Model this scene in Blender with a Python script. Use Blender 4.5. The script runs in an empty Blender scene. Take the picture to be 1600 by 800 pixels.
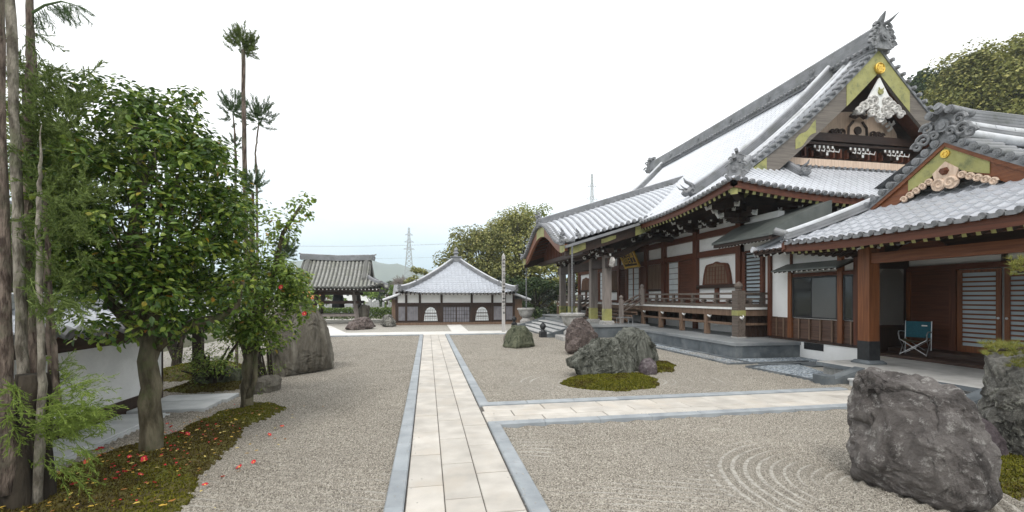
import bpy, math, random
from mathutils import Vector, Matrix, noise

R = math.radians
HAZE = 0.0005
random.seed(7)
SC = bpy.context.scene
COL = SC.collection

# ------------------------------------------------------------------ camera
cd = bpy.data.cameras.new('camera')
cam = bpy.data.objects.new('camera', cd)
COL.objects.link(cam)
cam.location = (0, 0, 1.9)
cam.rotation_euler = (R(90), 0, -math.atan(132 / 708))
cd.sensor_width = 36.0
cd.lens = 36.0 * 708 / 1600
cd.shift_y = 64 / 1600
cd.clip_start = 0.05
cd.clip_end = 12000
SC.camera = cam

# ------------------------------------------------------------------ sky and sun
SUN_EL, SUN_AZ = 50, -160            # azimuth measured from +Y towards +X
w = bpy.data.worlds.new("World")
SC.world = w
w.use_nodes = True
nt = w.node_tree
nt.nodes.clear()
N = nt.nodes.new
out = N('ShaderNodeOutputWorld')
bg = N('ShaderNodeBackground')
bg.inputs['Strength'].default_value = 0.1
sky = N('ShaderNodeTexSky')
sky.sky_type = 'NISHITA'
sky.sun_disc = False
sky.sun_elevation = R(SUN_EL)
sky.sun_rotation = R(SUN_AZ)
sky.dust_density = 3.0
tc = N('ShaderNodeTexCoord')
sep = N('ShaderNodeSeparateXYZ')
nt.links.new(tc.outputs['Generated'], sep.inputs[0])
mr = N('ShaderNodeMapRange')
mr.inputs['From Min'].default_value = 0.0
mr.inputs['From Max'].default_value = 0.30
mr.interpolation_type = 'SMOOTHSTEP'
nz = N('ShaderNodeTexNoise')
nz.inputs['Scale'].default_value = 2.2
nz.inputs['Detail'].default_value = 5
mp = N('ShaderNodeMapping')
mp.inputs['Scale'].default_value = (1, 1, 3.5)
nt.links.new(tc.outputs['Generated'], mp.inputs[0])
nt.links.new(mp.outputs[0], nz.inputs['Vector'])
ad = N('ShaderNodeMath')
ad.operation = 'MULTIPLY_ADD'
ad.inputs[1].default_value = 0.16
nt.links.new(nz.outputs['Fac'], ad.inputs[0])
ad2 = N('ShaderNodeMath')
ad2.operation = 'ADD'
ad2.inputs[1].default_value = -0.08
nt.links.new(sep.outputs['Z'], ad2.inputs[0])
nt.links.new(ad2.outputs[0], ad.inputs[2])
nt.links.new(ad.outputs[0], mr.inputs['Value'])
cl = N('ShaderNodeMix')
cl.data_type = 'RGBA'
cl.inputs[6].default_value = (5.3, 7.6, 9.2, 1)        # thin veil near the horizon
cl.inputs[7].default_value = (13.6, 13.7, 13.8, 1)     # bright overcast
nt.links.new(mr.outputs[0], cl.inputs[0])
mx = N('ShaderNodeMix')
mx.data_type = 'RGBA'
mx.inputs[0].default_value = 0.93
nt.links.new(sky.outputs[0], mx.inputs[6])
nt.links.new(cl.outputs[2], mx.inputs[7])
nt.links.new(mx.outputs[2], bg.inputs['Color'])
nt.links.new(bg.outputs[0], out.inputs['Surface'])

sd = bpy.data.lights.new('sun', 'SUN')
sd.energy = 1.5
sd.angle = R(18)
sd.color = (1.0, 0.96, 0.9)
sun = bpy.data.objects.new('sun', sd)
COL.objects.link(sun)
_e, _a = R(SUN_EL), R(SUN_AZ)
sv = Vector((math.sin(_a) * math.cos(_e), math.cos(_a) * math.cos(_e), math.sin(_e)))
sun.rotation_euler = sv.to_track_quat('Z', 'Y').to_euler()
SC.view_settings.view_transform = 'Standard'
SC.view_settings.look = 'None'
SC.view_settings.exposure = 0.22
SC.view_settings.gamma = 1.0
SC.view_settings.use_curve_mapping = False
SC.cycles.max_bounces = 8
SC.cycles.volume_bounces = 1
SC.cycles.use_denoising = True

# ------------------------------------------------------------------ materials
def newmat(name):
    m = bpy.data.materials.new(name)
    m.use_nodes = True
    t = m.node_tree
    b = t.nodes['Principled BSDF']
    return m, t, b

def lk(t, a, b):
    t.links.new(a, b)

def c4(c):
    return (c[0], c[1], c[2], 1)

def texmat(name, c1, c2, scale=3.0, rough=0.65, bump=0.2, bscale=30, stretch=(1, 1, 1), spec=0.4, metal=0.0, c3=None, s3=1.2, island=0.0, detail=6, lo=0.35, hi=0.65, dist=0.02):
    """mottled material: noise between c1 and c2, optional large stains c3, optional change from piece to piece"""
    m, t, b = newmat(name)
    n = t.nodes.new
    co = n('ShaderNodeTexCoord')
    mp = n('ShaderNodeMapping')
    mp.inputs['Scale'].default_value = stretch
    lk(t, co.outputs['Object'], mp.inputs[0])
    nz = n('ShaderNodeTexNoise')
    nz.inputs['Scale'].default_value = scale
    nz.inputs['Detail'].default_value = detail
    lk(t, mp.outputs[0], nz.inputs['Vector'])
    cr = n('ShaderNodeValToRGB')
    cr.color_ramp.elements[0].position = lo
    cr.color_ramp.elements[1].position = hi
    cr.color_ramp.elements[0].color = c4(c1)
    cr.color_ramp.elements[1].color = c4(c2)
    lk(t, nz.outputs['Fac'], cr.inputs[0])
    col = cr.outputs[0]
    if c3:
        n3 = n('ShaderNodeTexNoise')
        n3.inputs['Scale'].default_value = s3
        n3.inputs['Detail'].default_value = 8
        n3.inputs['Roughness'].default_value = 0.65
        lk(t, co.outputs['Object'], n3.inputs['Vector'])
        r3 = n('ShaderNodeValToRGB')
        r3.color_ramp.elements[0].position = 0.5
        r3.color_ramp.elements[1].position = 0.66
        lk(t, n3.outputs['Fac'], r3.inputs[0])
        mx = n('ShaderNodeMix')
        mx.data_type = 'RGBA'
        lk(t, r3.outputs[0], mx.inputs[0])
        lk(t, col, mx.inputs[6])
        mx.inputs[7].default_value = c4(c3)
        col = mx.outputs[2]
    if island:
        g = n('ShaderNodeNewGeometry')
        mm = n('ShaderNodeMapRange')
        mm.inputs['To Min'].default_value = 1 - island
        mm.inputs['To Max'].default_value = 1 + island
        lk(t, g.outputs['Random Per Island'], mm.inputs['Value'])
        hs = n('ShaderNodeHueSaturation')
        lk(t, mm.outputs[0], hs.inputs['Value'])
        lk(t, col, hs.inputs['Color'])
        col = hs.outputs[0]
    lk(t, col, b.inputs['Base Color'])
    b.inputs['Roughness'].default_value = rough
    b.inputs['Specular IOR Level'].default_value = spec
    b.inputs['Metallic'].default_value = metal
    if bump:
        nb = n('ShaderNodeTexNoise')
        nb.inputs['Scale'].default_value = bscale
        nb.inputs['Detail'].default_value = 6
        lk(t, mp.outputs[0], nb.inputs['Vector'])
        bp = n('ShaderNodeBump')
        bp.inputs['Strength'].default_value = bump
        bp.inputs['Distance'].default_value = dist
        lk(t, nb.outputs['Fac'], bp.inputs['Height'])
        lk(t, bp.outputs[0], b.inputs['Normal'])
    return m

def wood(name, c1, c2, axis='z', rough=0.55, bump=0.25, isl=0.0):
    st = {'x': (0.8, 14, 14), 'y': (14, 0.8, 14), 'z': (14, 14, 0.8)}[axis]
    return texmat(name, c1, c2, scale=1.6, rough=rough, bump=bump, bscale=2.5, stretch=st, lo=0.3, hi=0.7, island=isl, spec=0.35, dist=0.01)

def tilemat(name, base, dark, rough=0.4, metal=0.0, pitch=0.27, row=0.24, bump=0.5, stain=(0.4, 0.41, 0.41), stain_amt=0.22):
    """smoked clay roof tile: uv.x along the eave, uv.y up the slope, in metres"""
    m, t, b = newmat(name)
    n = t.nodes.new
    uv = n('ShaderNodeUVMap')
    sp = n('ShaderNodeSeparateXYZ')
    lk(t, uv.outputs[0], sp.inputs[0])
    def math_(op, a, v=None):
        q = n('ShaderNodeMath')
        q.operation = op
        lk(t, a, q.inputs[0])
        if v is not None:
            if isinstance(v, (int, float)):
                q.inputs[1].default_value = v
            else:
                lk(t, v, q.inputs[1])
        return q.outputs[0]
    ux = math_('DIVIDE', sp.outputs['X'], pitch)
    vy = math_('DIVIDE', sp.outputs['Y'], row)
    fx = math_('FLOOR', ux)
    fy = math_('FLOOR', vy)
    cb = n('ShaderNodeCombineXYZ')
    lk(t, fx, cb.inputs[0])
    lk(t, fy, cb.inputs[1])
    wn = n('ShaderNodeTexWhiteNoise')
    lk(t, cb.outputs[0], wn.inputs['Vector'])
    mr = n('ShaderNodeMapRange')
    mr.inputs['To Min'].default_value = 0.93
    mr.inputs['To Max'].default_value = 1.05
    lk(t, wn.outputs['Value'], mr.inputs['Value'])
    co = n('ShaderNodeTexCoord')
    ns = n('ShaderNodeTexNoise')
    ns.inputs['Scale'].default_value = 1.1
    ns.inputs['Detail'].default_value = 9
    ns.inputs['Roughness'].default_value = 0.7
    lk(t, co.outputs['Object'], ns.inputs['Vector'])
    cr = n('ShaderNodeValToRGB')
    cr.color_ramp.elements[0].position = 0.45
    cr.color_ramp.elements[1].position = 0.72
    cr.color_ramp.elements[0].color = (0, 0, 0, 1)
    cr.color_ramp.elements[1].color = (stain_amt,) * 3 + (1,)
    lk(t, ns.outputs['Fac'], cr.inputs[0])
    mx = n('ShaderNodeMix')
    mx.data_type = 'RGBA'
    lk(t, cr.outputs[0], mx.inputs[0])
    mx.inputs[6].default_value = c4(base)
    mx.inputs[7].default_value = c4(stain)
    # joint line at each course
    fr = math_('FRACT', vy)
    jt = math_('LESS_THAN', fr, 0.07)
    jm = n('ShaderNodeMix')
    jm.data_type = 'RGBA'
    jq = math_('MULTIPLY', jt, 0.8)
    lk(t, jq, jm.inputs[0])
    lk(t, mx.outputs[2], jm.inputs[6])
    jm.inputs[7].default_value = c4(dark)
    hs = n('ShaderNodeHueSaturation')
    lk(t, mr.outputs[0], hs.inputs['Value'])
    lk(t, jm.outputs[2], hs.inputs['Color'])
    lk(t, hs.outputs[0], b.inputs['Base Color'])
    b.inputs['Roughness'].default_value = rough
    b.inputs['Metallic'].default_value = metal
    bp = n('ShaderNodeBump')
    bp.inputs['Strength'].default_value = bump
    bp.inputs['Distance'].default_value = 0.03
    inv = math_('SUBTRACT', fr, 1.0)
    inv = math_('MULTIPLY', inv, -1.0)
    lk(t, inv, bp.inputs['Height'])
    lk(t, bp.outputs[0], b.inputs['Normal'])
    return m

def leafmat(name, cols, rough=0.45, spec=0.5, trans=0.25):
    """leaves: colour picked per leaf"""
    m, t, b = newmat(name)
    n = t.nodes.new
    g = n('ShaderNodeNewGeometry')
    cr = n('ShaderNodeValToRGB')
    cr.color_ramp.interpolation = 'LINEAR'
    els = cr.color_ramp.elements
    for i, (p, c) in enumerate(cols):
        e = els[i] if i < 2 else els.new(p)
        e.position = p
        e.color = c4(c)
    lk(t, g.outputs['Random Per Island'], cr.inputs[0])
    lk(t, cr.outputs[0], b.inputs['Base Color'])
    b.inputs['Roughness'].default_value = rough
    b.inputs['Specular IOR Level'].default_value = spec
    if trans:
        tr = n('ShaderNodeBsdfTranslucent')
        lk(t, cr.outputs[0], tr.inputs[0])
        ms = n('ShaderNodeMixShader')
        ms.inputs[0].default_value = trans
        lk(t, b.outputs[0], ms.inputs[1])
        lk(t, tr.outputs[0], ms.inputs[2])
        lk(t, ms.outputs[0], t.nodes['Material Output'].inputs['Surface'])
    return m

M = {}
M['plaster'] = texmat('white_plaster', (.80, .80, .79), (.86, .86, .85), scale=1.5, rough=.85, bump=.06, bscale=60, c3=(.77, .77, .75), s3=.9)
M['plaster_wall'] = texmat('garden_wall_plaster', (.78, .78, .775), (.85, .85, .845), scale=1.2, rough=.85, bump=.06, bscale=60, c3=(.66, .665, .66), s3=.7)
M['red'] = wood('red_stained_wood', (.075, .025, .013), (.145, .047, .023), 'z')
M['redx'] = wood('red_stained_wood_along_x', (.075, .025, .013), (.145, .047, .023), 'x')
M['redy'] = wood('red_stained_wood_along_y', (.072, .024, .012), (.14, .045, .022), 'y')
M['orange'] = wood('fresh_cedar_wood', (.12, .042, .017), (.24, .088, .032), 'z', rough=.45)
M['orangey'] = wood('fresh_cedar_wood_along_y', (.13, .042, .017), (.225, .08, .03), 'y', rough=.45)
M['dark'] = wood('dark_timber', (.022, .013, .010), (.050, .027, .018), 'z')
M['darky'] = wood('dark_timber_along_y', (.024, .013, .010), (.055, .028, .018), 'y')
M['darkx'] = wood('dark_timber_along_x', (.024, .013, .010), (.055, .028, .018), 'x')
M['grey_wood'] = wood('weathered_grey_wood', (.17, .145, .13), (.29, .255, .235), 'z', rough=.75)
M['grey_woody'] = wood('weathered_grey_wood_along_y', (.085, .068, .056), (.16, .13, .11), 'y', rough=.75)
M['brown_wood'] = wood('weathered_brown_wood', (.12, .075, .05), (.22, .145, .10), 'z', rough=.7)
M['pale_wood'] = wood('pale_carved_wood', (.52, .38, .28), (.72, .56, .44), 'z', rough=.6)
M['barge'] = wood('weathered_bargeboard_wood', (.12, .105, .092), (.21, .185, .16), 'x', rough=.75)
M['green_gold'] = texmat('verdigris_gilt_metal', (.30, .29, .10), (.385, .37, .145), scale=6, rough=.55, bump=.2, c3=(.17, .18, .075), s3=3)
M['gold'] = texmat('gold_leaf', (.66, .42, .06), (.80, .55, .12), scale=9, rough=.35, metal=.7, bump=.1)
M['white'] = texmat('white_paint', (.72, .72, .70), (.82, .82, .80), scale=6, rough=.6, bump=.05)
M['carved_white'] = texmat('weathered_white_carving', (.36, .34, .32), (.68, .66, .63), scale=7, rough=.75, bump=.6, bscale=14)
M['tile'] = tilemat('silver_roof_tile', (.57, .59, .63), (.28, .29, .32), rough=.34, metal=.12, bump=.35)
M['tile_small'] = tilemat('pale_roof_tile', (.44, .465, .51), (.22, .235, .27), rough=.4, metal=.1, row=.26, bump=.5)
M['tile_porch'] = tilemat('porch_roof_tile', (.40, .415, .45), (.10, .105, .115), rough=.33, metal=.1, row=.22, bump=.2)
M['tile_old'] = tilemat('old_mossy_roof_tile', (.31, .31, .29), (.07, .07, .065), rough=.7, bump=.5, stain=(.15, .16, .10), stain_amt=.8)
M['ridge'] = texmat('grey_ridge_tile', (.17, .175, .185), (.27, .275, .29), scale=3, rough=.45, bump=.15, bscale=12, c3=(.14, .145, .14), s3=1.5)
M['ridge_cap'] = texmat('pale_ridge_cap_tile', (.50, .515, .55), (.62, .635, .66), scale=2, rough=.36, bump=.1, c3=(.38, .39, .39), s3=1.1)
M['oni'] = texmat('ornament_tile', (.13, .133, .14), (.25, .255, .265), scale=9, rough=.5, bump=.5, bscale=16)
M['copper'] = texmat('green_copper_sheet', (.075, .086, .080), (.115, .125, .117), scale=2, rough=.5, bump=.1, bscale=8)
M['glass'] = texmat('dark_window_glass', (.012, .014, .016), (.02, .022, .024), scale=1, rough=.06, bump=0, spec=.6)
M['glass_grey'] = texmat('grey_window_blind_glass', (.085, .088, .09), (.10, .102, .104), scale=1, rough=.12, bump=0, spec=.6)
M['frost'] = texmat('frosted_blue_glass', (.36, .43, .47), (.44, .51, .55), scale=2, rough=.35, bump=.05, spec=.6)
M['paper'] = texmat('shoji_paper', (.58, .62, .64), (.68, .71, .72), scale=3, rough=.8, bump=.03)
M['black'] = texmat('black_metal', (.012, .013, .015), (.025, .026, .028), scale=8, rough=.5, bump=.1)
M['steel'] = texmat('steel_tube', (.45, .46, .47), (.56, .57, .58), scale=8, rough=.3, metal=.8, bump=0)
M['teal'] = texmat('teal_canvas', (.008, .075, .105), (.014, .105, .14), scale=30, rough=.8, bump=.2, bscale=180)
M['olive'] = texmat('olive_canvas', (.085, .075, .035), (.13, .115, .06), scale=20, rough=.85, bump=.2, bscale=180)
M['stone_dark'] = texmat('dark_blue_grey_stone', (.075, .088, .098), (.14, .158, .172), scale=2.2, rough=.55, bump=.15, bscale=40, c3=(.19, .205, .21), s3=1.4)
M['stone_top'] = texmat('terrace_top_stone', (.20, .215, .225), (.29, .30, .305), scale=2, rough=.5, bump=.1, bscale=40, c3=(.17, .185, .195), s3=1.0)
M['stone_mid'] = texmat('grey_granite', (.30, .295, .285), (.44, .43, .415), scale=14, rough=.75, bump=.25, bscale=50, c3=(.24, .235, .215), s3=2.0)
M['stone_pale'] = texmat('pale_step_stone', (.46, .465, .465), (.58, .58, .575), scale=3, rough=.6, bump=.08, c3=(.38, .39, .39), s3=1.3)
M['kerb'] = texmat('blue_grey_kerb_stone', (.25, .275, .295), (.35, .375, .395), scale=3.5, rough=.6, bump=.12, bscale=50, c3=(.30, .33, .35), s3=1.3, island=.10)
M['paver'] = texmat('cream_sandstone_paver', (.42, .392, .352), (.56, .528, .478), scale=2.6, rough=.7, bump=.1, bscale=40, c3=(.50, .455, .395), s3=1.7, island=.09)
M['joint'] = texmat('path_joint_mortar', (.08, .074, .066), (.13, .12, .108), scale=8, rough=.9, bump=.1)
M['slab'] = texmat('smooth_grey_slab', (.42, .44, .45), (.54, .555, .56), scale=3, rough=.55, bump=.06, c3=(.36, .38, .385), s3=1.2, island=.06)
M['concrete'] = texmat('porch_floor_stone', (.32, .315, .30), (.43, .425, .41), scale=3, rough=.65, bump=.1, c3=(.26, .26, .25), s3=1.1)
M['ground'] = texmat('earth', (.10, .105, .06), (.20, .19, .13), scale=.5, rough=.95, bump=.3, bscale=5)
M['bark_camellia'] = texmat('smooth_camellia_bark', (.055, .045, .026), (.16, .14, .092), scale=5, rough=.9, bump=.8, bscale=22, stretch=(2, 2, .6), c3=(.085, .098, .04), s3=3.2, lo=.40, hi=.62)
M['bark_cedar'] = texmat('cedar_bark', (.06, .042, .033), (.20, .155, .125), scale=6.0, rough=.95, bump=1.0, bscale=16, stretch=(4, 4, 1), c3=(.13, .12, .085), s3=5, lo=.40, hi=.60, dist=.03)
M['bark_pale'] = texmat('lichen_grey_cedar_bark', (.105, .09, .07), (.31, .28, .23), scale=6.0, rough=.95, bump=1.0, bscale=16, stretch=(3, 3, 1), c3=(.16, .16, .10), s3=5, lo=.40, hi=.60, dist=.03)
M['bark_dark'] = texmat('dark_bark', (.022, .017, .012), (.06, .048, .034), scale=3, rough=.95, bump=1.0, bscale=8, stretch=(3, 3, 1))
M['leaf_camellia'] = leafmat('camellia_leaf', [(0, (.030, .070, .011)), (.35, (.07, .135, .020)), (.7, (.15, .235, .034)), (.93, (.29, .36, .060)), (.982, (.25, .30, .05)), (.994, (.42, .30, .04)), (1.0, (.34, .13, .03))], rough=.38, spec=.40, trans=.25)
M['leaf_camellia2'] = leafmat('camellia_leaf_lighter', [(0, (.07, .125, .02)), (.4, (.145, .23, .036)), (.75, (.24, .33, .056)), (.98, (.34, .41, .08)), (.994, (.40, .30, .05)), (1.0, (.30, .12, .04))], rough=.38, spec=.40, trans=.28)
M['needle'] = leafmat('cedar_needle', [(0, (.07, .11, .025)), (.5, (.125, .175, .04)), (1, (.20, .26, .07))], rough=.6, spec=.3, trans=.2)
M['needle_bright'] = leafmat('young_cedar_needle', [(0, (.11, .17, .028)), (.5, (.18, .26, .045)), (1, (.30, .38, .08))], rough=.6, spec=.3, trans=.25)
M['needle_grey'] = leafmat('distant_cedar_needle', [(0, (.06, .11, .045)), (1, (.14, .20, .09))], rough=.7, spec=.2, trans=.2)
M['needle_pine'] = leafmat('pine_needle', [(0, (.12, .145, .03)), (.6, (.22, .23, .05)), (1, (.34, .30, .08))], rough=.6, spec=.3, trans=.2)
M['leaf_oak'] = leafmat('evergreen_oak_leaf', [(0, (.095, .11, .034)), (.4, (.19, .205, .062)), (.8, (.29, .285, .095)), (1, (.37, .33, .12))], rough=.6, spec=.3, trans=.2)
M['leaf_oak2'] = leafmat('olive_oak_leaf', [(0, (.15, .165, .045)), (.5, (.29, .30, .09)), (1, (.44, .41, .14))], rough=.6, spec=.3, trans=.2)
M['leaf_dark'] = leafmat('dark_broad_leaf', [(0, (.025, .05, .017)), (.6, (.05, .085, .027)), (1, (.10, .135, .045))], rough=.5, spec=.3, trans=.15)
M['leaf_hedge'] = leafmat('hedge_leaf', [(0, (.08, .14, .025)), (.6, (.16, .25, .045)), (1, (.30, .40, .08))], rough=.6, spec=.3, trans=.2)
M['leaf_pale'] = leafmat('pale_spring_leaf', [(0, (.16, .20, .05)), (1, (.30, .33, .10))], rough=.6, spec=.3, trans=.35)
M['leaf_silver'] = leafmat('silvery_leaf', [(0, (.10, .13, .09)), (.7, (.20, .24, .18)), (1, (.55, .58, .5))], rough=.6, spec=.3, trans=.2)
M['petal'] = leafmat('camellia_petal', [(0, (.55, .012, .03)), (.6, (.68, .03, .05)), (1, (.72, .09, .12))], rough=.5, spec=.3, trans=.2)
M['stamen'] = texmat('camellia_stamen', (.75, .50, .08), (.85, .62, .15), scale=30, rough=.6, bump=0)
M['fallen'] = leafmat('fallen_leaf', [(0, (.16, .07, .025)), (.3, (.33, .15, .035)), (.65, (.55, .38, .06)), (1, (.68, .58, .24))], rough=.6, spec=.3, trans=.1)
M['moss_tuft'] = leafmat('moss_tuft_green', [(0, (.060, .066, .010)), (.5, (.125, .125, .016)), (1, (.215, .20, .026))], rough=.9, spec=.1, trans=.2)
M['moss_brown'] = leafmat('moss_tuft_brown', [(0, (.045, .032, .012)), (.5, (.085, .064, .018)), (.85, (.13, .11, .024)), (1, (.19, .18, .03))], rough=.95, spec=.1, trans=.1)
M['pylon'] = texmat('galvanised_steel', (.30, .32, .33), (.38, .40, .41), scale=2, rough=.5, bump=0)
M['grave'] = texmat('grave_stone', (.24, .245, .25), (.38, .385, .385), scale=3, rough=.5, bump=.1, island=.2)
M['orange_tile'] = texmat('orange_glazed_tile', (.55, .14, .045), (.66, .20, .07), scale=4, rough=.5, bump=.1)
M['ink'] = texmat('black_ink', (.03, .03, .03), (.05, .05, .05), scale=9, rough=.8, bump=0)
M['hill'] = texmat('wooded_hill', (.03, .05, .03), (.06, .08, .045), scale=.02, rough=1, bump=0)

def rockmat(name, c1, c2, c3, c4_, lich=0.0, streak=(1, 1, 1), scale=3.0):
    m, t, b = newmat(name)
    n = t.nodes.new
    co = n('ShaderNodeTexCoord')
    mp = n('ShaderNodeMapping')
    mp.inputs['Scale'].default_value = streak
    lk(t, co.outputs['Object'], mp.inputs[0])
    a = n('ShaderNodeTexNoise')
    a.inputs['Scale'].default_value = scale
    a.inputs['Detail'].default_value = 10
    a.inputs['Roughness'].default_value = .68
    a.inputs['Distortion'].default_value = .6
    lk(t, mp.outputs[0], a.inputs['Vector'])
    cr = n('ShaderNodeValToRGB')
    cr.color_ramp.elements[0].position = .37
    cr.color_ramp.elements[0].color = c4(c1)
    cr.color_ramp.elements[1].position = .64
    cr.color_ramp.elements[1].color = c4(c3)
    e = cr.color_ramp.elements.new(.5)
    e.color = c4(c2)
    lk(t, a.outputs['Fac'], cr.inputs[0])
    s = n('ShaderNodeTexNoise')
    s.inputs['Scale'].default_value = 9
    s.inputs['Detail'].default_value = 8
    s.inputs['Roughness'].default_value = .75
    lk(t, co.outputs['Object'], s.inputs['Vector'])
    sr = n('ShaderNodeValToRGB')
    sr.color_ramp.elements[0].position = .545
    sr.color_ramp.elements[1].position = .63
    sr.color_ramp.elements[0].color = (0, 0, 0, 1)
    sr.color_ramp.elements[1].color = (.75, .75, .75, 1)
    lk(t, s.outputs['Fac'], sr.inputs[0])
    mx = n('ShaderNodeMix')
    mx.data_type = 'RGBA'
    lk(t, sr.outputs[0], mx.inputs[0])
    lk(t, cr.outputs[0], mx.inputs[6])
    mx.inputs[7].default_value = c4(c4_)
    lk(t, mx.outputs[2], b.inputs['Base Color'])
    b.inputs['Roughness'].default_value = .85
    b.inputs['Specular IOR Level'].default_value = .25
    nb = n('ShaderNodeTexNoise')
    nb.inputs['Scale'].default_value = 9
    nb.inputs['Detail'].default_value = 14
    nb.inputs['Roughness'].default_value = .72
    lk(t, mp.outputs[0], nb.inputs['Vector'])
    bp = n('ShaderNodeBump')
    bp.inputs['Strength'].default_value = 1.0
    bp.inputs['Distance'].default_value = .13
    lk(t, nb.outputs['Fac'], bp.inputs['Height'])
    lk(t, bp.outputs[0], b.inputs['Normal'])
    return m

M['rock_big'] = rockmat('purple_grey_rock', (.060, .053, .050), (.165, .148, .140), (.27, .248, .234), (.50, .48, .455), scale=2.2)
M['rock_green'] = rockmat('green_grey_rock', (.055, .058, .046), (.15, .155, .13), (.27, .275, .24), (.36, .37, .32), streak=(3, 3, .7), scale=1.6)
M['rock_red'] = rockmat('red_brown_rock', (.06, .047, .044), (.125, .098, .09), (.205, .168, .155), (.30, .25, .22), streak=(1, 1, 1.5))
M['rock_moss'] = rockmat('mossy_green_rock', (.05, .058, .035), (.12, .13, .085), (.19, .20, .13), (.26, .27, .19), streak=(2, 2, .8))
M['rock_tan'] = rockmat('tan_rock', (.12, .10, .085), (.22, .19, .165), (.30, .265, .24), (.40, .36, .33))
M['rock_left'] = rockmat('grey_tan_slab_rock', (.10, .09, .07), (.205, .185, .15), (.30, .28, .235), (.15, .14, .12), streak=(2.2, 2.2, .5), scale=1.5)
M['rock_lich'] = rockmat('lichen_covered_rock', (.045, .043, .038), (.16, .155, .14), (.33, .32, .29), (.55, .55, .48), scale=3.5)
M['rock_purple'] = rockmat('small_purple_rock', (.07, .055, .06), (.135, .11, .118), (.20, .17, .175), (.34, .31, .31))

def gravelmat(name, cols, cell=62, ripple=None, bump=.9):
    m, t, b = newmat(name)
    n = t.nodes.new
    co = n('ShaderNodeTexCoord')
    vo = n('ShaderNodeTexVoronoi')
    vo.inputs['Scale'].default_value = cell
    lk(t, co.outputs['Object'], vo.inputs['Vector'])
    sp = n('ShaderNodeSeparateColor')
    lk(t, vo.outputs['Color'], sp.inputs[0])
    cr = n('ShaderNodeValToRGB')
    els = cr.color_ramp.elements
    for i, (p, c) in enumerate(cols):
        e = els[i] if i < 2 else els.new(p)
        e.position = p
        e.color = c4(c)
    lk(t, sp.outputs[0], cr.inputs[0])
    big = n('ShaderNodeTexNoise')
    big.inputs['Scale'].default_value = .8
    big.inputs['Detail'].default_value = 5
    lk(t, co.outputs['Object'], big.inputs['Vector'])
    mr = n('ShaderNodeMapRange')
    mr.inputs['To Min'].default_value = .82
    mr.inputs['To Max'].default_value = 1.18
    lk(t, big.outputs['Fac'], mr.inputs['Value'])
    hs = n('ShaderNodeHueSaturation')
    lk(t, cr.outputs[0], hs.inputs['Color'])
    lk(t, mr.outputs[0], hs.inputs['Value'])
    lk(t, hs.outputs[0], b.inputs['Base Color'])
    b.inputs['Roughness'].default_value = .85
    b.inputs['Specular IOR Level'].default_value = .25
    bp = n('ShaderNodeBump')
    bp.inputs['Strength'].default_value = bump
    bp.inputs['Distance'].default_value = .012
    bp.invert = True
    lk(t, vo.outputs['Distance'], bp.inputs['Height'])
    lk(t, bp.outputs[0], b.inputs['Normal'])
    return m

M['gravel'] = gravelmat('raked_gravel', [(0, (.11, .098, .082)), (.2, (.21, .188, .158)), (.5, (.31, .283, .238)), (.8, (.40, .368, .314)), (1, (.55, .515, .45))], cell=112)
M['gravel_far'] = gravelmat('far_gravel', [(0, (.25, .235, .205)), (.5, (.37, .35, .31)), (1, (.49, .465, .415))], cell=50)
M['gravel_blue'] = gravelmat('blue_grey_pebbles', [(0, (.06, .075, .09)), (.3, (.17, .20, .23)), (.7, (.30, .345, .385)), (1, (.55, .59, .62))], cell=26)
M['gravel_left'] = gravelmat('grey_gravel', [(0, (.12, .115, .105)), (.3, (.25, .24, .22)), (.7, (.40, .385, .35)), (1, (.62, .60, .56))], cell=48)
M['moss_base'] = texmat('moss_soil', (.06, .045, .016), (.11, .095, .024), scale=7, rough=.95, bump=.8, bscale=60, c3=(.13, .14, .02), s3=1.6)
M['moss_green'] = texmat('green_moss', (.075, .078, .012), (.155, .148, .02), scale=9, rough=.95, bump=1.0, bscale=70, c3=(.10, .075, .02), s3=4)

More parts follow.
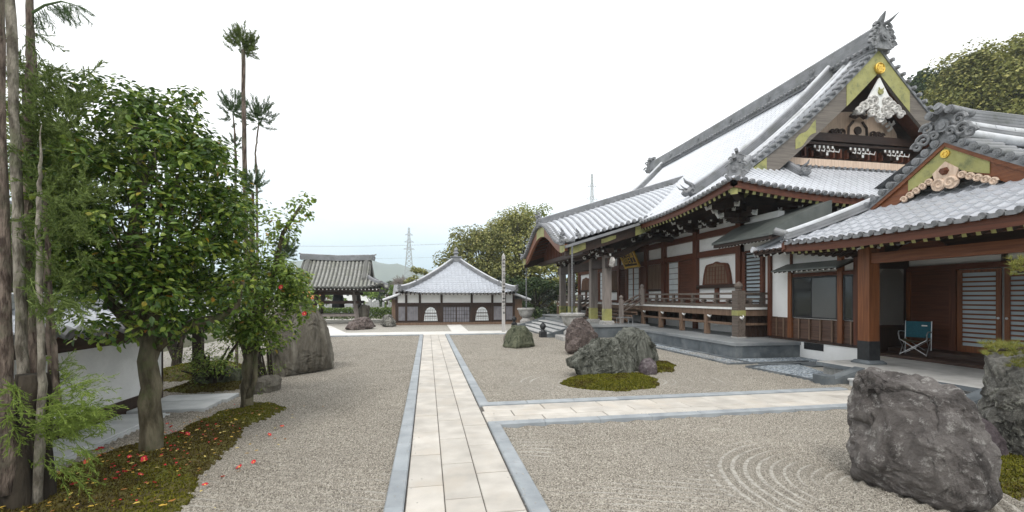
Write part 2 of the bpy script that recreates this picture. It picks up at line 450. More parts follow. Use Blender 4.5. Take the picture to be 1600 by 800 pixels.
# ------------------------------------------------------------------ mesh building
class MB:
    """collects faces; build() links them as ONE mesh object"""
    def __init__(s):
        s.v = []; s.f = []; s.m = []; s.uv = {}
    def add(s, vs, fs, mi=0, uvs=None):
        o = len(s.v)
        s.v.extend([tuple(p) for p in vs])
        for f in fs:
            s.f.append([i + o for i in f]); s.m.append(mi)
        if uvs:
            for i, u in enumerate(uvs):
                s.uv[o + i] = u
    def box(s, x0, x1, y0, y1, z0, z1, mi=0):
        vs = [(x, y, z) for z in (z0, z1) for y in (y0, y1) for x in (x0, x1)]
        s.add(vs, [(0, 2, 3, 1), (4, 5, 7, 6), (0, 1, 5, 4), (2, 6, 7, 3), (0, 4, 6, 2), (1, 3, 7, 5)], mi)
    def bbox(s, x0, x1, y0, y1, z0, z1, b=.01, mi=0):
        """box with its upper edges chamfered by b"""
        vs = [(x0, y0, z0), (x1, y0, z0), (x1, y1, z0), (x0, y1, z0), (x0, y0, z1 - b), (x1, y0, z1 - b), (x1, y1, z1 - b), (x0, y1, z1 - b),
              (x0 + b, y0 + b, z1), (x1 - b, y0 + b, z1), (x1 - b, y1 - b, z1), (x0 + b, y1 - b, z1)]
        fs = [(3, 2, 1, 0), (8, 9, 10, 11)]
        for a in (0, 4):
            for i in range(4):
                j = (i + 1) % 4
                fs.append((a + i, a + j, a + 4 + j, a + 4 + i))
        s.add(vs, fs, mi)
    def bar(s, p, q, w, h, mi=0, up=(0, 0, 1), endmi=None, endmi2=None):
        """square bar from p to q"""
        p, q = Vector(p), Vector(q)
        d = (q - p).normalized()
        u = Vector(up)
        sd_ = d.cross(u)
        if sd_.length < 1e-4:
            sd_ = d.cross(Vector((1, 0, 0)))
        sd_.normalize()
        u = sd_.cross(d)
        a, b = sd_ * w / 2, u * h / 2
        vs = [p - a - b, p + a - b, p + a + b, p - a + b, q - a - b, q + a - b, q + a + b, q - a + b]
        s.add(vs, [(0, 1, 5, 4), (1, 2, 6, 5), (2, 3, 7, 6), (3, 0, 4, 7)], mi)
        s.add(vs[:4], [(3, 2, 1, 0)], mi if endmi is None else endmi)
        s.add(vs[4:], [(0, 1, 2, 3)], mi if endmi2 is None else endmi2)
    def tube(s, pts, rad, n=8, mi=0, cap=True, wob=0.0):
        pts = [Vector(p) for p in pts]
        rs = rad if isinstance(rad, (list, tuple)) else [rad] * len(pts)
        vs = []; prev = None
        for i, p in enumerate(pts):
            d = (pts[min(i + 1, len(pts) - 1)] - pts[max(i - 1, 0)])
            if d.length < 1e-6:
                d = Vector((0, 0, 1))
            d.normalize()
            if prev is None:
                a = d.cross(Vector((0, 0, 1)))
                if a.length < 1e-3:
                    a = Vector((1, 0, 0))
            else:
                a = prev - d * prev.dot(d)
            a.normalize(); prev = a
            b = d.cross(a)
            for k in range(n):
                t = 2 * math.pi * k / n
                r = rs[i] * (1 + (wob * noise.noise(Vector((p.x * 3 + 5 * math.cos(t), p.y * 3 + 5 * math.sin(t), p.z * 2.5))) if wob else 0))
                vs.append(p + a * r * math.cos(t) + b * r * math.sin(t))
        fs = []
        for i in range(len(pts) - 1):
            for k in range(n):
                j = (k + 1) % n
                fs.append((i * n + k, i * n + j, (i + 1) * n + j, (i + 1) * n + k))
        if cap:
            fs.append(tuple(reversed(range(n))))
            fs.append(tuple((len(pts) - 1) * n + k for k in range(n)))
        s.add(vs, fs, mi)
    def lathe(s, prof, c, n=24, mi=0, lobes=0, amp=0.0):
        """profile of (radius, z) turned about the vertical through c"""
        vs = []
        for r, z in prof:
            for k in range(n):
                t = 2 * math.pi * k / n
                rr = r * (1 + amp * abs(math.cos(lobes * t / 2)) if lobes else 1)
                vs.append((c[0] + rr * math.cos(t), c[1] + rr * math.sin(t), c[2] + z))
        fs = []
        for i in range(len(prof) - 1):
            for k in range(n):
                j = (k + 1) % n
                fs.append((i * n + k, i * n + j, (i + 1) * n + j, (i + 1) * n + k))
        fs.append(tuple(reversed(range(n))))
        fs.append(tuple((len(prof) - 1) * n + k for k in range(n)))
        s.add(vs, fs, mi)
    def disc(s, c, nrm, r, th, n=12, mi=0):
        c, d = Vector(c), Vector(nrm).normalized()
        s.tube([c - d * th / 2, c + d * th / 2], r, n, mi)
    def prism(s, poly, off, mi=0, sidemi=None):
        """polygon (list of 3D points) extruded by the vector off"""
        n = len(poly)
        o = Vector(off)
        vs = [Vector(p) for p in poly] + [Vector(p) + o for p in poly]
        s.add(vs, [tuple(range(n)), tuple(reversed(range(n, 2 * n)))], mi)
        s.add(vs, [(i, n + i, n + (i + 1) % n, (i + 1) % n) for i in range(n)], mi if sidemi is None else sidemi)
    def sweep(s, sec, path, side=None, mi=0, cap=True):
        """section of (lateral, up) pairs moved along a path, kept upright"""
        path = [Vector(p) for p in path]
        n = len(sec); vs = []
        for i, p in enumerate(path):
            d = path[min(i + 1, len(path) - 1)] - path[max(i - 1, 0)]
            if side is None:
                sv_ = Vector((d.y, -d.x, 0))
                sv_.normalize()
            else:
                sv_ = Vector(side)
            for a, b in sec:
                vs.append(p + sv_ * a + Vector((0, 0, b)))
        fs = []
        for i in range(len(path) - 1):
            for k in range(n):
                j = (k + 1) % n
                fs.append((i * n + k, i * n + j, (i + 1) * n + j, (i + 1) * n + k))
        if cap:
            fs.append(tuple(range(n)))
            fs.append(tuple((len(path) - 1) * n + k for k in reversed(range(n))))
        s.add(vs, fs, mi)
    def grid(s, fn, us, vs_, mi=0, uv=False):
        pts = [fn(u, v) for v in vs_ for u in us]
        n = len(us)
        fs = [(j * n + i, j * n + i + 1, (j + 1) * n + i + 1, (j + 1) * n + i) for j in range(len(vs_) - 1) for i in range(n - 1)]
        s.add(pts, fs, mi, [(u, v) for v in vs_ for u in us] if uv else None)
    def build(s, name, mats, parent=None, smooth=False, local=False, angle=None):
        o = Vector((0, 0, 0))
        if parent is not None and not local:
            o = origin(parent)
        me = bpy.data.meshes.new(name)
        me.from_pydata([(p[0] - o.x, p[1] - o.y, p[2] - o.z) for p in s.v], [], s.f)
        if not isinstance(mats, (list, tuple)):
            mats = [mats]
        for m in mats:
            me.materials.append(M[m] if isinstance(m, str) else m)
        me.polygons.foreach_set('material_index', [min(i, len(mats) - 1) for i in s.m])
        if s.uv:
            lay = me.uv_layers.new(name='UVMap')
            for lp in me.loops:
                lay.data[lp.index].uv = s.uv.get(lp.vertex_index, (0.1, 0.1))
        if smooth:
            me.polygons.foreach_set('use_smooth', [True] * len(me.polygons))
        me.validate()
        me.update()
        if angle is not None:
            try:
                me.set_sharp_from_angle(angle=R(angle))
            except Exception:
                pass
        ob = bpy.data.objects.new(name, me)
        COL.objects.link(ob)
        if parent is not None:
            ob.parent = parent
        return ob

def origin(o):
    v = Vector((0, 0, 0))
    while o is not None:
        v = v + Vector(o.location)
        o = o.parent
    return v

def tag(o, label=None, cat=None, group=None, kind=None):
    if label: o['label'] = label
    if cat: o['category'] = cat
    if group: o['group'] = group
    if kind: o['kind'] = kind
    return o

def thing(name, label, cat, loc=(0, 0, 0), group=None):
    o = bpy.data.objects.new(name, None)
    o.empty_display_size = .3
    COL.objects.link(o)
    o.location = loc
    return tag(o, label, cat, group)

def dup(o, parent=None):
    c = o.copy()
    COL.objects.link(c)
    c.parent = parent
    for ch in list(o.children):
        dup(ch, c)
    return c

def copy_part(o, dx=0, dy=0, dz=0):
    """another copy of a part beside the first, under the same thing"""
    c = o.copy()
    COL.objects.link(c)
    c.parent = o.parent
    c.location = (o.location.x + dx, o.location.y + dy, o.location.z + dz)
    for ch in list(o.children):
        k = ch.copy(); COL.objects.link(k); k.parent = c
    return c

def lerp(a, b, t):
    return a + (b - a) * t

def frange(a, b, n):
    return [a + (b - a) * i / n for i in range(n + 1)]

# ------------------------------------------------------------------ the ground
g = MB()
def gz(x, y):
    return -.03
us = [-3000, -400, -60, -30, -12, 0, 12, 30, 60, 400, 3000]
vs_ = [-3000, -400, -60, -20, 0, 20, 45, 70, 120, 400, 3500]
g.grid(lambda u, v: (u, v, -.03), us, vs_)
tag(g.build('ground', 'ground'), kind='structure')

g = MB()
g.grid(lambda u, v: (u, v, -.012), frange(-9, 16, 6), frange(-6, 42, 10))
tag(g.build('courtyard_ground', 'gravel_far'), kind='structure')

BIGROCK = (4.45, 3.75)
def ripple(x, y):
    """raked furrows: rings round the near boulder and the rock islands, rows elsewhere"""
    d = math.hypot(x - BIGROCK[0], y - BIGROCK[1])
    wob = .05 * noise.noise(Vector((x * .9, y * .9, 0))) + .02 * noise.noise(Vector((x * 3, y * 3, 4)))
    am = .75 + .6 * noise.noise(Vector((x * 1.3, y * 1.3, 9)))
    if y < 6.5 and x > 1:
        k = max(0, min(1, (1.75 - d) / .35))
        h = .017 * math.sin(2 * math.pi * (d + wob * .5) / .125) * k + .017 * (1 - k) * am * math.sin(2 * math.pi * (y + x * .3 + wob * 2) / .13)
        return 1.45 * h + .012 * noise.noise(Vector((x * 1.1, y * 1.1, 2)))
    if x > 1:
        d2 = math.hypot((x - 4.3) * .75, y - 9.6)
        k = max(0, min(1, (2.1 - d2) / .4))
        return .024 * am * (math.sin(2 * math.pi * (d2 + wob) / .16) * k + (1 - k) * math.sin(2 * math.pi * (y + x * .12 + wob * 2.2) / .17))
    return .026 * am * math.sin(2 * math.pi * (y + .35 * x + 2.2 * wob) / .135) + .01 * noise.noise(Vector((x * .7, y * .7, 5)))

def gravel_bed(name, x0, x1, y0, y1, nx, ny, m='gravel'):
    b = MB()
    b.grid(lambda u, v: (u, v, ripple(u, v)), frange(x0, x1, nx), frange(y0, y1, ny))
    return tag(b.build(name, m, smooth=True), kind='stuff')
gravel_bed('gravel', -6.2, -.385, 2.2, 11.5, 130, 330)
gravel_bed('gravel', -6.2, -.385, 11.5, 22.84, 60, 260)
gravel_bed('gravel', 1.055, 9.6, 2.0, 6.48, 210, 170)
gravel_bed('gravel', 1.055, 9.2, 7.86, 14.5, 120, 200)
gravel_bed('gravel', 1.055, 9.2, 14.5, 22.84, 70, 170)

# main path, side path and far path: kerbs and cut stones on a mortar bed
def pavers(b, x0, x1, y0, y1, cols, length, along='y', z=.035, off=0.0, gap=.0075):
    """rows of stones with staggered joints"""
    for c in range(cols):
        if along == 'y':
            a0, a1 = lerp(x0, x1, c / cols), lerp(x0, x1, (c + 1) / cols)
            p, e = y0 - (c * length * .37 + off) % length, y1
            while p < e:
                q = p + length
                lo, hi = max(p, y0), min(q, e)
                if hi - lo > .05:
                    b.bbox(a0 + gap * .6, a1 - gap * .6, lo + gap * 1.5, hi - gap * 1.5, -.02, z + random.uniform(-.002, .002), .006)
                p = q
        else:
            a0, a1 = lerp(y0, y1, c / cols), lerp(y0, y1, (c + 1) / cols)
            p, e = x0 - (c * length * .43 + off) % length, x1
            while p < e:
                q = p + length
                lo, hi = max(p, x0), min(q, e)
                if hi - lo > .05:
                    b.bbox(lo + gap, hi - gap, a0 + gap * 1.3, a1 - gap * 1.3, -.02, z + random.uniform(-.002, .002), .006)
                p = q

b = MB()
b.box(-.2, .87, -1, 22.86, -.02, .022, 0)
b.box(.87, 8.35, 6.66, 7.70, -.02, .021, 0)
tag(b.build('path_bed', 'joint'), kind='structure')
b = MB()
pavers(b, -.195, .855, -.6, 22.86, 3, .90, 'y', .036, .25)
pavers(b, .868, 8.3, 6.66, 7.70, 3, 1.02, 'x', .034, .1)
tag(b.build('path', 'paver'), kind='structure')
b = MB()
def kerb_run(x0, x1, y0, y1, z=.06, L=.85):
    if (y1 - y0) > (x1 - x0):
        p = y0
        while p < y1 - .02:
            q = min(p + L, y1)
            b.bbox(x0, x1, p + .003, q - .003, -.05, z + random.uniform(-.002, .002), .012)
            p = q
    else:
        p = x0
        while p < x1 - .02:
            q = min(p + L, x1)
            b.bbox(p + .003, q - .003, y0, y1, -.05, z + random.uniform(-.002, .002), .012)
            p = q
kerb_run(-.375, -.205, -1, 22.86)
kerb_run(.868, 1.045, -1, 6.49)
kerb_run(.868, 1.045, 7.89, 22.86)
kerb_run(.868, 8.3, 6.495, 6.655)
kerb_run(.868, 8.3, 7.705, 7.885)
kerb_run(1.05, 4.6, 22.68, 22.86)
kerb_run(-6.3, -.38, 22.68, 22.86)
tag(b.build('kerb', 'kerb'), kind='structure')
b = MB()
b.box(-9, 5.2, 22.87, 25.0, -.05, .02)
b.box(1.30, 2.22, 25.01, 31.0, -.05, .018)
b.prism([(-5.2, 25.02, .016), (-4.2, 25.02, .016), (-6.3, 31.5, .016), (-7.1, 31.5, .016)], (0, 0, -.05))
tag(b.build('far_path', texmat('far_path_stone', (.60, .585, .55), (.70, .685, .65), scale=1.5, rough=.75, bump=.05)), kind='structure')

# blue-grey pebble strips and their dark edging round the terrace
b = MB()
b.box(8.36, 9.25, 11.45, 19.4, -.02, .012)
b.box(9.25, 11.55, 11.45, 12.36, -.02, .012)
tag(b.build('pebbles', 'gravel_blue'), kind='stuff')
b = MB()
for v in ((8.27, 8.36, 11.36, 19.4), (8.36, 10.9, 11.36, 11.45), (9.03, 9.12, 11.6, 19.4)):
    b.bbox(v[0], v[1], v[2], v[3], -.02, .05, .008)
tag(b.build('pebble_edging', 'stone_dark'), kind='structure')
b = MB()
b.prism([(8.46, 10.75, .016), (8.62, 8.75, .016), (9.5, 8.75, .016), (10.2, 11.0, .016), (9.2, 11.0, .016)], (0, 0, -.05))
tag(b.build('pebbles', 'gravel_blue'), kind='stuff')
b = MB()
b.bar((8.42, 10.8, .02), (8.58, 8.7, .02), .08, .06)
b.bar((8.42, 10.8, .02), (9.25, 11.04, .02), .08, .06)
b.bar((9.25, 11.04, .02), (10.3, 11.04, .02), .08, .06)
b.box(10.3, 11.6, 10.6, 11.3, -.02, .03)
tag(b.build('pebble_edging', 'stone_dark'), kind='structure')

# ------------------------------------------------------------------ roofs
def tile_slope(b, P, s0, s1, pitch, tmax, nrow=12, h=.065, rows=None, step=0.0, discs=True, mi=0, discmi=1, prof='round', disc_r=None, thick=.05, skip=None, panshademi=None):
    """a slope of roll tiles. P(s, t) -> point; s runs along the eave, t up the slope; tmax(s) is where the slope ends."""
    n = max(1, round((s1 - s0) / pitch))
    p = (s1 - s0) / n
    if prof == 'round':
        cs = [(-.5, 0), (-.30, 0), (-.24, .62), (0, 1), (.24, .62), (.30, 0)]
    elif prof == 'low':
        cs = [(-.5, 0), (-.26, .1), (0, 1), (.26, .1)]
    else:                                   # wave tile
        cs = [(-.5, .25), (-.34, .95), (-.2, .8), (0, .12), (.25, 0)]
    cols = []
    for i in range(n):
        c = s0 + (i + .5) * p
        for a, q in cs:
            cols.append((c + a * p, q * h))
    cols.append((s1, cs[0][1] * h))
    ts = []
    if rows:
        k = 0
        T = max(tmax(s0 + (s1 - s0) * j / 10) for j in range(11))
        nr = int(math.ceil(T / rows))
        for j in range(nr):
            ts += [(j * rows, step), ((j + 1) * rows - .004, 0.0)]
    def colpts(s, q):
        tm = max(0.0, tmax(s))
        r = []
        if rows:
            for t, st in ts:
                t2 = min(t, tm)
                x = P(s, t2)
                r.append(((x[0], x[1], x[2] + q + st), (s, t2)))
        else:
            for j in range(nrow + 1):
                t2 = tm * j / nrow
                x = P(s, t2)
                r.append(((x[0], x[1], x[2] + q), (s, t2)))
        return r
    C = [colpts(s, q) for s, q in cols]
    m = len(C[0])
    vs, uv = [], []
    for c in C:
        for x, u in c:
            vs.append(x); uv.append((u[0] - s0, u[1]))
    fs, fs2 = [], []
    for i in range(len(C) - 1):
        for j in range(m - 1):
            q4 = (i * m + j, (i + 1) * m + j, (i + 1) * m + j + 1, i * m + j + 1)
            if tmax(cols[i][0]) <= 0 and tmax(cols[i + 1][0]) <= 0:
                continue
            if skip and all(skip(vs[k]) for k in q4):
                continue
            (fs2 if panshademi is not None and i % len(cs) in (0, 5) else fs).append(q4)  # valley faces between rolls can take a darker material as painted groove shade
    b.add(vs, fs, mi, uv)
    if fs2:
        b.add(vs, fs2, panshademi, uv)
    if discs:
        r = disc_r or p * .30
        for i in range(n):
            s = s0 + (i + .5) * p
            if tmax(s) <= .05:
                continue
            a, q = Vector(P(s, 0)), Vector(P(s, .15))
            d = (a - q).normalized()
            ctr = a + Vector((0, 0, h * .35)) + d * .03
            b.tube([ctr - d * .05, ctr + d * thick], r, 10, discmi)
            b.tube([ctr + d * thick, ctr + d * (thick + .012)], r * .55, 8, discmi)

def ridge_section(wd, h, cap=True, courses=4):
    """stacked ridge tiles: courses stepping in and out, a round cap above"""
    L = []
    for i in range(courses):
        z0, z1 = h * .82 * i / courses, h * .82 * (i + 1) / courses
        wo = wd / 2 * (1 - .12 * i / courses)
        L += [(wo, z0), (wo, z1 - .012), (wo - .02, z1 - .012), (wo - .02, z1)]
    cap_ = [(wd * .34, h * .82), (wd * .36, h * .88), (wd * .26, h * .97), (0, h), (-wd * .26, h * .97), (-wd * .36, h * .88), (-wd * .34, h * .82)]
    Rr = [(-a, z) for a, z in reversed(L)]
    return L + cap_ + Rr

def spiral(b, c, ax, up, r0, turns, rad, mi=0, depth=None):
    pts = []
    ax, up = Vector(ax), Vector(up)
    for i in range(18):
        t = i / 17
        a = turns * 2 * math.pi * t
        r = r0 * (1 - .85 * t)
        pts.append(Vector(c) + ax * r * math.cos(a) + up * r * math.sin(a))
    b.tube(pts, [rad * (1 - .35 * i / 17) for i in range(18)], 6, mi)

def onigawara(b, p, d, s=1.0, mi=0, horn=True):
    """ridge-end ornament: shield, curls at the sides, boss, and the projecting round tile on top. d = the way it faces"""
    p = Vector(p); d = Vector(d).normalized()
    up = Vector((0, 0, 1))
    sd_ = d.cross(up).normalized()
    prof = [(-.52, 0), (-.56, .18), (-.42, .36), (-.46, .60), (-.28, .86), (-.10, .98), (.10, .98), (.28, .86), (.46, .60), (.42, .36), (.56, .18), (.52, 0)]
    b.prism([p + sd_ * (a * s * .8) + up * z * s * .95 - d * .08 * s for a, z in prof], d * .22 * s, mi)
    b.disc(p + up * .5 * s + d * .18 * s, d, .20 * s, .12 * s, 14, mi)
    b.disc(p + up * .5 * s + d * .25 * s, d, .12 * s, .05 * s, 10, mi)
    for k in (-1, 1):
        spiral(b, p + sd_ * k * .40 * s + up * .20 * s + d * .10 * s, sd_ * k, up, .20 * s, 1.3, .055 * s, mi)
        spiral(b, p + sd_ * k * .34 * s + up * .62 * s + d * .10 * s, sd_ * k, up, .16 * s, 1.2, .05 * s, mi)
    if horn:
        b.tube([p + up * .96 * s - d * .30 * s, p + up * 1.0 * s + d * .1 * s, p + up * 1.10 * s + d * .42 * s], [.10 * s, .105 * s, .12 * s], 10, mi)
        for k in (-1, 1):
            b.tube([p + up * .86 * s + sd_ * k * .2 * s - d * .25 * s, p + up * .90 * s + sd_ * k * .22 * s + d * .18 * s], .085 * s, 9, mi)

def dragon(b, p, d, s=1.0, mi=0):
    """curling beast-like ridge ornament with a raised tail"""
    p = Vector(p); d = Vector(d).normalized(); up = Vector((0, 0, 1)); sd_ = d.cross(up).normalized()
    b.tube([p - d * .1 * s + up * .1 * s, p + d * .22 * s + up * .28 * s, p + d * .42 * s + up * .18 * s, p + d * .55 * s + up * .25 * s], [.24 * s, .22 * s, .16 * s, .10 * s], 8, mi, wob=.5)
    b.tube([p + up * .3 * s, p + up * .60 * s + d * .10 * s, p + up * .75 * s + d * .38 * s, p + up * .95 * s + d * .50 * s], [.13 * s, .10 * s, .07 * s, .015 * s], 7, mi)
    for k in (-1, 1):
        b.tube([p + up * .34 * s + d * .3 * s + sd_ * k * .06 * s, p + up * .45 * s + d * .6 * s + sd_ * k * .16 * s, p + up * .62 * s + d * .78 * s + sd_ * k * .16 * s], [.055 * s, .035 * s, .008 * s], 6, mi)
        spiral(b, p + sd_ * k * .22 * s + up * .2 * s + d * .15 * s, d, up, .17 * s, 1.2, .05 * s, mi)

def bracket(parent, x, y, z, s=1.0, diry=False, name='bracket'):
    """bracket set under the eaves: bearing block, crossed arms and noses with white painted ends"""
    b = MB()
    b.box(x - .17 * s, x + .17 * s, y - .17 * s, y + .17 * s, z, z + .13 * s)
    A = (0, -1) if diry else (-1, 0)
    S = (1, 0) if diry else (0, 1)
    def P(o, l, h):
        return (x + A[0] * o * s + S[0] * l * s, y + A[1] * o * s + S[1] * l * s, z + h * s)
    b.bar(P(-.2, 0, .19), P(.55, 0, .19), .12 * s, .13 * s, 0, endmi2=1)
    b.bar(P(.0, -.55, .19), P(.0, .55, .19), .12 * s, .13 * s, 0, endmi=1, endmi2=1)
    for l in (-.45, 0, .45):
        q = P(0, l, .31)
        b.box(q[0] - .08 * s, q[0] + .08 * s, q[1] - .08 * s, q[1] + .08 * s, q[2] - .06 * s, q[2] + .06 * s)
    q = P(.45, 0, .31)
    b.box(q[0] - .08 * s, q[0] + .08 * s, q[1] - .08 * s, q[1] + .08 * s, q[2] - .06 * s, q[2] + .06 * s)
    b.bar(P(.45, -.42, .42), P(.45, .42, .42), .11 * s, .12 * s, 0, endmi=1, endmi2=1)
    b.bar(P(-.2, 0, .44), P(.92, 0, .40), .11 * s, .12 * s, 0, endmi2=1)
    # white carved noses
    b.tube([P(.50, .02, .20), P(.66, .02, .14), P(.74, .02, .24), P(.70, .02, .32)], [.055 * s, .05 * s, .04 * s, .02 * s], 6, 1)
    b.tube([P(.90, .02, .42), P(1.02, .02, .34), P(1.10, .02, .46)], [.055 * s, .045 * s, .02 * s], 6, 1)
    for l in (-1, 1):
        b.tube([P(.02, .52 * l, .18), P(.02, .66 * l, .12), P(.02, .70 * l, .24)], [.05 * s, .04 * s, .015 * s], 6, 1)
        b.tube([P(.46, .42 * l, .42), P(.46, .54 * l, .36), P(.46, .58 * l, .47)], [.045 * s, .035 * s, .015 * s], 6, 1)
    return b.build(name, ['dark', 'white'], parent)

def strip_board(b, tops, bots, off, mi=0):
    """curved board: pairs of upper and lower edge points, with a thickness"""
    o = Vector(off)
    n = len(tops)
    vs = []
    for a, c in zip(tops, bots):
        a, c = Vector(a), Vector(c)
        vs += [a, c, c + o, a + o]
    fs = [(0, 1, 2, 3), tuple(reversed(range((n - 1) * 4, n * 4)))]
    for i in range(n - 1):
        for k in range(4):
            j = (k + 1) % 4
            fs.append((i * 4 + k, i * 4 + j, (i + 1) * 4 + j, (i + 1) * 4 + k))
    b.add(vs, fs, mi)

# ================================================================== MAIN HALL
EX, A0, A1, RX, WB, EZ, GK = 9.6, 12.95, 35.4, 17.6, 8.0, 5.3, 2.25
def prof(t):
    return EZ + .579 * t + .0292 * t * t
def lift(d, t):
    return .42 * max(0, 1 - max(0, d) / 5.5) ** 2 * max(0, 1 - t / 4.0)
def PW(s, t):                                   # west slope
    return (EX + t, s, prof(t) + lift(min(s - A0, A1 - s), t))
def PE(s, t):
    return (2 * RX - EX - t, s, prof(t) + lift(min(s - A0, A1 - s), t))
def PS(s, t):                                   # south skirt
    return (s, A0 + t, prof(t) + lift(min(s - EX, 2 * RX - EX - s), t))
def PN(s, t):
    return (s, A1 - t, prof(t) + lift(min(s - EX, 2 * RX - EX - s), t))
def tmW(s):
    d = min(s - A0, A1 - s)
    return WB if d > GK else max(0, d)
def tmS(s):
    return max(0, min(3.15, s - EX, 2 * RX - EX - s))

hall = thing('temple_hall', 'large wooden temple hall with sweeping silver tiled roof and carved gable, behind a railed veranda', 'temple hall', (11.9, 25, 0))

b = MB()
tile_slope(b, PW, A0, A1, .27, tmW, nrow=16, h=.075)
tile_slope(b, PE, A0, A1, .27, tmW, nrow=9, h=.075)
tile_slope(b, PS, EX, 2 * RX - EX, .27, tmS, nrow=7, h=.075)
tile_slope(b, PN, EX, 2 * RX - EX, .27, tmS, nrow=5, h=.075, discs=False)
roof = b.build('roof', ['tile', 'ridge'], hall, smooth=False)

# verge rolls lying across each slope end, with their round ends
b = MB()
for Pn, sg in ((PW, 1), (PE, -1)):
    t = 2.2
    while t < WB - .1:
        for y0, y1, d in ((14.88, 15.80, -1),):
            q = Pn(16.0, t)
            b.tube([(q[0], y0, q[2] + .10), (q[0], y1, q[2] + .08)], .082, 9)
            b.disc((q[0], y0 - .01, q[2] + .10), (0, 1, 0), .06, .03, 9)
        t += .262
    strip_board(b, [(Pn(16, t)[0], 14.97, Pn(16, t)[2] + .05) for t in frange(2.05, WB - .02, 14)], [(Pn(16, t)[0], 14.97, Pn(16, t)[2] - .09) for t in frange(2.05, WB - .02, 14)], (0, .9, 0))
b.build('verge_tiles', 'ridge', roof, smooth=True, angle=40)
# broad pale rolls between verge and descending ridge
b = MB()
for y in (15.95, 16.28):
    b.tube([(PW(y, t)[0], y, PW(y, t)[2] + .09) for t in frange(2.4, WB - .15, 14)], .105, 9)
b.build('verge_roll', 'ridge_cap', roof, smooth=True, angle=40)

# ridges
zr = prof(WB)
b = MB()
b.sweep(ridge_section(.62, .98, courses=7), [(RX, 15.0, zr - .12), (RX, 20, zr - .18), (RX, 24.2, zr - .20), (RX, 29, zr - .18), (RX, 33.3, zr - .12)])
y = 15.2
while y < 33.1:                                 # row of small round ends beneath the ridge
    for k in (-1, 1):
        b.tube([(RX + k * .30, y, zr + .06), (RX + k * .46, y, zr - .03)], .065, 7)
    y += .26
rg = b.build('ridge', ['ridge'], hall)
b = MB()
for y in (17.9, 20.6, 23.6, 26.8, 30.2):
    for k in (-1, 1):
        b.disc((RX + k * .30, y, zr + .38), (1, 0, 0), .15, .07, 14)
        b.disc((RX + k * .33, y, zr + .38), (1, 0, 0), .08, .05, 10)
b.build('ridge_crest', 'oni', rg)
def descending(y, name, t0=1.15, t1=7.7):
    b = MB()
    sec = ridge_section(.42, .52, courses=4)
    b.sweep(sec, [(PW(y, t)[0], y, PW(y, t)[2] - .03) for t in frange(t0, t1, 16)], side=(0, 1, 0))
    o = b.build(name, 'ridge', hall)
    b = MB()
    b.tube([(PW(y, t)[0], y, PW(y, t)[2] + .50) for t in frange(t0, t1, 16)], .085, 8)
    b.build('ridge_cap', 'ridge_cap', o, smooth=True, angle=50)
    return o
d1 = descending(17.0, 'descending_ridge')
b = MB()
dragon(b, (PW(17, 1.1)[0] + .05, 17.0, PW(17, 1.1)[2] + .05), (-1, 0, -.15), .85)
b.build('ridge_ornament', 'oni', d1, smooth=True, angle=45)
d2 = descending(31.4, 'descending_ridge', t0=2.2)
# right of the gable foot a short ridge with a beast head runs down the skirt
b = MB()
b.sweep(ridge_section(.30, .30, courses=3), [(13.7, 15.75, prof(2.9) + .02), (13.75, 15.1, prof(2.2) + .02), (13.8, 14.7, prof(1.75))], side=(1, 0, 0))
d3 = b.build('skirt_ridge', 'ridge', hall)
b = MB()
dragon(b, (13.82, 14.72, prof(1.75) + .02), (.1, -1, -.1), .62)
b.build('ridge_ornament', 'oni', d3, smooth=True, angle=45)
# corner ridge
b = MB()
b.sweep(ridge_section(.38, .42, courses=4), [(EX + t, A0 + t, PW(A0 + t + 1e-4, t)[2] - .02) for t in frange(.25, 2.4, 6)])
d4 = b.build('corner_ridge', 'ridge', hall)
b = MB()
onigawara(b, (EX + .34, A0 + .34, 5.78), (-1, -1, 0), .62)
onigawara(b, (EX + .62, A0 + .62, 6.22), (-1, -1, 0), .52)
b.build('ridge_ornament', 'oni', d4, smooth=True, angle=40)
# main ridge end
b = MB()
onigawara(b, (RX, 14.95, zr - .15), (0, -1, 0), .95, horn=False)
b.tube([(RX, 15.3, zr + .7), (RX, 14.95, zr + .95), (RX, 14.85, zr + 1.12), (RX - .04, 14.7, zr + 1.26)], [.15, .13, .09, .02], 8)
b.tube([(RX, 15.0, zr + .78), (RX + .08, 14.6, zr + .85), (RX + .16, 14.35, zr + 1.02)], [.09, .06, .01], 7)
for z, k in ((.05, .44), (.28, .38), (.5, .30), (.72, .22)):
    for s_ in (-1, 1):
        spiral(b, (RX + s_ * k, 14.85, zr + z), (s_, 0, 0), (0, 0, 1), .2, 1.3, .06)
b.build('ridge_ornament', 'oni', rg, smooth=True, angle=40)
b = MB()
onigawara(b, (RX, 33.4, zr - .05), (0, 1, 0), 1.15)
b.build('ridge_ornament', 'oni', rg, smooth=True, angle=40)

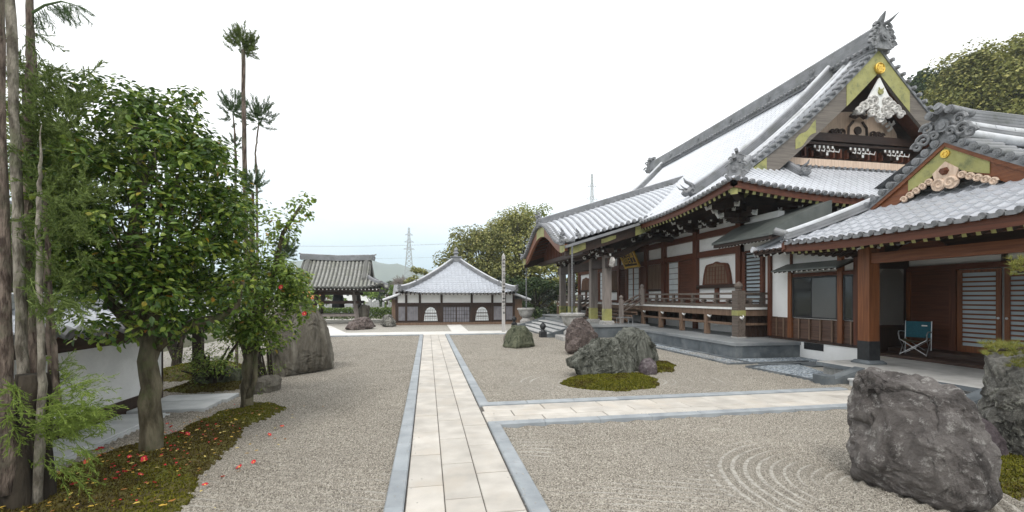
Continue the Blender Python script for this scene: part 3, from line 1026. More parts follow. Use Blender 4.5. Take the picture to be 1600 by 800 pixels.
# eaves: pale under-tile strip, red eave board, soffit and rafters with yellow ends
def eave_strip(P, s0, s1, dz0, dz1, t0, t1, n, m, name, parent=hall):
    b = MB()
    def q(s, t, dz):
        x = P(s, t); return (x[0], x[1], x[2] + dz)
    ss = frange(s0, s1, n)
    vs = []
    for s in ss:
        vs += [q(s, t0, dz0), q(s, t0, dz1), q(s, t1, dz1), q(s, t1, dz0)]
    fs = [(0, 1, 2, 3), tuple(reversed(range(n * 4, n * 4 + 4)))]
    for i in range(n):
        for k in range(4):
            fs.append((i * 4 + k, i * 4 + (k + 1) % 4, i * 4 + 4 + (k + 1) % 4, i * 4 + 4 + k))
    b.add(vs, fs)
    return b.build(name, m, parent)
PAL = M['pale_wood']
for P, s0, s1 in ((PW, A0, A1), (PS, EX, 2 * RX - EX)):
    m_ = .03
    eave_strip(P, s0 + m_, s1 - m_, -.055, -.02, .02, .3, 50, 'grey_wood', 'eave_lath')
    eave_strip(P, s0 + .07, s1 - .07, -.30, -.058, .07, .22, 50, 'redy' if P is PW else 'redx', 'eave_board')
def soffit(P, s0, s1, name, T=2.5):
    b = MB()
    vs = []
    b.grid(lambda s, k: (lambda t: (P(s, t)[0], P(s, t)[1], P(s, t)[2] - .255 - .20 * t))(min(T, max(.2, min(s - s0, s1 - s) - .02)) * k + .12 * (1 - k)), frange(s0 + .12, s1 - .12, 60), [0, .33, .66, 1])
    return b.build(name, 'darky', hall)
soffit(PW, A0, A1, 'soffit')
soffit(PS, EX, 2 * RX - EX, 'soffit')
def rafters(P, s0, s1, pitch, T, parent, mats, dz=-.42, w=.12, h=.125, t0=.13, corner=None, fall=.2):
    """each rafter is a part; the yellow end faces out"""
    s = s0
    while s <= s1:
        tt = T
        if corner is not None:
            tt = max(.45, min(T, corner(s)))
        b = MB()
        p, q = P(s, t0), P(s, tt)
        b.bar((p[0], p[1], p[2] + dz + h / 2), (q[0], q[1], q[2] + dz + h / 2 - fall * tt), w, h, 0, endmi=1)
        b.build('rafter', mats, parent)
        s += pitch
rafters(PW, A0 + .35, 19.5, .265, 2.1, hall, ['dark', 'green_gold'], corner=lambda s: s - A0)
rafters(PW, 28.5, 35.0, .53, 2.1, hall, ['dark', 'green_gold'], corner=lambda s: A1 - s)
rafters(PS, EX + .35, 17.5, .265, 2.1, hall, ['dark', 'green_gold'], corner=lambda s: s - EX)
b = MB()                                        # hip rafter with its square gilt end
b.bar((EX + .16, A0 + .16, 5.36), (11.9, 15.5, 5.62), .22, .26, 0, endmi=1)
b.build('hip_rafter', ['dark', 'green_gold'], hall)

# gable: barge boards, gilt plates, pendant, wall with carvings
def barge(Pn, name):
    b = MB()
    T = frange(1.75, WB - .001, 18)
    def lo(t):
        return .80 + .12 * abs(t - 5) / 4
    strip_board(b, [(Pn(16, t)[0], 15.02, prof(t) - .10) for t in T], [(Pn(16, t)[0], 15.02, prof(t) - .10 - lo(t)) for t in T], (0, .12, 0))
    o = b.build(name, 'barge', hall)
    for a, c, w0, w1 in ((WB - 1.5, WB - .002, 0, 1), (4.2, 5.1, .30, .80), (1.74, 2.95, 0, 1)):
        b = MB()
        T2 = frange(a, c, 10)
        e = lambda t, k: (.06 * math.sin(9 * t + k))
        strip_board(b, [(Pn(16, t)[0], 15.005, prof(t) - .10 - lo(t) * w0 + (e(t, 0) if w0 else 0)) for t in T2],
                    [(Pn(16, t)[0], 15.005, prof(t) - .10 - lo(t) * w1 + (e(t, 2) if w0 else -.004)) for t in T2], (0, .016, 0))
        b.build('gilt_plate', 'green_gold', o)
    b = MB()                                    # reddish moulding under the verge
    strip_board(b, [(Pn(16, t)[0], 15.14, prof(t) - .095) for t in T], [(Pn(16, t)[0], 15.14, prof(t) - .26) for t in T], (0, .95, 0))
    b.build('verge_soffit', 'redx', o)
    return o
bw = barge(PW, 'bargeboard')
be = barge(PE, 'bargeboard')
b = MB()
b.disc((RX, 14.975, (zr - .85)), (0, 1, 0), .22, .05, 24)
for k in range(6):
    a = k * math.pi / 3
    b.disc((RX + .11 * math.cos(a), 14.94, (zr - .85) + .11 * math.sin(a)), (0, 1, 0), .06, .04, 10)
b.tube([(RX + .20 * math.cos(a), 14.94, (zr - .85) + .20 * math.sin(a)) for a in frange(0, 2 * math.pi, 24)], .03, 6, cap=False)
b.disc((RX, 14.94, (zr - .85)), (0, 1, 0), .05, .04, 10)
b.build('crest', 'gold', hall)
b = MB()
b.prism([(RX, 14.96, (zr - 1.22)), (RX - .52, 14.96, zr - 2.05), (RX, 14.96, zr - 2.8), (RX + .52, 14.96, zr - 2.05)], (0, .07, 0))
gg = b.build('gable_pendant', 'white', hall)
b = MB()
for k in (-1, 1):
    for (dx, z, r) in ((.30, 9.62, .22), (.52, 9.48, .2), (.75, 9.36, .19), (.98, 9.18, .16), (.24, 9.30, .2), (.42, 9.12, .15)):
        spiral(b, (RX + k * dx, 14.93, z - 11.8 + zr), (k, 0, 0), (0, 0, 1), r, 1.5, .06)
        b.disc((RX + k * dx, 14.97, z - 11.8 + zr), (0, 1, 0), r * .85, .06, 10)
    spiral(b, (RX + k * .1, 14.93, zr - 2.78), (k, 0, 0), (0, 0, 1), .14, 1.4, .05)
b.disc((RX, 14.97, zr - 2.8), (0, 1, 0), .2, .08, 10)
b.build('pendant_carving', 'carved_white', gg)
b = MB()
b.disc((RX, 14.93, zr - 1.8), (0, 1, 0), .11, .08, 8)
for a in (.9, 2.2):
    b.tube([(RX, 14.93, zr - 1.8), (RX + .2 * math.cos(a), 14.9, zr - 1.8 + .2 * math.sin(a))], [.05, .02], 6)
b.build('pendant_boss', 'green_gold', gg)
b = MB()
T = frange(2.2, WB, 14)
tops = [(PW(16, t)[0], 16.05, prof(t) - .12) for t in T] + [(PE(16, t)[0], 16.05, prof(t) - .12) for t in reversed(T[:-1])]
strip_board(b, tops, [(p[0], 16.05, 6.6) for p in tops], (0, .15, 0))
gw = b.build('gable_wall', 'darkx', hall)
b = MB()
pts = []
for a in frange(math.pi, 0, 14):
    pts.append((RX + 2.15 * math.cos(a), 16.02, 8.52 + 1.12 * math.sin(a) ** .8))
b.prism(pts, (0, .028, 0))
b.build('gable_panel', 'pale_wood', gw)
b = MB()
b.box(RX - 2.75, RX + 2.75, 15.72, 16.04, 8.24, 8.56)
b.box(RX - 2.9, RX + 2.9, 15.8, 16.04, 8.10, 8.20)
b.build('gable_beam', 'darkx', gw)
for dx in (-1.85, -.15, 1.55):
    b = MB()
    x = RX + dx
    b.box(x - .18, x + .18, 15.7, 16.0, 7.62, 7.80)
    b.box(x - .42, x + .42, 15.72, 15.86, 7.86, 8.02)
    for k in (-.42, -.2, 0, .2, .42):
        b.box(x + k - .035, x + k + .035, 15.69, 15.72, 7.92, 8.02, 1)
        b.tube([(x + k, 15.6, 7.78), (x + k * 1.1, 15.46, 7.70), (x + k * 1.1, 15.42, 7.82)], [.028, .024, .01], 6, 1)
    b.box(x - .05, x + .05, 15.55, 15.75, 7.55, 7.86, 0)
    b.box(x - .045, x + .045, 15.53, 15.549, 7.58, 7.70, 1)
    b.build('gable_bracket', ['dark', 'white'], gw)
b = MB()
for k in range(16):
    x = RX - 2.6 + k * .34
    b.box(x, x + .07, 15.85, 16.03, 7.62, 7.98)
b.build('gable_lattice', 'redx', gw)
b = MB()                                        # frog-leg strut in the panel, curls on the beam
b.prism([(RX - .55, 15.93, 8.57), (RX - .46, 15.93, 8.95), (RX - .25, 15.93, 9.22), (RX + .25, 15.93, 9.22), (RX + .46, 15.93, 8.95), (RX + .55, 15.93, 8.57)], (0, .085, 0))
for k in (-1, 1):
    for dx, r in ((.75, .16), (1.0, .15), (1.22, .11)):
        spiral(b, (RX + k * dx, 15.9, 8.68), (k, 0, 0), (0, 0, 1), r, 1.4, .05, 1)
    b.tube([(RX + k * .46, 15.9, 8.6), (RX + k * .44, 15.9, 8.95), (RX + k * .22, 15.9, 9.2)], .05, 6, 1)
b.disc((RX, 15.9, 8.82), (0, 1, 0), .17, .06, 14, 1)
b.tube([(RX - .4, 15.88, 9.42), (RX - .2, 15.8, 9.32), (RX, 15.78, 9.42), (RX + .2, 15.8, 9.32), (RX + .4, 15.88, 9.42)], .07, 6, 1)
b.build('frog_leg_strut', ['pale_wood', 'dark'], gw)
b = MB()
for dx, z in ((-.35, 9.48), (-.1, 9.55), (.15, 9.5), (.38, 9.42), (1.2, 9.25), (1.4, 9.15), (1.62, 9.2), (1.5, 8.98)):
    b.tube([(RX + dx, 15.9, z - .08), (RX + dx + .05, 15.78, z), (RX + dx, 15.76, z + .1)], [.07, .06, .02], 6)
b.build('gable_carving', 'carved_white', gw)
b = MB()
b.box(13.2, 22.0, 15.5, 16.03, 7.12, 7.4)
b.build('gable_sill', 'pale_wood', gw)
b = MB()
for k in range(34):
    b.tube([(13.0 + k * .27, 15.78, 7.12), (13.0 + k * .27, 15.45, 7.06)], .07, 7)
b.build('gable_foot_tiles', 'ridge', gw)

# ------------------------------------------------ hall walls
XW = 11.9
b = MB()
b.box(XW + .04, XW + .3, 15.5, 34.5, 1.45, 5.3)
b.build('wall', 'plaster', hall)
b = MB()
b.box(XW + .3, 25.1, 15.55, 15.8, .4, 5.6)
b.build('wall', 'plaster', hall)
b = MB()
b.box(XW + .3, 25.1, 34.2, 34.5, .4, 5.6)
b.build('wall', 'plaster', hall)
b = MB()
b.box(24.8, 25.1, 15.8, 34.2, .4, 5.6)
b.build('wall', 'plaster', hall)
YC = [15.6, 18.5, 21.3, 23.2, 26.8, 28.7, 31.5, 34.4]
for y in YC:
    b = MB()
    b.box(XW - .13, XW + .14, y - .14, y + .14, .49, 4.95)
    b.build('column', 'red', hall)
for z0, z1, d in ((3.62, 3.88, .09), (4.44, 4.70, .10), (1.56, 1.70, .08)):
    b = MB()
    b.box(XW - d, XW + .04, 15.46, 34.54, z0, z1)
    b.build('beam', 'redy', hall)
b = MB()
b.box(XW - .12, XW + .04, 15.46, 34.54, 4.92, 6.25)
b.build('bracket_wall', 'darky', hall)
b = MB()
b.box(XW + .041, 25.1, 15.42, 15.54, 4.44, 6.6)
b.build('bracket_wall', 'darkx', hall)
for y in (15.6, 17.05, 18.5, 19.9, 21.3, 23.2, 28.7, 31.5, 34.4):
    bracket(hall, XW - .2, y, 4.80, .95 if y in YC else .6)
bracket(hall, XW - .25, 15.3, 4.72, 1.35, name='corner_bracket')
for x in (13.5, 15.2):
    bracket(hall, x, 15.35, 4.85, .9, diry=True)

def cusped_window(yc, parent, x=XW, face=-1):
    """bell-shaped temple window: frame, lattice, sill"""
    ol = [(-.94, 2.42), (-.86, 2.85), (-.74, 3.18), (-.66, 3.27), (-.46, 3.30), (-.2, 3.32), (0, 3.38), (.2, 3.32), (.46, 3.30), (.66, 3.27), (.74, 3.18), (.86, 2.85), (.94, 2.42)]
    b = MB()
    b.prism([(x + .035, yc + a, z) for a, z in ol], (-.10, 0, 0))
    f = b.build('window', 'red', parent)
    b = MB()
    b.prism([(x - .066, yc + a * .80, 2.46 + (z - 2.42) * .88) for a, z in ol], (-.012, 0, 0))
    b.build('pane', 'brown_wood', f)
    b = MB()
    for k in range(-3, 4):
        a = yc + k * .2
        b.box(x - .095, x - .079, a - (.035 if k == 0 else .011), a + (.035 if k == 0 else .011), 2.47, 3.17)
    for z in (2.62, 2.8, 2.98, 3.14):
        b.box(x - .092, x - .080, yc - .62, yc + .62, z - .011, z + .011)
    b.build('lattice', 'red', f)
    b = MB()
    b.box(x - .12, x + .04, yc - 1.30, yc + 1.30, 2.27, 2.415)
    b.build('window_sill', 'darky', f)
    b = MB()
    b.box(x - .05, x + .04, yc - .11, yc + .11, 1.70, 2.27)
    b.build('sill_post', 'red', f)

cusped_window(17.05, hall)
cusped_window(32.95, hall)

def shoji(y0, y1, z0, z1, parent, x=XW, mid=False, bars=7, m='paper'):
    b = MB()
    b.box(x - .02, x + .03, y0, y1, z0, z1)
    f = b.build('sliding_screen', m, parent)
    b = MB()
    for k in range(bars + 1):
        z = lerp(z0, z1, k / bars)
        b.box(x - .042, x - .021, y0, y1, z - .012, z + .012)
    b.build('screen_bars', 'grey_woody', f)
    b = MB()
    b.box(x - .05, x - .015, y0 - .06, y0, z0, z1)
    b.box(x - .05, x - .015, y1, y1 + .06, z0, z1)
    if mid:
        c = (y0 + y1) / 2
        b.box(x - .055, x - .022, c - .045, c + .045, z0, z1)
    b.build('screen_frame', 'orange', f)
    return f
def batten_panel(y0, y1, z0, z1, parent, x=XW, horiz=True, m='red'):
    b = MB()
    b.box(x - .03, x + .03, y0, y1, z0, z1)
    if horiz:
        k = z0 + .05
        while k < z1 - .03:
            b.box(x - .055, x - .03, y0 + .04, y1 - .04, k, k + .035); k += .14
        b.box(x - .06, x - .031, y0, y0 + .05, z0, z1)
        b.box(x - .06, x - .031, y1 - .05, y1, z0, z1)
    else:
        k = y0 + .03
        while k < y1 - .02:
            b.box(x - .05, x - .03, k, k + .03, z0, z1); k += .13
    return b.build('door_panel', m, parent)

for mir in (False, True):
    F = (lambda a: 50 - a) if mir else (lambda a: a)
    def rng(a, c):
        return (min(F(a), F(c)), max(F(a), F(c)))
    y0, y1 = rng(18.66, 19.88); batten_panel(y0, y1, 1.70, 3.6, hall, m='redy')
    y0, y1 = rng(19.98, 20.84); shoji(y0, y1, 1.70, 3.58, hall)
    y0, y1 = rng(20.92, 21.16); batten_panel(y0, y1, 1.70, 3.6, hall, horiz=False)
    y0, y1 = rng(21.45, 23.05); batten_panel(y0, y1, 2.32, 3.6, hall, horiz=False, m='brown_wood')
    b = MB()
    y0, y1 = rng(21.44, 23.06); b.box(XW - .055, XW + .04, y0, y1, 2.20, 2.315); b.build('beam', 'darky', hall)
    y0, y1 = rng(23.36, 24.0); batten_panel(y0, y1, 1.70, 3.6, hall, horiz=False)
shoji(24.1, 25.5, 1.70, 3.58, hall, mid=True, bars=6)
batten_panel(25.6, 26.62, 1.70, 3.6, hall)

# ------------------------------------------------ under the floor, veranda
b = MB()
b.box(XW - .02, XW + .2, 15.5, 34.5, .45, .86)
b.build('base_plaster', 'plaster', hall)
b = MB()
b.box(XW + .04, XW + .2, 15.5, 34.5, .862, 1.45)
for k in range(60):
    y = 15.55 + k * .315
    b.box(XW + .01, XW + .04, y, y + .06, .862, 1.45)
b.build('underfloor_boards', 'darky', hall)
b = MB()
b.box(10.62, XW + .04, 13.98, 21.2, 1.36, 1.46)
b.box(10.62, XW + .04, 21.2, 36.2, 1.36, 1.46)
vf = b.build('veranda_floor', 'darky', hall)
b = MB()
b.box(10.46, XW - .05, 13.86, 35.6, 1.465, 1.535)
b.build('veranda_edge', 'white', vf)
b = MB()
b.box(10.5, 10.62, 13.92, 36.2, 1.24, 1.46)
b.box(10.62, XW, 13.9, 13.98, 1.24, 1.46)
b.build('veranda_beam', 'brown_wood', vf)
for i, y in enumerate((13.96, 15.75, 17.5, 19.25, 21.0, 29.0, 30.75, 32.5, 34.25, 36)):
    b = MB()
    wd = .15 if i == 0 else .085
    z1 = 1.24 if i else 2.12
    b.box(10.57 - wd, 10.57 + wd, y - wd, y + wd, .5, z1)
    if i == 0:
        b.lathe([(.10, 0), (.13, .02), (.09, .05), (.12, .08), (.15, .15), (.12, .23), (.03, .30), (.0, .33)], (10.57, y, 2.12), 12)
    vp = b.build('veranda_post', 'grey_woody' if i == 0 else 'brown_wood', hall)
    b = MB()
    b.tube([(10.53, y - .1, 1.22), (10.53, y - .24, 1.16), (10.53, y - .30, 1.22), (10.53, y - .27, 1.29)], [.04, .035, .025, .01], 6)
    b.build('bracket_nose', 'white', vp)
    if i == 0:
        b = MB(); b.box(10.41, 10.73, y - .155, y + .155, 1.26, 1.44); b.build('gilt_plate', 'green_gold', vp)
        b = MB(); b.box(10.38, 10.76, y - .19, y + .19, .485, .53); b.build('post_base', 'stone_mid', vp)
b = MB()
b.box(10.75, XW - .02, 14.05, 14.11, .5, 1.3)
for k in range(9):
    b.box(10.78 + k * .125, 10.81 + k * .125, 14.02, 14.05, .5, 1.3)
b.build('veranda_side_boards', 'dark', hall)
b = MB()
b.bar((10.57, 14.0, .95), (10.57, 21, .95), .07, .09)
b.bar((10.72, 13.99, .95), (XW, 13.99, .95), .06, .08)
b.build('tie_rail', 'brown_wood', hall)
def railing(p, q, posts):
    p, q = Vector(p), Vector(q)
    for z, h, wd in ((1.60, .11, .12), (1.83, .06, .08), (2.02, .075, .085)):
        b = MB()
        b.bar(p + Vector((0, 0, z)), q + Vector((0, 0, z)), wd, h)
        b.build('rail', 'grey_woody', hall)
    for k in range(posts):
        c = p.lerp(q, (k + .5) / posts)
        b = MB()
        tall = k % 2 == 1
        b.box(c.x - .05, c.x + .05, c.y - .05, c.y + .05, 1.65, 2.06 if tall else 1.82)
        b.box(c.x - .075, c.x + .075, c.y - .075, c.y + .075, 1.655, 1.70)
        b.box(c.x - .075, c.x + .075, c.y - .075, c.y + .075, 1.74, 1.79)
        b.build('railing_post', 'grey_woody', hall)
railing((10.57, 14.12, 0), (10.57, 20.75, 0), 9)
railing((10.73, 13.96, 0), (11.75, 13.96, 0), 2)
railing((10.57, 27.3, 0), (10.57, 36, 0), 11)
# wooden stair with its rails
for sgn, y in ((-1, 20.9), (1, 27.1)):
    for x, z0, z1 in ((10.45, 1.5, 2.30), (9.35, .55, 1.75)):
        b = MB()
        b.box(x - .09, x + .09, y - .09, y + .09, z0, z1)
        b.lathe([(.085, 0), (.10, .02), (.07, .05), (.10, .10), (.10, .16), (.02, .24), (0, .25)], (x, y, z1), 10)
        b.build('newel_post', 'grey_wood', hall)
    for dz in (.20, .42, .62):
        b = MB()
        b.tube([(9.40, y, .95 + dz - .02), (10.0, y, 1.32 + dz * .9), (10.42, y, 1.55 + dz * .8)], .042, 8)
        b.build('stair_rail', 'grey_woody', hall)
for k in range(5):
    b = MB()
    x = 10.36 - k * .26
    z = 1.34 - k * .17
    b.box(x - .15, x + .15, 21.0, 27.0, z - .06, z)
    b.box(x + .1, x + .15, 21.0, 27.0, z - .17, z - .061)
    b.build('stair_tread', 'brown_wood', hall)

# ------------------------------------------------ entrance porch of the hall (step-canopy roof)
KX0, KYC, KHW = 5.95, 23.85, 4.45
def KE(x):
    return 4.18 + .305 * (x - KX0)
def KR(x):
    return 5.70 + .322 * (x - KX0)
def KZ(x, y):
    a = min(1, abs(y - KYC) / KHW)
    return KE(x) + (KR(x) - KE(x)) * (.5 + .5 * math.cos(math.pi * a)) ** .92 + .14 * max(0, a - .7) ** 2 / .09
def below_main(v):
    return v[0] > EX and v[2] < prof(v[0] - EX) - .10
b = MB()
for sg in (-1, 1):
    P = (lambda sg: (lambda s, t: (s, KYC + sg * (KHW - t), KZ(s, KYC + sg * (KHW - t)))))(sg)
    tile_slope(b, P, KX0, 14.7, .29, lambda s: KHW, nrow=22, h=.12, skip=below_main, thick=.04, panshademi=1)  # pans get the dark ridge grey: shade between the rolls put into colour
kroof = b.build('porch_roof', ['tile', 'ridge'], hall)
b = MB()
for y in frange(KYC - KHW, KYC + KHW, 40):
    z = KZ(KX0, y)
    b.tube([(KX0 - .10, y, z + .08), (KX0 + .5, y, z + .10)], .085, 9)
    b.disc((KX0 - .12, y, z + .08), (1, 0, 0), .055, .03, 8)
b.build('verge_tiles', 'ridge', kroof, smooth=True, angle=40)
b = MB()
path = [(x, KYC, KR(x) - .05) for x in frange(KX0 + .05, 14.4, 14)]
b.sweep(ridge_section(.46, .50, courses=5), path, side=(0, 1, 0))
x = KX0 + .2
while x < 14.2:
    for k in (-1, 1):
        b.tube([(x, KYC + k * .22, KR(x) + .12), (x, KYC + k * .36, KR(x) + .06)], .07, 7)
    x += .29
kr = b.build('ridge', 'ridge', hall)
b = MB()
onigawara(b, (KX0 - .02, KYC, KR(KX0) - .05), (-1, 0, 0), .62, horn=False)
dragon(b, (KX0 + .05, KYC, KR(KX0) + .35), (-1, 0, .3), .55)
b.build('ridge_ornament', 'oni', kr, smooth=True, angle=40)
for x, y in ((6.9, 20.1), (6.4, 20.9), (6.9, 27.6)):
    b = MB()
    dragon(b, (x, y, KZ(x, y) + .06), (-.8, -.6, 0), .42)
    b.build('roof_ornament', 'oni', kroof, smooth=True, angle=40)
b = MB()
for k in (-1, 1):
    y = KYC + k * (KHW - .1)
    onigawara(b, (KX0 - .05, y, KE(KX0) + .05), (-1, k * .4, 0), .36)
b.build('corner_ornament', 'oni', kroof, smooth=True, angle=40)
# side gutters, eave boards with gilt plates
for k in (-1, 1):
    y = KYC + k * KHW
    b = MB()
    b.bar((KX0 + .05, y + k * .10, KE(KX0) - .06), (EX - .1, y + k * .10, KE(EX) - .06), .16, .12)
    b.build('gutter', 'ridge', kroof)
    b = MB()
    xs = frange(KX0 + .1, 10.2, 8)
    strip_board(b, [(x, y + (-k) * .06, KE(x) - .10) for x in xs], [(x, y + (-k) * .06, KE(x) - .50 - .05 * math.sin((x - 6) * .8)) for x in xs], (0, -k * .12, 0))
    eb = b.build('eave_board', 'dark', hall)
    for xa, xb, t_, w_ in ((6.25, 7.0, .13, .45), (7.75, 8.45, .19, .38), (9.4, 10.15, .11, .49)):
        b = MB()
        xs = frange(xa, xb, 5)
        strip_board(b, [(x, y - k * .045, KE(x) - t_ - .03 * abs(math.sin(5 * x))) for x in xs], [(x, y - k * .045, KE(x) - w_ - .03 * math.sin((x - 6) * 4)) for x in xs], (0, -k * .014, 0))
        b.build('gilt_plate', 'green_gold', eb)
b = MB()
b.grid(lambda x, y: (x, y, KZ(x, y) - .16), frange(KX0 + .08, 11.2, 10), frange(KYC - KHW + .12, KYC + KHW - .12, 40))
b.build('porch_soffit', 'darkx', hall)
b = MB()
for k in range(30):                             # slatted ceiling ribs following the curve, seen from the front
    y = KYC - KHW + .3 + k * .31
    b.bar((KX0 + .3, y, KZ(KX0 + .3, y) - .22), (9.4, y, KZ(9.4, y) - .22), .07, .09)
b.build('porch_ribs', 'redx', hall)
b = MB()
ys = frange(KYC - KHW + .02, KYC + KHW - .02, 40)
strip_board(b, [(KX0 + .06, y, KZ(KX0, y) - .04) for y in ys], [(KX0 + .06, y, KZ(KX0, y) - .46 - .10 * math.cos((y - KYC) / KHW * math.pi)) for y in ys], (.14, 0, 0))
cb = b.build('curved_bargeboard', 'orangey', hall)
for a, c in ((KYC - .8, KYC + .8), (KYC - KHW + .02, KYC - KHW + .75), (KYC + KHW - .75, KYC + KHW - .02)):
    b = MB()
    ys = frange(a, c, 10)
    strip_board(b, [(KX0 + .045, y, KZ(KX0, y) - .07) for y in ys], [(KX0 + .045, y, KZ(KX0, y) - .47 - .10 * math.cos((y - KYC) / KHW * math.pi)) for y in ys], (.014, 0, 0))
    b.build('gilt_plate', 'green_gold', cb)
b = MB()
ys = frange(KYC - 3.4, KYC + 3.4, 24)
strip_board(b, [(7.1, y, KZ(7.1, y) - .2) for y in ys], [(7.1, y, 4.05) for y in ys], (.1, 0, 0))
for y in frange(KYC - 3.2, KYC + 3.2, 20):
    b.box(7.06, 7.1, y - .04, y + .04, 4.08, max(4.2, KZ(7.1, y) - .35))
b.build('porch_pediment', 'red', hall)
b = MB()
b.box(6.95, 7.25, KYC - 4.2, KYC + 4.2, 3.86, 4.06)
b.build('porch_beam', 'darky', hall)
PX = 8.4
# porch pillars with gilt feet on stone blocks
for y in (20.4, 22.2, 25.8, 27.6):
    b = MB()
    b.bbox(PX - .17, PX + .17, y - .17, y + .17, .78, 3.9, .03)
    pc = b.build('porch_pillar', 'grey_wood', hall)
    b = MB()
    b.box(PX - .18, PX + .18, y - .18, y + .18, .781, 1.34)
    b.build('gilt_foot', 'green_gold', pc)
    b = MB()
    b.bbox(PX - .27, PX + .27, y - .27, y + .27, .595, .78, .04)
    b.build('pillar_base', 'stone_mid', pc)
    if y in (20.4, 27.6):
        b = MB()
        b.tube([(PX, y, 3.75), (9.2, y, 3.98), (10.0, y, 4.42), (10.9, y, 4.72), (11.8, y, 4.72)], [.15, .16, .16, .15, .14], 8)
        b.build('rainbow_beam', 'dark', hall)
    bracket(hall, PX, y, 3.74, .75)
b = MB()
b.box(PX - .15, PX + .15, 19.9, 28.1, 3.30, 3.72)
b.box(PX - .2, PX + .2, 20.0, 28.0, 3.98, 4.18)
b.build('porch_beam', 'darky', hall)
for y, k in ((19.9, -1), (28.1, 1)):
    b = MB()
    spiral(b, (PX, y + k * .12, 3.52), (0, k, 0), (0, 0, 1), .2, 1.4, .08)
    b.disc((PX, y + k * .12, 3.5), (1, 0, 0), .16, .16, 10)
    b.tube([(PX, y, 3.4), (PX, y + k * .25, 3.36), (PX, y + k * .42, 3.55)], [.12, .09, .03], 7)
    b.build('beam_nose', 'carved_white', hall)

# ------------------------------------------------ corridor joining the hall to the entrance building
b = MB()
b.box(XW + .04, XW + .3, 13.75, 15.48, 1.45, 4.9)
b.build('corridor_wall', 'plaster', hall)
shj = None
b = MB()
b.box(XW - .02, XW + .035, 14.5, 15.24, 1.66, 3.56)
sw = b.build('slatted_window', 'frost', hall)
b = MB()
for k in range(14):
    z = 1.70 + k * .138
    b.box(XW - .065, XW - .025, 14.48, 15.26, z - .022, z + .022)
b.build('window_slats', 'dark', sw)
b = MB()
for a, c in ((14.34, 14.48), (15.26, 15.44)):
    b.box(XW - .08, XW + .038, a, c, 1.6, 3.62)
b.box(XW - .08, XW + .038, 14.48, 15.26, 3.562, 3.64)
b.build('window_frame', 'red', sw)
b = MB(); b.box(XW - .1, XW + .038, 13.76, 13.94, .5, 4.3); b.build('column', 'red', hall)
b = MB()
b.prism([(10.55, 12.55, 3.84), (10.55, 12.55, 3.92), (11.5, 12.55, 4.50), (12.9, 12.55, 5.05), (12.9, 12.55, 4.6), (11.5, 12.55, 4.1)], (0, 2.9, 0))
cp = b.build('copper_canopy', 'copper', hall)
b = MB()
b.bar((10.66, 12.6, 3.80), (10.66, 15.42, 3.80), .10, .13)
b.build('canopy_board', 'dark', cp)
for k in range(16):
    y = 12.75 + k * .172
    b = MB()
    b.bar((10.75, y, 3.74), (11.85, y, 4.14), .055, .07, 0, endmi=1)
    b.build('rafter', ['dark', 'white'], cp)

# ================================================================== ENTRANCE HALL (right)
ent = thing('entrance_hall', 'red timber entrance hall with small curved gable, latticed wall and frosted sliding doors', 'entrance hall', (11.6, 8, 0))
QX, QC, QW, QZ = 9.3, 7.62, 3.05, 3.25
def qprof(t):
    return QZ + .527 * t + .0315 * t * t
def qlift(d, t):
    return .10 * max(0, 1 - max(0, d) / 2.5) ** 2 * max(0, 1 - t / 2)
QA1 = 17.0
def QN(s, t):
    return (s, QC + QW - t, qprof(t) + qlift(s - QX, t))
def QS(s, t):
    return (s, QC - QW + t, qprof(t) + qlift(s - QX, t))
def QF(s, t):
    return (QX + t, s, qprof(t) + qlift(min(s - (QC - QW), QC + QW - s), t))
def tmQ(s):
    d = s - QX
    return QW if d > 1.5 else max(0, d)
def tmF(s):
    return max(0, min(1.95, s - (QC - QW), QC + QW - s))
b = MB()
tile_slope(b, QF, QC - QW, QC + QW, .245, tmF, h=.04, rows=.21, step=.026, prof='wave', discs=False)
for i in range(24):                               # flat pendant lips of the eave tiles
    y = QC - QW + .12 + i * .245
    q = QF(y, 0)
    b.tube([(q[0] - .035, y - .045, q[2] + .02), (q[0] + .02, y - .045, q[2] + .025)], .058, 10, 1)
    b.box(q[0] - .03, q[0] + .01, y - .02, y + .13, q[2] - .05, q[2] + .025, 1)
tile_slope(b, QN, QX, QA1, .245, tmQ, h=.04, rows=.21, step=.026, prof='wave', discs=False)
tile_slope(b, QS, QX, QA1, .245, tmQ, h=.04, rows=.21, step=.026, prof='wave', discs=False)
qroof = b.build('roof', ['tile_porch', 'oni'], ent)
# verge of the gable: big round tiles laid across
b = MB()
for Pq, sg in ((QN, 1), (QS, -1)):
    t = QW - 1.68
    while t < QW - .01:
        q = Pq(11.0, t)
        b.tube([(10.52, q[1], q[2] + .10), (11.2, q[1], q[2] + .12)], .082, 12)
        b.tube([(10.50, q[1], q[2] + .10), (10.52, q[1], q[2] + .10)], .060, 12)
        for k in range(5):
            a = k * 1.2566
            b.disc((10.50, q[1] + .032 * math.cos(a), q[2] + .10 + .032 * math.sin(a)), (1, 0, 0), .015, .02, 6)
        t += .19
    T = frange(QW - 1.8, QW, 10)
    strip_board(b, [(10.56, Pq(11, t)[1], qprof(t) + .045) for t in T], [(10.56, Pq(11, t)[1], qprof(t) - .03) for t in T], (.7, 0, 0))
b.build('verge_tiles', 'ridge', qroof, smooth=True, angle=40)
b = MB()
path = [(x, QC, qprof(QW) - .05 - .10 * math.sin(min(1, (x - 10.7) / 5) * math.pi)) for x in frange(10.75, QA1, 12)]
b.sweep(ridge_section(.44, .42, courses=5), path, side=(0, 1, 0))
qr = b.build('ridge', 'ridge', ent)
b = MB()
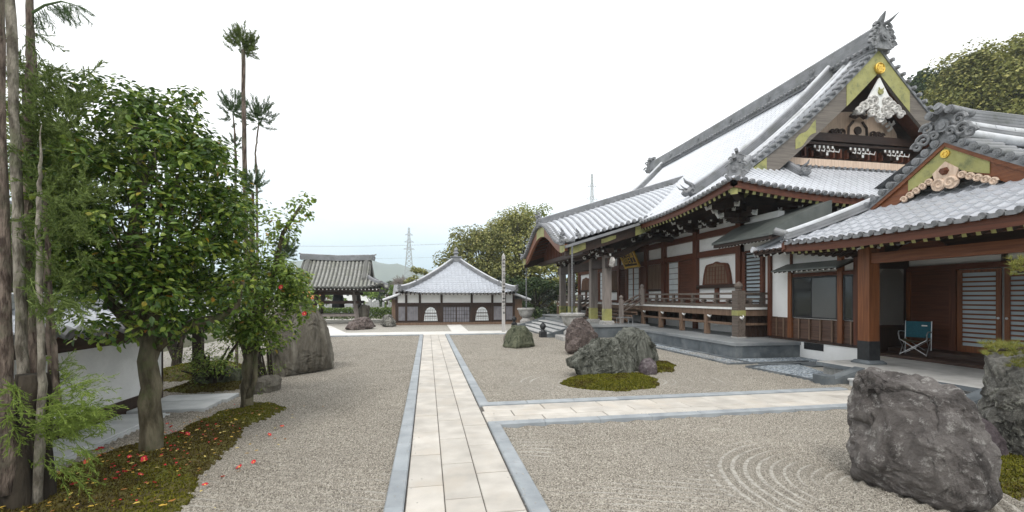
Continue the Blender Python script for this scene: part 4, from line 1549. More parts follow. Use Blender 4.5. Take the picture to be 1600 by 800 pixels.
for i in range(len(path) - 1):
    p, q = Vector(path[i]), Vector(path[i + 1])
    b.tube([p + Vector((0.01, 0, .43)), q + Vector((-.01, 0, .43))], .10, 10)
for k in (-1, 1):
    b.tube([Vector(p) + Vector((0, k * .31, .10)) for p in path], .095, 10)
b.build('ridge_cap', 'ridge_cap', qr, smooth=True, angle=50)
b = MB()
onigawara(b, (10.66, QC, qprof(QW) - .02), (-1, 0, 0), .66)
for k in (-1, 0, 1):
    b.tube([(11.0, QC + k * .19, 5.72 - abs(k) * .05), (10.42, QC + k * .19, 5.78 - abs(k) * .05)], .085, 12)
    b.tube([(10.42, QC + k * .19, 5.78 - abs(k) * .05), (10.40, QC + k * .19, 5.78 - abs(k) * .05)], .06, 10)
for k in (-1, 1):
    for dy, dz, r in ((.36, .12, .15), (.50, .02, .11), (.30, .34, .13), (.16, .16, .10)):
        spiral(b, (10.52, QC + k * dy, 5.14 + dz), (0, k, 0), (0, 0, 1), r, 1.4, .04)
b.build('ridge_ornament', 'oni', qr, smooth=True, angle=40)
# hip ridge running down to the left corner, with an upturned pale end
b = MB()
hp = [(QX + t, QC + QW - t, qprof(t) + qlift(t, t) + .01) for t in frange(.12, 1.55, 8)]
b.sweep(ridge_section(.26, .20, courses=2), hp)
qh = b.build('hip_ridge', 'ridge', ent)
b = MB()
b.tube([Vector(p) + Vector((0, 0, .20)) for p in hp], .085, 10)
b.build('ridge_cap', 'ridge_cap', qh, smooth=True, angle=50)
b = MB()
b.tube([Vector(hp[0]) + Vector((.1, -.1, .18)), Vector(hp[0]) + Vector((-.06, .06, .20)), Vector(hp[0]) + Vector((-.20, .20, .28))], [.09, .095, .10], 10)
onigawara(b, Vector(hp[0]) + Vector((.0, 0, -.02)), (-1, 1, 0), .28, horn=False)
b.build('ridge_ornament', 'ridge', qh, smooth=True, angle=40)
b = MB()
hp2 = [(p[0], 2 * QC - p[1], p[2]) for p in hp]
b.sweep(ridge_section(.26, .30, courses=2), hp2)
b.build('hip_ridge', 'ridge', ent)
# eaves
eave_strip(QF, QC - QW + .03, QC + QW - .03, -.26, -.035, .05, .18, 24, 'redy', 'eave_board', ent)
eave_strip(QN, QX + .03, 12.5, -.26, -.035, .05, .18, 24, 'redx', 'eave_board', ent)
b = MB()
b.grid(lambda s, k: (QF(s, 0)[0] + .14 + 2.0 * k, s, QZ - .17 + .33 * k), frange(QC - QW + .15, QC + QW - .15, 8), [0, 1])
b.build('soffit', 'darkx', ent)
rafters(QF, QC - QW + .2, QC + QW - .15, .215, 1.4, ent, ['dark', 'green_gold'], dz=-.36, w=.075, h=.085, t0=.14, corner=lambda s: min(s - (QC - QW), QC + QW - s), fall=.16)
rafters(QN, QX + .25, 11.6, .215, 1.4, ent, ['dark', 'white'], dz=-.36, w=.075, h=.085, t0=.14, corner=lambda s: s - QX, fall=.16)
b = MB()
b.bar((QX + .12, QC + QW - .12, 3.12), (10.6, 9.4, 3.35), .13, .15, 0, endmi=1)
b.build('hip_rafter', ['dark', 'green_gold'], ent)
# gable front
T = frange(QW - 1.95, QW - .001, 14)
for Pq in (QN, QS):
    b = MB()
    strip_board(b, [(10.62, Pq(11, t)[1], qprof(t) - .02) for t in T], [(10.62, Pq(11, t)[1], qprof(t) - .42 - .08 * abs(t - QW + .86)) for t in T], (.07, 0, 0))
    o = b.build('bargeboard', 'orangey', ent)
    b = MB()
    strip_board(b, [(10.575, Pq(11, t)[1], qprof(t) - .02) for t in T], [(10.575, Pq(11, t)[1], qprof(t) - .12) for t in T], (.044, 0, 0))
    b.build('verge_moulding', 'orangey', o)
    for a, c, m0, m1 in ((QW - .75, QW - .002, .125, .99), (QW - 1.96, QW - 1.56, .03, 1.0)):
        b = MB()
        T2 = frange(a, c, 8)
        L = lambda t: .42 + .08 * abs(t - QW + .86)
        strip_board(b, [(10.605, Pq(11, t)[1], qprof(t) - .02 - m0 * L(t) - (.16 * max(0, (a + .3 - t)) if a > QW - 1 else 0)) for t in T2], [(10.605, Pq(11, t)[1], qprof(t) - .02 - m1 * L(t) + (.25 * max(0, (a + .35 - t)) if a > QW - 1 else 0)) for t in T2], (.014, 0, 0))
        b.build('gilt_plate', 'green_gold', o)
b = MB()
b.disc((10.59, QC, qprof(QW) - .27), (1, 0, 0), .085, .03, 18)
for k in range(6):
    a = k * math.pi / 3
    b.disc((10.57, QC + .045 * math.cos(a), qprof(QW) - .27 + .045 * math.sin(a)), (1, 0, 0), .02, .02, 8)
b.build('crest', 'gold', ent)
b = MB()
z0 = qprof(QW) - .43
b.prism([(10.585, QC, z0), (10.585, QC - .24, z0 - .2), (10.585, QC - .20, z0 - .36), (10.585, QC, z0 - .5), (10.585, QC + .20, z0 - .36), (10.585, QC + .24, z0 - .2)], (.05, 0, 0))
for k in (-1, 1):
    spiral(b, (10.57, QC + k * .10, z0 - .46), (0, k, 0), (0, 0, 1), .12, 1.3, .035)
    b.disc((10.59, QC + k * .12, z0 - .46), (1, 0, 0), .13, .05, 14)
    for j in range(5):
        spiral(b, (10.585, QC + k * (.30 + j * .13), z0 - .36 - j * .065), (0, k, 0), (0, 0, 1), .075, 1.3, .024)
        b.disc((10.60, QC + k * (.30 + j * .13), z0 - .36 - j * .065), (1, 0, 0), .065, .03, 10)
gp_ = b.build('gable_pendant', 'pale_wood', ent)
b = MB()
b.tube([(10.58, QC, z0 - .20), (10.50, QC, z0 - .20)], [.085, .06], 6)
b.build('pendant_boss', 'red', gp_)
b = MB()
tops = [(11.25, QN(11, t)[1], qprof(t) - .06) for t in T] + [(11.25, QS(11, t)[1], qprof(t) - .06) for t in reversed(T[:-1])]
strip_board(b, tops, [(11.25, p[1], 3.6) for p in tops], (.1, 0, 0))
b.build('gable_wall', 'redy', ent)
b = MB()
b.sweep([(-.13, 0), (-.13, .09), (.13, .15), (.13, 0)], [(11.08, QC - 1.75, 4.20), (11.08, QC + 1.75, 4.20)], side=(1, 0, 0))
b.build('gable_foot_tiles', 'ridge', ent)

# porch posts, beams
for y in (9.03, 4.9):
    b = MB()
    b.bbox(10.3 - .145, 10.3 + .145, y - .145, y + .145, .40, 3.08, .02)
    ps = b.build('porch_post', 'orange', ent)
    b = MB()
    b.box(10.3 - .152, 10.3 + .152, y - .152, y + .152, .401, .86)
    b.build('post_shoe', 'black', ps)
    b = MB()
    b.bbox(10.3 - .24, 10.3 + .24, y - .24, y + .24, .325, .41, .05)
    b.build('post_base', 'stone_dark', ps)
    bracket(ent, 10.3, y, 2.98, .42)
b = MB()
b.box(10.2, 10.4, 5.6, 8.885, 2.69, 2.92)
b.build('porch_beam', 'orangey', ent)
b = MB()
b.box(10.18, 10.42, 5.3, 10.4, 3.10, 3.22)
b.build('porch_beam', 'redy', ent)
b = MB()
b.prism([(10.27, 7.35, 2.92), (10.27, 7.5, 3.04), (10.27, 7.85, 3.095), (10.27, 8.2, 3.04), (10.27, 8.35, 2.92)], (.06, 0, 0))
b.build('frog_leg_strut', 'redy', ent)

# left wall with windows
XR = 11.6
b = MB()
b.box(XR, XR + .16, 10.42, 13.72, 1.24, 3.75)
b.build('wall', 'plaster', ent)
b = MB()
b.box(XR - .02, XR + .18, 10.40, 13.72, -.02, .50)
fd = b.build('foundation', 'plaster', ent)
b = MB()
b.box(XR - .03, XR - .021, 11.55, 12.25, .28, .49)
for k in range(5):
    b.box(XR - .045, XR - .03, 11.55, 12.25, .30 + k * .04, .315 + k * .04)
b.build('vent', 'black', fd)
b = MB()
b.box(XR - .05, XR + .15, 10.40, 13.72, .50, .58)
b.build('wall_sill', 'darky', ent)
b = MB()
b.box(XR - .01, XR + .14, 10.40, 13.70, .58, 1.22)
for k in range(4):
    z = .60 + k * .155
    b.prism([(XR - .012, 10.42, z), (XR - .045, 10.42, z), (XR - .016, 10.42, z + .15), (XR - .012, 10.42, z + .15)], (0, 3.27, 0))
wn_ = b.build('wainscot', wood('wainscot_wood', (.055, .028, .018), (.12, .062, .04), 'y'), ent)
for y in (13.35, 13.05, 12.42, 12.02, 11.62, 11.22, 10.62):
    b = MB()
    b.box(XR - .075, XR - .046, y - .024, y + .024, .585, 1.215)
    b.build('batten', 'brown_wood', wn_)
for y, m, wd in ((13.66, 'red', .06), (12.76, 'orange', .075), (10.95, 'orange', .075), (10.46, 'red', .06)):
    b = MB()
    b.box(XR - .10, XR - .001, y - wd, y + wd, .585, 3.5 if y < 12 or y > 13 else 2.72)
    b.build('wall_post', m, ent)
b = MB(); b.box(XR - .06, XR - .002, 12.72, 12.79, 2.73, 3.4); b.build('wall_post', 'red', ent)
def window(y0, y1, split):
    b = MB()
    b.box(XR - .05, XR - .01, y0, y1, 1.24, 2.52)
    b.box(XR - .075, XR - .051, y0, y1, 1.24, 1.29); b.box(XR - .075, XR - .051, y0, y1, 2.47, 2.52)
    b.box(XR - .075, XR - .051, y0, y0 + .05, 1.29, 2.47); b.box(XR - .075, XR - .051, y1 - .05, y1, 1.29, 2.47)
    f = b.build('window', 'black', ent)
    if split:
        b = MB(); b.box(XR - .062, XR - .0505, y0 + .05, split, 1.29, 2.47); b.build('pane', 'glass_grey', f)
        b = MB(); b.box(XR - .062, XR - .0505, split + .04, y1 - .05, 1.29, 2.47); b.build('pane', 'glass', f)
    else:
        b = MB(); b.box(XR - .062, XR - .0505, y0 + .05, y1 - .05, 1.29, 2.47); b.build('pane', 'glass', f)
window(11.04, 12.67, 11.92)
window(10.54, 10.86, None)
b = MB()
b.box(XR - .07, XR - .001, 10.5, 12.7, 2.53, 2.64)
b.build('window_head', 'redy', ent)
b = MB()
b.prism([(10.98, 10.55, 2.70), (10.98, 10.55, 2.735), (11.595, 10.55, 2.97), (11.595, 10.55, 2.93)], (0, 2.4, 0))
wc = b.build('window_canopy', 'copper', ent)
for k in range(13):
    y = 10.62 + k * .188
    b = MB()
    b.bar((11.02, y, 2.675), (11.595, y, 2.89), .035, .045, 0, endmi=1)
    b.build('rafter', ['dark', 'white'], wc)
# low eave over the white wall
def LE(s, t):
    return (10.68 + t, s, 3.37 + .42 * t)
b = MB()
tile_slope(b, LE, 10.6, 13.35, .245, lambda s: 1.1, h=.04, rows=.21, step=.025, prof='wave', discs=True, disc_r=.05)
b.prism([(10.70, 10.6, 3.28), (10.70, 10.6, 3.35), (11.75, 10.6, 3.78), (11.75, 10.6, 3.62)], (0, 2.75, 0), 1)
lr = b.build('low_roof', ['tile_porch', 'dark'], ent)
b = MB()
b.tube([(10.7, 13.33, 3.44), (11.7, 13.33, 3.88)], .09, 10)
b.tube([(10.74, 13.32, 3.45), (10.60, 13.34, 3.47)], .10, 10)
b.bar((10.70, 13.36, 3.27), (11.7, 13.36, 3.68), .03, .12)
b.build('verge_roll', 'ridge_cap', lr, smooth=True, angle=40)
for k in range(9):
    y = 11.0 + k * .29
    b = MB()
    b.bar((10.80, y, 3.25), (11.6, y, 3.58), .06, .075, 0, endmi=1)
    b.build('rafter', ['dark', 'white'], lr)

# recessed porch: lattice wall, wooden wall, sliding doors
b = MB()
b.box(XR + .02, 13.4, 10.5, 10.62, .3, 3.4)
b.build('recess_wall', 'dark', ent)
b = MB()
b.box(11.72, 13.1, 10.46, 10.499, 1.12, 2.68)
lp = b.build('lattice_panel', texmat('lattice_backing', (.72, .70, .66), (.80, .78, .74), bump=0), ent)
b = MB()
for k in range(48):
    x0 = 11.72 + (k - 18) * .046
    for s_ in (1, -1):
        xs, zs = (x0, 1.12) if s_ == 1 else (x0 + 1.4, 1.12)
        # clip the diagonal to the panel
        xe, ze = xs + s_ * 1.56, 2.68
        if s_ == 1:
            a0_, a1_ = max(0, (11.72 - xs) / 1.56), min(1, (13.1 - xs) / 1.56)
        else:
            a0_, a1_ = max(0, (xs - 13.1) / 1.56), min(1, (xs - 11.72) / 1.56)
        if a1_ - a0_ > .03:
            y = 10.452 if s_ == 1 else 10.444
            b.bar((xs + s_ * 1.56 * a0_, y, 1.12 + 1.56 * a0_), (xs + s_ * 1.56 * a1_, y, 1.12 + 1.56 * a1_), .006, .008, up=(-s_ * .7, 0, .7))
b.build('lattice', 'dark', lp)
for z0, z1 in ((1.02, 1.118), (2.684, 2.80)):
    b = MB()
    b.box(11.66, 13.2, 10.43, 10.499, z0, z1)
    b.build('lattice_rail', 'darkx', lp)
XD = 13.3
b = MB()
b.box(XD + .03, XD + .2, 3.2, 10.5, .3, 3.6)
b.build('door_wall', 'plaster', ent)
b = MB(); b.box(XD - .04, XD + .03, 3.2, 10.5, 2.98, 3.6); b.build('door_lintel', 'darky', ent)
b = MB(); b.box(XD - .06, XD + .03, 3.2, 10.5, 2.60, 2.745); b.build('door_lintel', 'redy', ent)
b = MB(); b.box(XD - .05, XD + .028, 8.28, 8.36, 2.745, 2.98); b.build('lintel_post', 'dark', ent)
b = MB(); b.box(XD - .02, XD + .03, 9.42, 10.42, .5, 2.6)
for k in range(17):
    b.box(XD - .034, XD - .02, 9.46, 10.38, .55 + k * .12, .567 + k * .12)
b.build('wooden_panel', 'redy', ent)
b = MB(); b.box(XD - .09, XD + .03, 9.27, 9.42, .5, 2.6); b.build('door_post', 'red', ent)
b = MB(); b.box(XD - .07, XD + .03, 10.40, 10.498, .5, 2.6); b.build('door_post', 'orange', ent)
for i, (y0, y1) in enumerate(((8.36, 9.26), (7.40, 8.30), (6.45, 7.36), (5.5, 6.41))):
    b = MB()
    b.box(XD - .02, XD + .02, y0 + .04, y1 - .04, .56, 2.56)
    dr = b.build('sliding_door', 'frost', ent)
    b = MB()
    for a, c in ((y0, y0 + .10), (y1 - .10, y1)):
        b.box(XD - .055, XD - .021, a, c, .52, 2.58)
    b.box(XD - .055, XD - .021, y0 + .1, y1 - .1, .52, .68)
    b.box(XD - .055, XD - .021, y0 + .1, y1 - .1, 2.50, 2.58)
    b.build('door_frame', 'orange', dr)
    b = MB()
    for k in range(15):
        z = .76 + k * .115
        b.box(XD - .05, XD - .021, y0 + .1, y1 - .1, z, z + .042)
    b.build('door_slats', 'orangey', dr)
    b = MB()
    hy = y0 + .05 if i % 2 == 0 else y1 - .05
    b.disc((XD - .06, hy, 1.40), (1, 0, 0), .028, .02, 12)
    b.build('handle', 'steel', dr)
b = MB()
b.bbox(11.9, XD + .02, 5.0, 10.45, .325, .40, .01)
b.bbox(12.55, XD + .02, 5.0, 10.44, .40, .52, .01)
b.build('wooden_step', 'darky', ent)
b = MB()
b.box(11.7, 17, 5.25, 5.4, .3, 3.6)
b.build('wall', 'plaster', ent)

# kitchen building behind, only its roof shows
kit = thing('kitchen_building', 'grey tiled building whose roof shows behind the small curved gable', 'building', (20, 9, 0))
def KS(s, t):
    return (s, 6.0 + t, 4.7 + .50 * t)
def KN2(s, t):
    return (s, 16.0 - t, 4.7 + .50 * t)
b = MB()
tile_slope(b, KS, 15.9, 24, .27, lambda s: 5.0, nrow=8, h=.06)
tile_slope(b, KN2, 15.9, 24, .27, lambda s: 5.0, nrow=4, h=.06, discs=False)
b.build('roof', texmat('matte_grey_roof_tile', (.10, .103, .108), (.16, .163, .17), scale=2, rough=.85, bump=.1), kit)
b = MB()
b.sweep(ridge_section(.5, .45), [(15.8, 11, 7.12), (20, 11, 7.05), (24.1, 11, 7.12)], side=(0, 1, 0))
b.build('ridge', 'ridge', kit)
b = MB()
b.prism([(16.4, 6.8, .0), (16.4, 15.2, .0), (16.4, 15.2, 5.0), (16.4, 11, 7.0), (16.4, 6.8, 5.0)], (7.2, 0, 0))
b.build('wall', 'plaster', kit)

# ================================================================== TERRACES AND STEPS
ter = thing('stone_terrace', 'dark grey stone terrace with broad front steps beneath the temple hall veranda', 'terrace', (9.3, 20, 0))
b = MB()
b.box(9.30, 11.88, 12.42, 36.2, -.02, .39)
b.build('terrace_body', 'stone_dark', ter)
b = MB()
y = 12.38
while y < 36.1:
    q = min(y + 1.45, 36.2)
    b.bbox(9.26, 10.15, y + .002, q - .002, .391, .49, .012)
    b.bbox(10.153, 11.88, y + .002, q - .002, .391, .488, .012)
    y = q
b.build('terrace_top', 'stone_top', ter)
b = MB()
b.box(7.28, 9.255, 19.9, 28.2, -.02, .50)
b.build('porch_terrace_body', 'stone_dark', ter)
b = MB()
b.bbox(7.22, 10.3, 19.84, 28.26, .501, .60, .015)
b.build('porch_terrace_top', 'stone_top', ter)
for k in range(4):
    b = MB()
    x = 7.2 - k * .40
    z = .48 - k * .12
    b.box(x - .40, 7.27, 20.72, 27.5, -.02, z - .05)
    st = b.build('step', 'stone_dark', ter)
    b = MB()
    b.bbox(x - .43, 7.26 if k == 0 else x + .0, 20.70, 27.52, z - .049, z, .008)
    b.build('step_tread', 'stone_pale', st)
for y in (20.55, 27.67):
    b = MB()
    b.prism([(5.45, y - .13, .0), (5.45, y - .13, .14), (7.25, y - .13, .66), (7.25, y - .13, 0)], (0, .26, 0))
    b.build('cheek_stone', 'stone_dark', ter)
    b = MB()
    b.bbox(5.15, 5.45, y - .16, y + .16, 0, .30, .03)
    b.lathe([(.12, .30), (.10, .34), (.07, .38), (.10, .42), (.15, .50), (.15, .56), (.10, .64), (.02, .72), (0, .73)], (5.3, y, 0), 14)
    b.build('finial_post', 'black', ter, smooth=True, angle=40)

esl = thing('entrance_platform', 'stone porch platform with a pale lower step and two sloping side stones at the entrance', 'platform', (10.2, 8, 0))
b = MB()
b.bbox(9.46, 13.3, 4.6, 9.64, .215, .322, .012)
b.build('platform_top', 'concrete', esl)
b = MB()
b.box(9.452, 9.459, 4.6, 9.64, .222, .305)
b.box(9.46, 11.6, 9.641, 9.648, .222, .305)
b.build('platform_edge', 'stone_dark', esl)
b = MB()
b.box(9.56, 11.58, 4.7, 9.54, -.02, .214)
b.build('platform_body', 'stone_mid', esl)
b = MB()
b.box(8.86, 9.46, 6.28, 8.20, -.02, .12)
b.bbox(8.84, 9.46, 6.26, 8.22, .121, .165, .01)
b.build('lower_step', 'stone_pale', esl)
for y in (8.48, 6.08):
    b = MB()
    b.prism([(8.62, y - .12, .0), (8.62, y - .12, .10), (9.44, y - .12, .34), (9.44, y - .12, .0)], (0, .24, 0))
    b.bbox(8.38, 8.62, y - .16, y + .16, -.02, .21, .012)
    b.build('side_stone', 'stone_dark', esl)

# ================================================================== THINGS ABOUT THE HALL
def stone_bowl(label, x, y, s=1.0):
    t = thing('stone_basin', label, 'stone basin', (x, y, 0), 'lobed stone rain basins')
    b = MB()
    b.bbox(x - .62, x + .62, y - .62, y + .62, -.02, .20, .02)
    b.build('base_slab', 'stone_mid', t)
    b = MB()
    b.lathe([(.36, .20), (.38, .24), (.38, .38), (.30, .44), (.24, .52), (.22, .58), (.26, .60)], (x, y, 0), 24, lobes=8, amp=.05)
    b.build('pedestal', 'stone_mid', t)
    b = MB()
    b.lathe([(.22, .60), (.34, .66), (.42, .80), (.46, .96), (.48, 1.06), (.545, 1.08), (.55, 1.17), (.50, 1.19), (.44, 1.15), (.40, 1.0), (.05, .95)], (x, y, 0), 48, lobes=8, amp=.05)
    b.build('bowl', 'stone_mid', t, smooth=True, angle=35)
    return t
stone_bowl('lobed stone rain basin beside the red standing rock, nearest the front steps', 6.3, 19.2)
stone_bowl('lobed stone rain basin at the far end of the steps, by the pale wooden pole', 6.25, 28.6)
def rain_chain(label, x, y, z0, z1):
    t = thing('rain_chain', label, 'rain chain', (x, y, z0), 'rain chains of cup links')
    b = MB()
    z = z1
    while z > z0:
        b.lathe([(.030, 0), (.052, .085), (.045, .09), (.022, .02)], (x, y, z - .10), 9)
        z -= .105
    b.build('chain_cups', 'ridge', t)
    b = MB()
    b.tube([(x, y, z0), (x, y, z1)], .012, 6)
    b.build('chain_rod', 'black', t)
rain_chain('dark rain chain of small cups hanging into the nearer basin', 6.3, 19.25, 1.0, 4.2)
rain_chain('dark rain chain hanging from the far porch corner into the farther basin', 6.25, 28.5, 1.0, 4.2)

pl = thing('name_plaque', 'tilted gilt framed plaque with three gold characters under the temple hall porch', 'plaque', (11.4, 24.4, 4))
u_ = Vector((-.42, 0, .91)); o_ = Vector((11.62, 24.45, 3.72))
def pq(y, z, d):
    nrm = Vector((-.91, 0, -.42))
    return o_ + Vector((0, y, 0)) + u_ * z + nrm * d
b = MB()
b.prism([pq(-.8, 0, 0), pq(.8, 0, 0), pq(.8, .85, 0), pq(-.8, .85, 0)], pq(0, 0, .05) - o_)
b.build('board', 'dark', pl)
b = MB()
for y0, y1, z0, z1 in ((-.92, .92, -.10, 0), (-.86, .86, .86, .94), (-.95, -.82, -.14, 1.0), (.82, .95, -.14, 1.0)):
    b.prism([pq(y0, z0, -.01), pq(y1, z0, -.01), pq(y1, z1, -.01), pq(y0, z1, -.01)], pq(0, 0, .09) - o_)
b.build('frame', 'gold', pl)
strokes = [[(-.16, .30, .16, .30), (0, .34, 0, -.3), (-.18, .10, .18, .10), (-.2, -.28, .2, -.28), (-.10, .24, -.18, .05), (.10, .24, .18, .05)],
           [(-.20, .26, .20, .26), (-.12, .34, -.12, .16), (.12, .34, .12, .16), (-.16, .08, .16, .08), (-.16, .08, -.16, -.26), (.16, .08, .16, -.26), (-.16, -.1, .16, -.1), (-.16, -.26, .16, -.26)],
           [(0, .32, 0, -.26), (-.18, .12, -.18, -.26), (.18, .12, .18, -.26), (-.18, -.26, .18, -.26)]]
b = MB()
for i, ch in enumerate(strokes):
    for (a, c, d_, e) in ch:
        yc = -.5 + i * .5
        b.bar(pq(yc + a, .43 + c, .06), pq(yc + d_, .43 + e, .06), .055, .02, up=(-.91, 0, -.42))
b.build('characters', 'gold', pl)

rk = thing('metal_rack', 'low empty steel tube rack on the terrace beside the wooden temple stair', 'rack', (8.9, 20.4, .6))
b = MB()
x0, x1, y0, y1 = 8.95, 9.55, 20.05, 20.5
for y in (y0, y1):
    b.tube([(x0, y, .6), (x0, y, .93), (x1, y, .93), (x1, y, .6)], .016, 8)
b.build('frame', 'steel', rk)
for x in (x0, x1):
    b = MB(); b.tube([(x, y0, .90), (x, y1, .90)], .014, 8); b.build('crossbar', 'steel', rk)

# folding chair
fc = thing('folding_chair', 'teal folding camp chair with olive seat standing on the entrance porch', 'chair', (12.42, 9.62, .40))
fc.rotation_euler = (0, 0, math.atan2(-.42, -.9) + math.pi / 2)
def loc_build(b, n, m, p):
    return b.build(n, m, p, local=True, smooth=False)
b = MB()     # local: front is -y
b.grid(lambda u, v: (u, .22 + .06 * (v - .45) - .04 * (1 - (u / .25) ** 2) * -1, v), frange(-.25, .25, 8), frange(.44, .86, 5))
b.grid(lambda u, v: (u, .235 + .06 * (v - .45) + .04 * (1 - (u / .25) ** 2), v), frange(-.25, .25, 8), frange(.44, .86, 5))
bk = loc_build(b, 'backrest', 'teal', fc)
b = MB(); b.box(.08, .19, .188, .20, .74, .77); loc_build(b, 'printed_patch', 'white', bk)
b = MB(); b.grid(lambda u, v: (u, v, .40 - .05 * (1 - (u / .25) ** 2)), frange(-.25, .25, 8), frange(-.22, .2, 5))
b.grid(lambda u, v: (u, v, .385 - .05 * (1 - (u / .25) ** 2)), frange(-.25, .25, 8), frange(-.22, .2, 5)); loc_build(b, 'seat', 'olive', fc)
for k in (-1, 1):
    b = MB(); b.tube([(k * .26, .22, 0), (k * .26, .23, .45), (k * .26, .27, .87)], .012, 8); loc_build(b, 'leg', 'steel', fc)
    b = MB(); b.tube([(k * .26, -.24, 0), (k * .26, .21, .42)], .011, 8); loc_build(b, 'leg', 'steel', fc)
    b = MB(); b.tube([(k * .265, .21, .02), (k * .265, -.22, .40)], .011, 8); loc_build(b, 'leg', 'steel', fc)
    b = MB(); b.tube([(k * .27, .235, .58), (k * .29, .0, .61), (k * .29, -.20, .61), (k * .28, -.27, .55), (k * .27, -.22, .40)], .014, 8); loc_build(b, 'armrest', 'steel', fc)
for y, s_ in ((-.23, 1), (.22, 1)):
    b = MB(); b.tube([(-.26, y, .02), (.26, y, .40)], .010, 8); b.tube([(.26, y + .02, .02), (-.26, y + .02, .40)], .010, 8); loc_build(b, 'cross_brace', 'steel', fc)

# ================================================================== ROCKS AND MOSS
import bmesh
def smooth01(x):
    x = max(0, min(1, x)); return x * x * (3 - 2 * x)
def rock(label, mat, ctr, e, outline, D, amp=.06, freq=2.2, sub=5, ribs=(1, 1, 1), back=.25, seed=0, group=None, sq=.42, facets=12, side=1.0):
    """boulder: a sphere pulled to an uneven outline, given thickness D, then broken up with noise"""
    bm = bmesh.new()
    bmesh.ops.create_icosphere(bm, subdivisions=sub, radius=1)
    n = len(outline)
    ax = sum(p[0] for p in outline) / n
    az = sum(p[1] for p in outline) / n
    E = Vector((e[0], e[1], 0)); Nn = Vector((-e[1], e[0], 0))
    def R_(phi):
        dx, dz = math.cos(phi), math.sin(phi)
        best = .05
        for i in range(n):
            x1, z1 = outline[i][0] - ax, outline[i][1] - az
            x2, z2 = outline[(i + 1) % n][0] - ax, outline[(i + 1) % n][1] - az
            den = dx * (z2 - z1) - dz * (x2 - x1)
            if abs(den) < 1e-9:
                continue
            t = (x1 * (z2 - z1) - z1 * (x2 - x1)) / den
            u = (x1 * dz - z1 * dx) / den
            if -1e-6 <= u <= 1 + 1e-6 and t > best:
                best = t
        return best
    tab = [R_(2 * math.pi * i / 180) for i in range(180)]
    tab = [(tab[i - 1] + 2 * tab[i] + tab[(i + 1) % 180]) / 4 for i in range(180)]
    C = Vector((ctr[0], ctr[1], 0)) + Nn * D * back
    off = Vector((seed * 7.3, seed * 3.1, seed * 1.7))
    # broken planes: anything beyond one is pushed back onto it
    rr_ = random.Random(seed * 13 + 5)
    planes = []
    zmax = max(o[1] for o in outline)
    for i in range(facets):
        nv = (E * rr_.uniform(-1, 1) * side + Nn * rr_.choice((-1, -1, 1)) * rr_.uniform(.25, 1.1) + Vector((0, 0, rr_.uniform(-.08, .8)))).normalized()
        planes.append((nv, rr_.uniform(.74, .93)))
    wmax = max(abs(o[0] - ax) for o in outline)
    def support(nv):
        return math.sqrt((nv.dot(E) * wmax) ** 2 + (nv.dot(Nn) * D / 2) ** 2 + (nv.z * (zmax - az)) ** 2) 
    mid = C + Vector((0, 0, az)) + E * ax
    for v in bm.verts:
        x, y, z = v.co
        k = (math.atan2(z, x) / (2 * math.pi) * 180) % 180
        i = int(k); fr = k - i
        Rr = tab[i % 180] * (1 - fr) + tab[(i + 1) % 180] * fr
        rho = math.sqrt(x * x + z * z)
        rr = rho ** sq if rho > 1e-6 else 0
        c_, s_ = (x / rho, z / rho) if rho > 1e-6 else (1, 0)
        a = ax + c_ * Rr * rr
        h = az + s_ * Rr * rr
        d = (1 if y > 0 else -1) * abs(y) ** .8 * D / 2 * (1 - .25 * smooth01((h - az) / max(.1, abs(Rr)) * .5 + .2))
        p = C + E * a + Nn * d + Vector((0, 0, h))
        q = Vector((p.x * ribs[0], p.y * ribs[1], p.z * ribs[2])) * freq + off
        dirn = (E * (c_ * rho) + Nn * y + Vector((0, 0, s_ * rho))).normalized()
        for nv, kf in planes:
            o_ = (p - mid).dot(nv) - support(nv) * kf
            if o_ > 0:
                p = p - nv * o_ * .93
        # broken faces: the offset steps from cell to cell, with ledges and cracks between
        wq = q * .75 + Vector((noise.noise(q * 1.3), noise.noise(q * 1.3 + Vector((9, 0, 0))), noise.noise(q * 1.3 + Vector((0, 9, 0))))) * .35
        f1 = noise.voronoi(wq)
        cell = noise.cell_vector(f1[1][0] * 3.7)
        plane = (wq - f1[1][0]).dot(Vector((cell.x - .5, cell.y - .5, cell.z - .5))) * 1.5
        crack = max(0, .10 - (f1[0][1] - f1[0][0])) * -3.0
        f2 = noise.voronoi(q * 2.6)[0]
        fine = noise.fractal(q * 2.2, .8, 2.1, 6) * .45 + (min(.35, f2[1] - f2[0]) - .2) * .5
        disp = noise.noise(q * .6) * .4 + plane * .7 + crack + fine * 1.1
        v.co = p + dirn * disp * amp
    bm.normal_update()
    me = bpy.data.meshes.new('rock')
    bm.to_mesh(me); bm.free()
    me.polygons.foreach_set('use_smooth', [True] * len(me.polygons))
    try:
        me.set_sharp_from_angle(angle=R(24))
    except Exception:
        pass
    me.materials.append(M[mat])
    ob = bpy.data.objects.new('rock', me)
    COL.objects.link(ob)
    return tag(ob, label, 'rock', group)

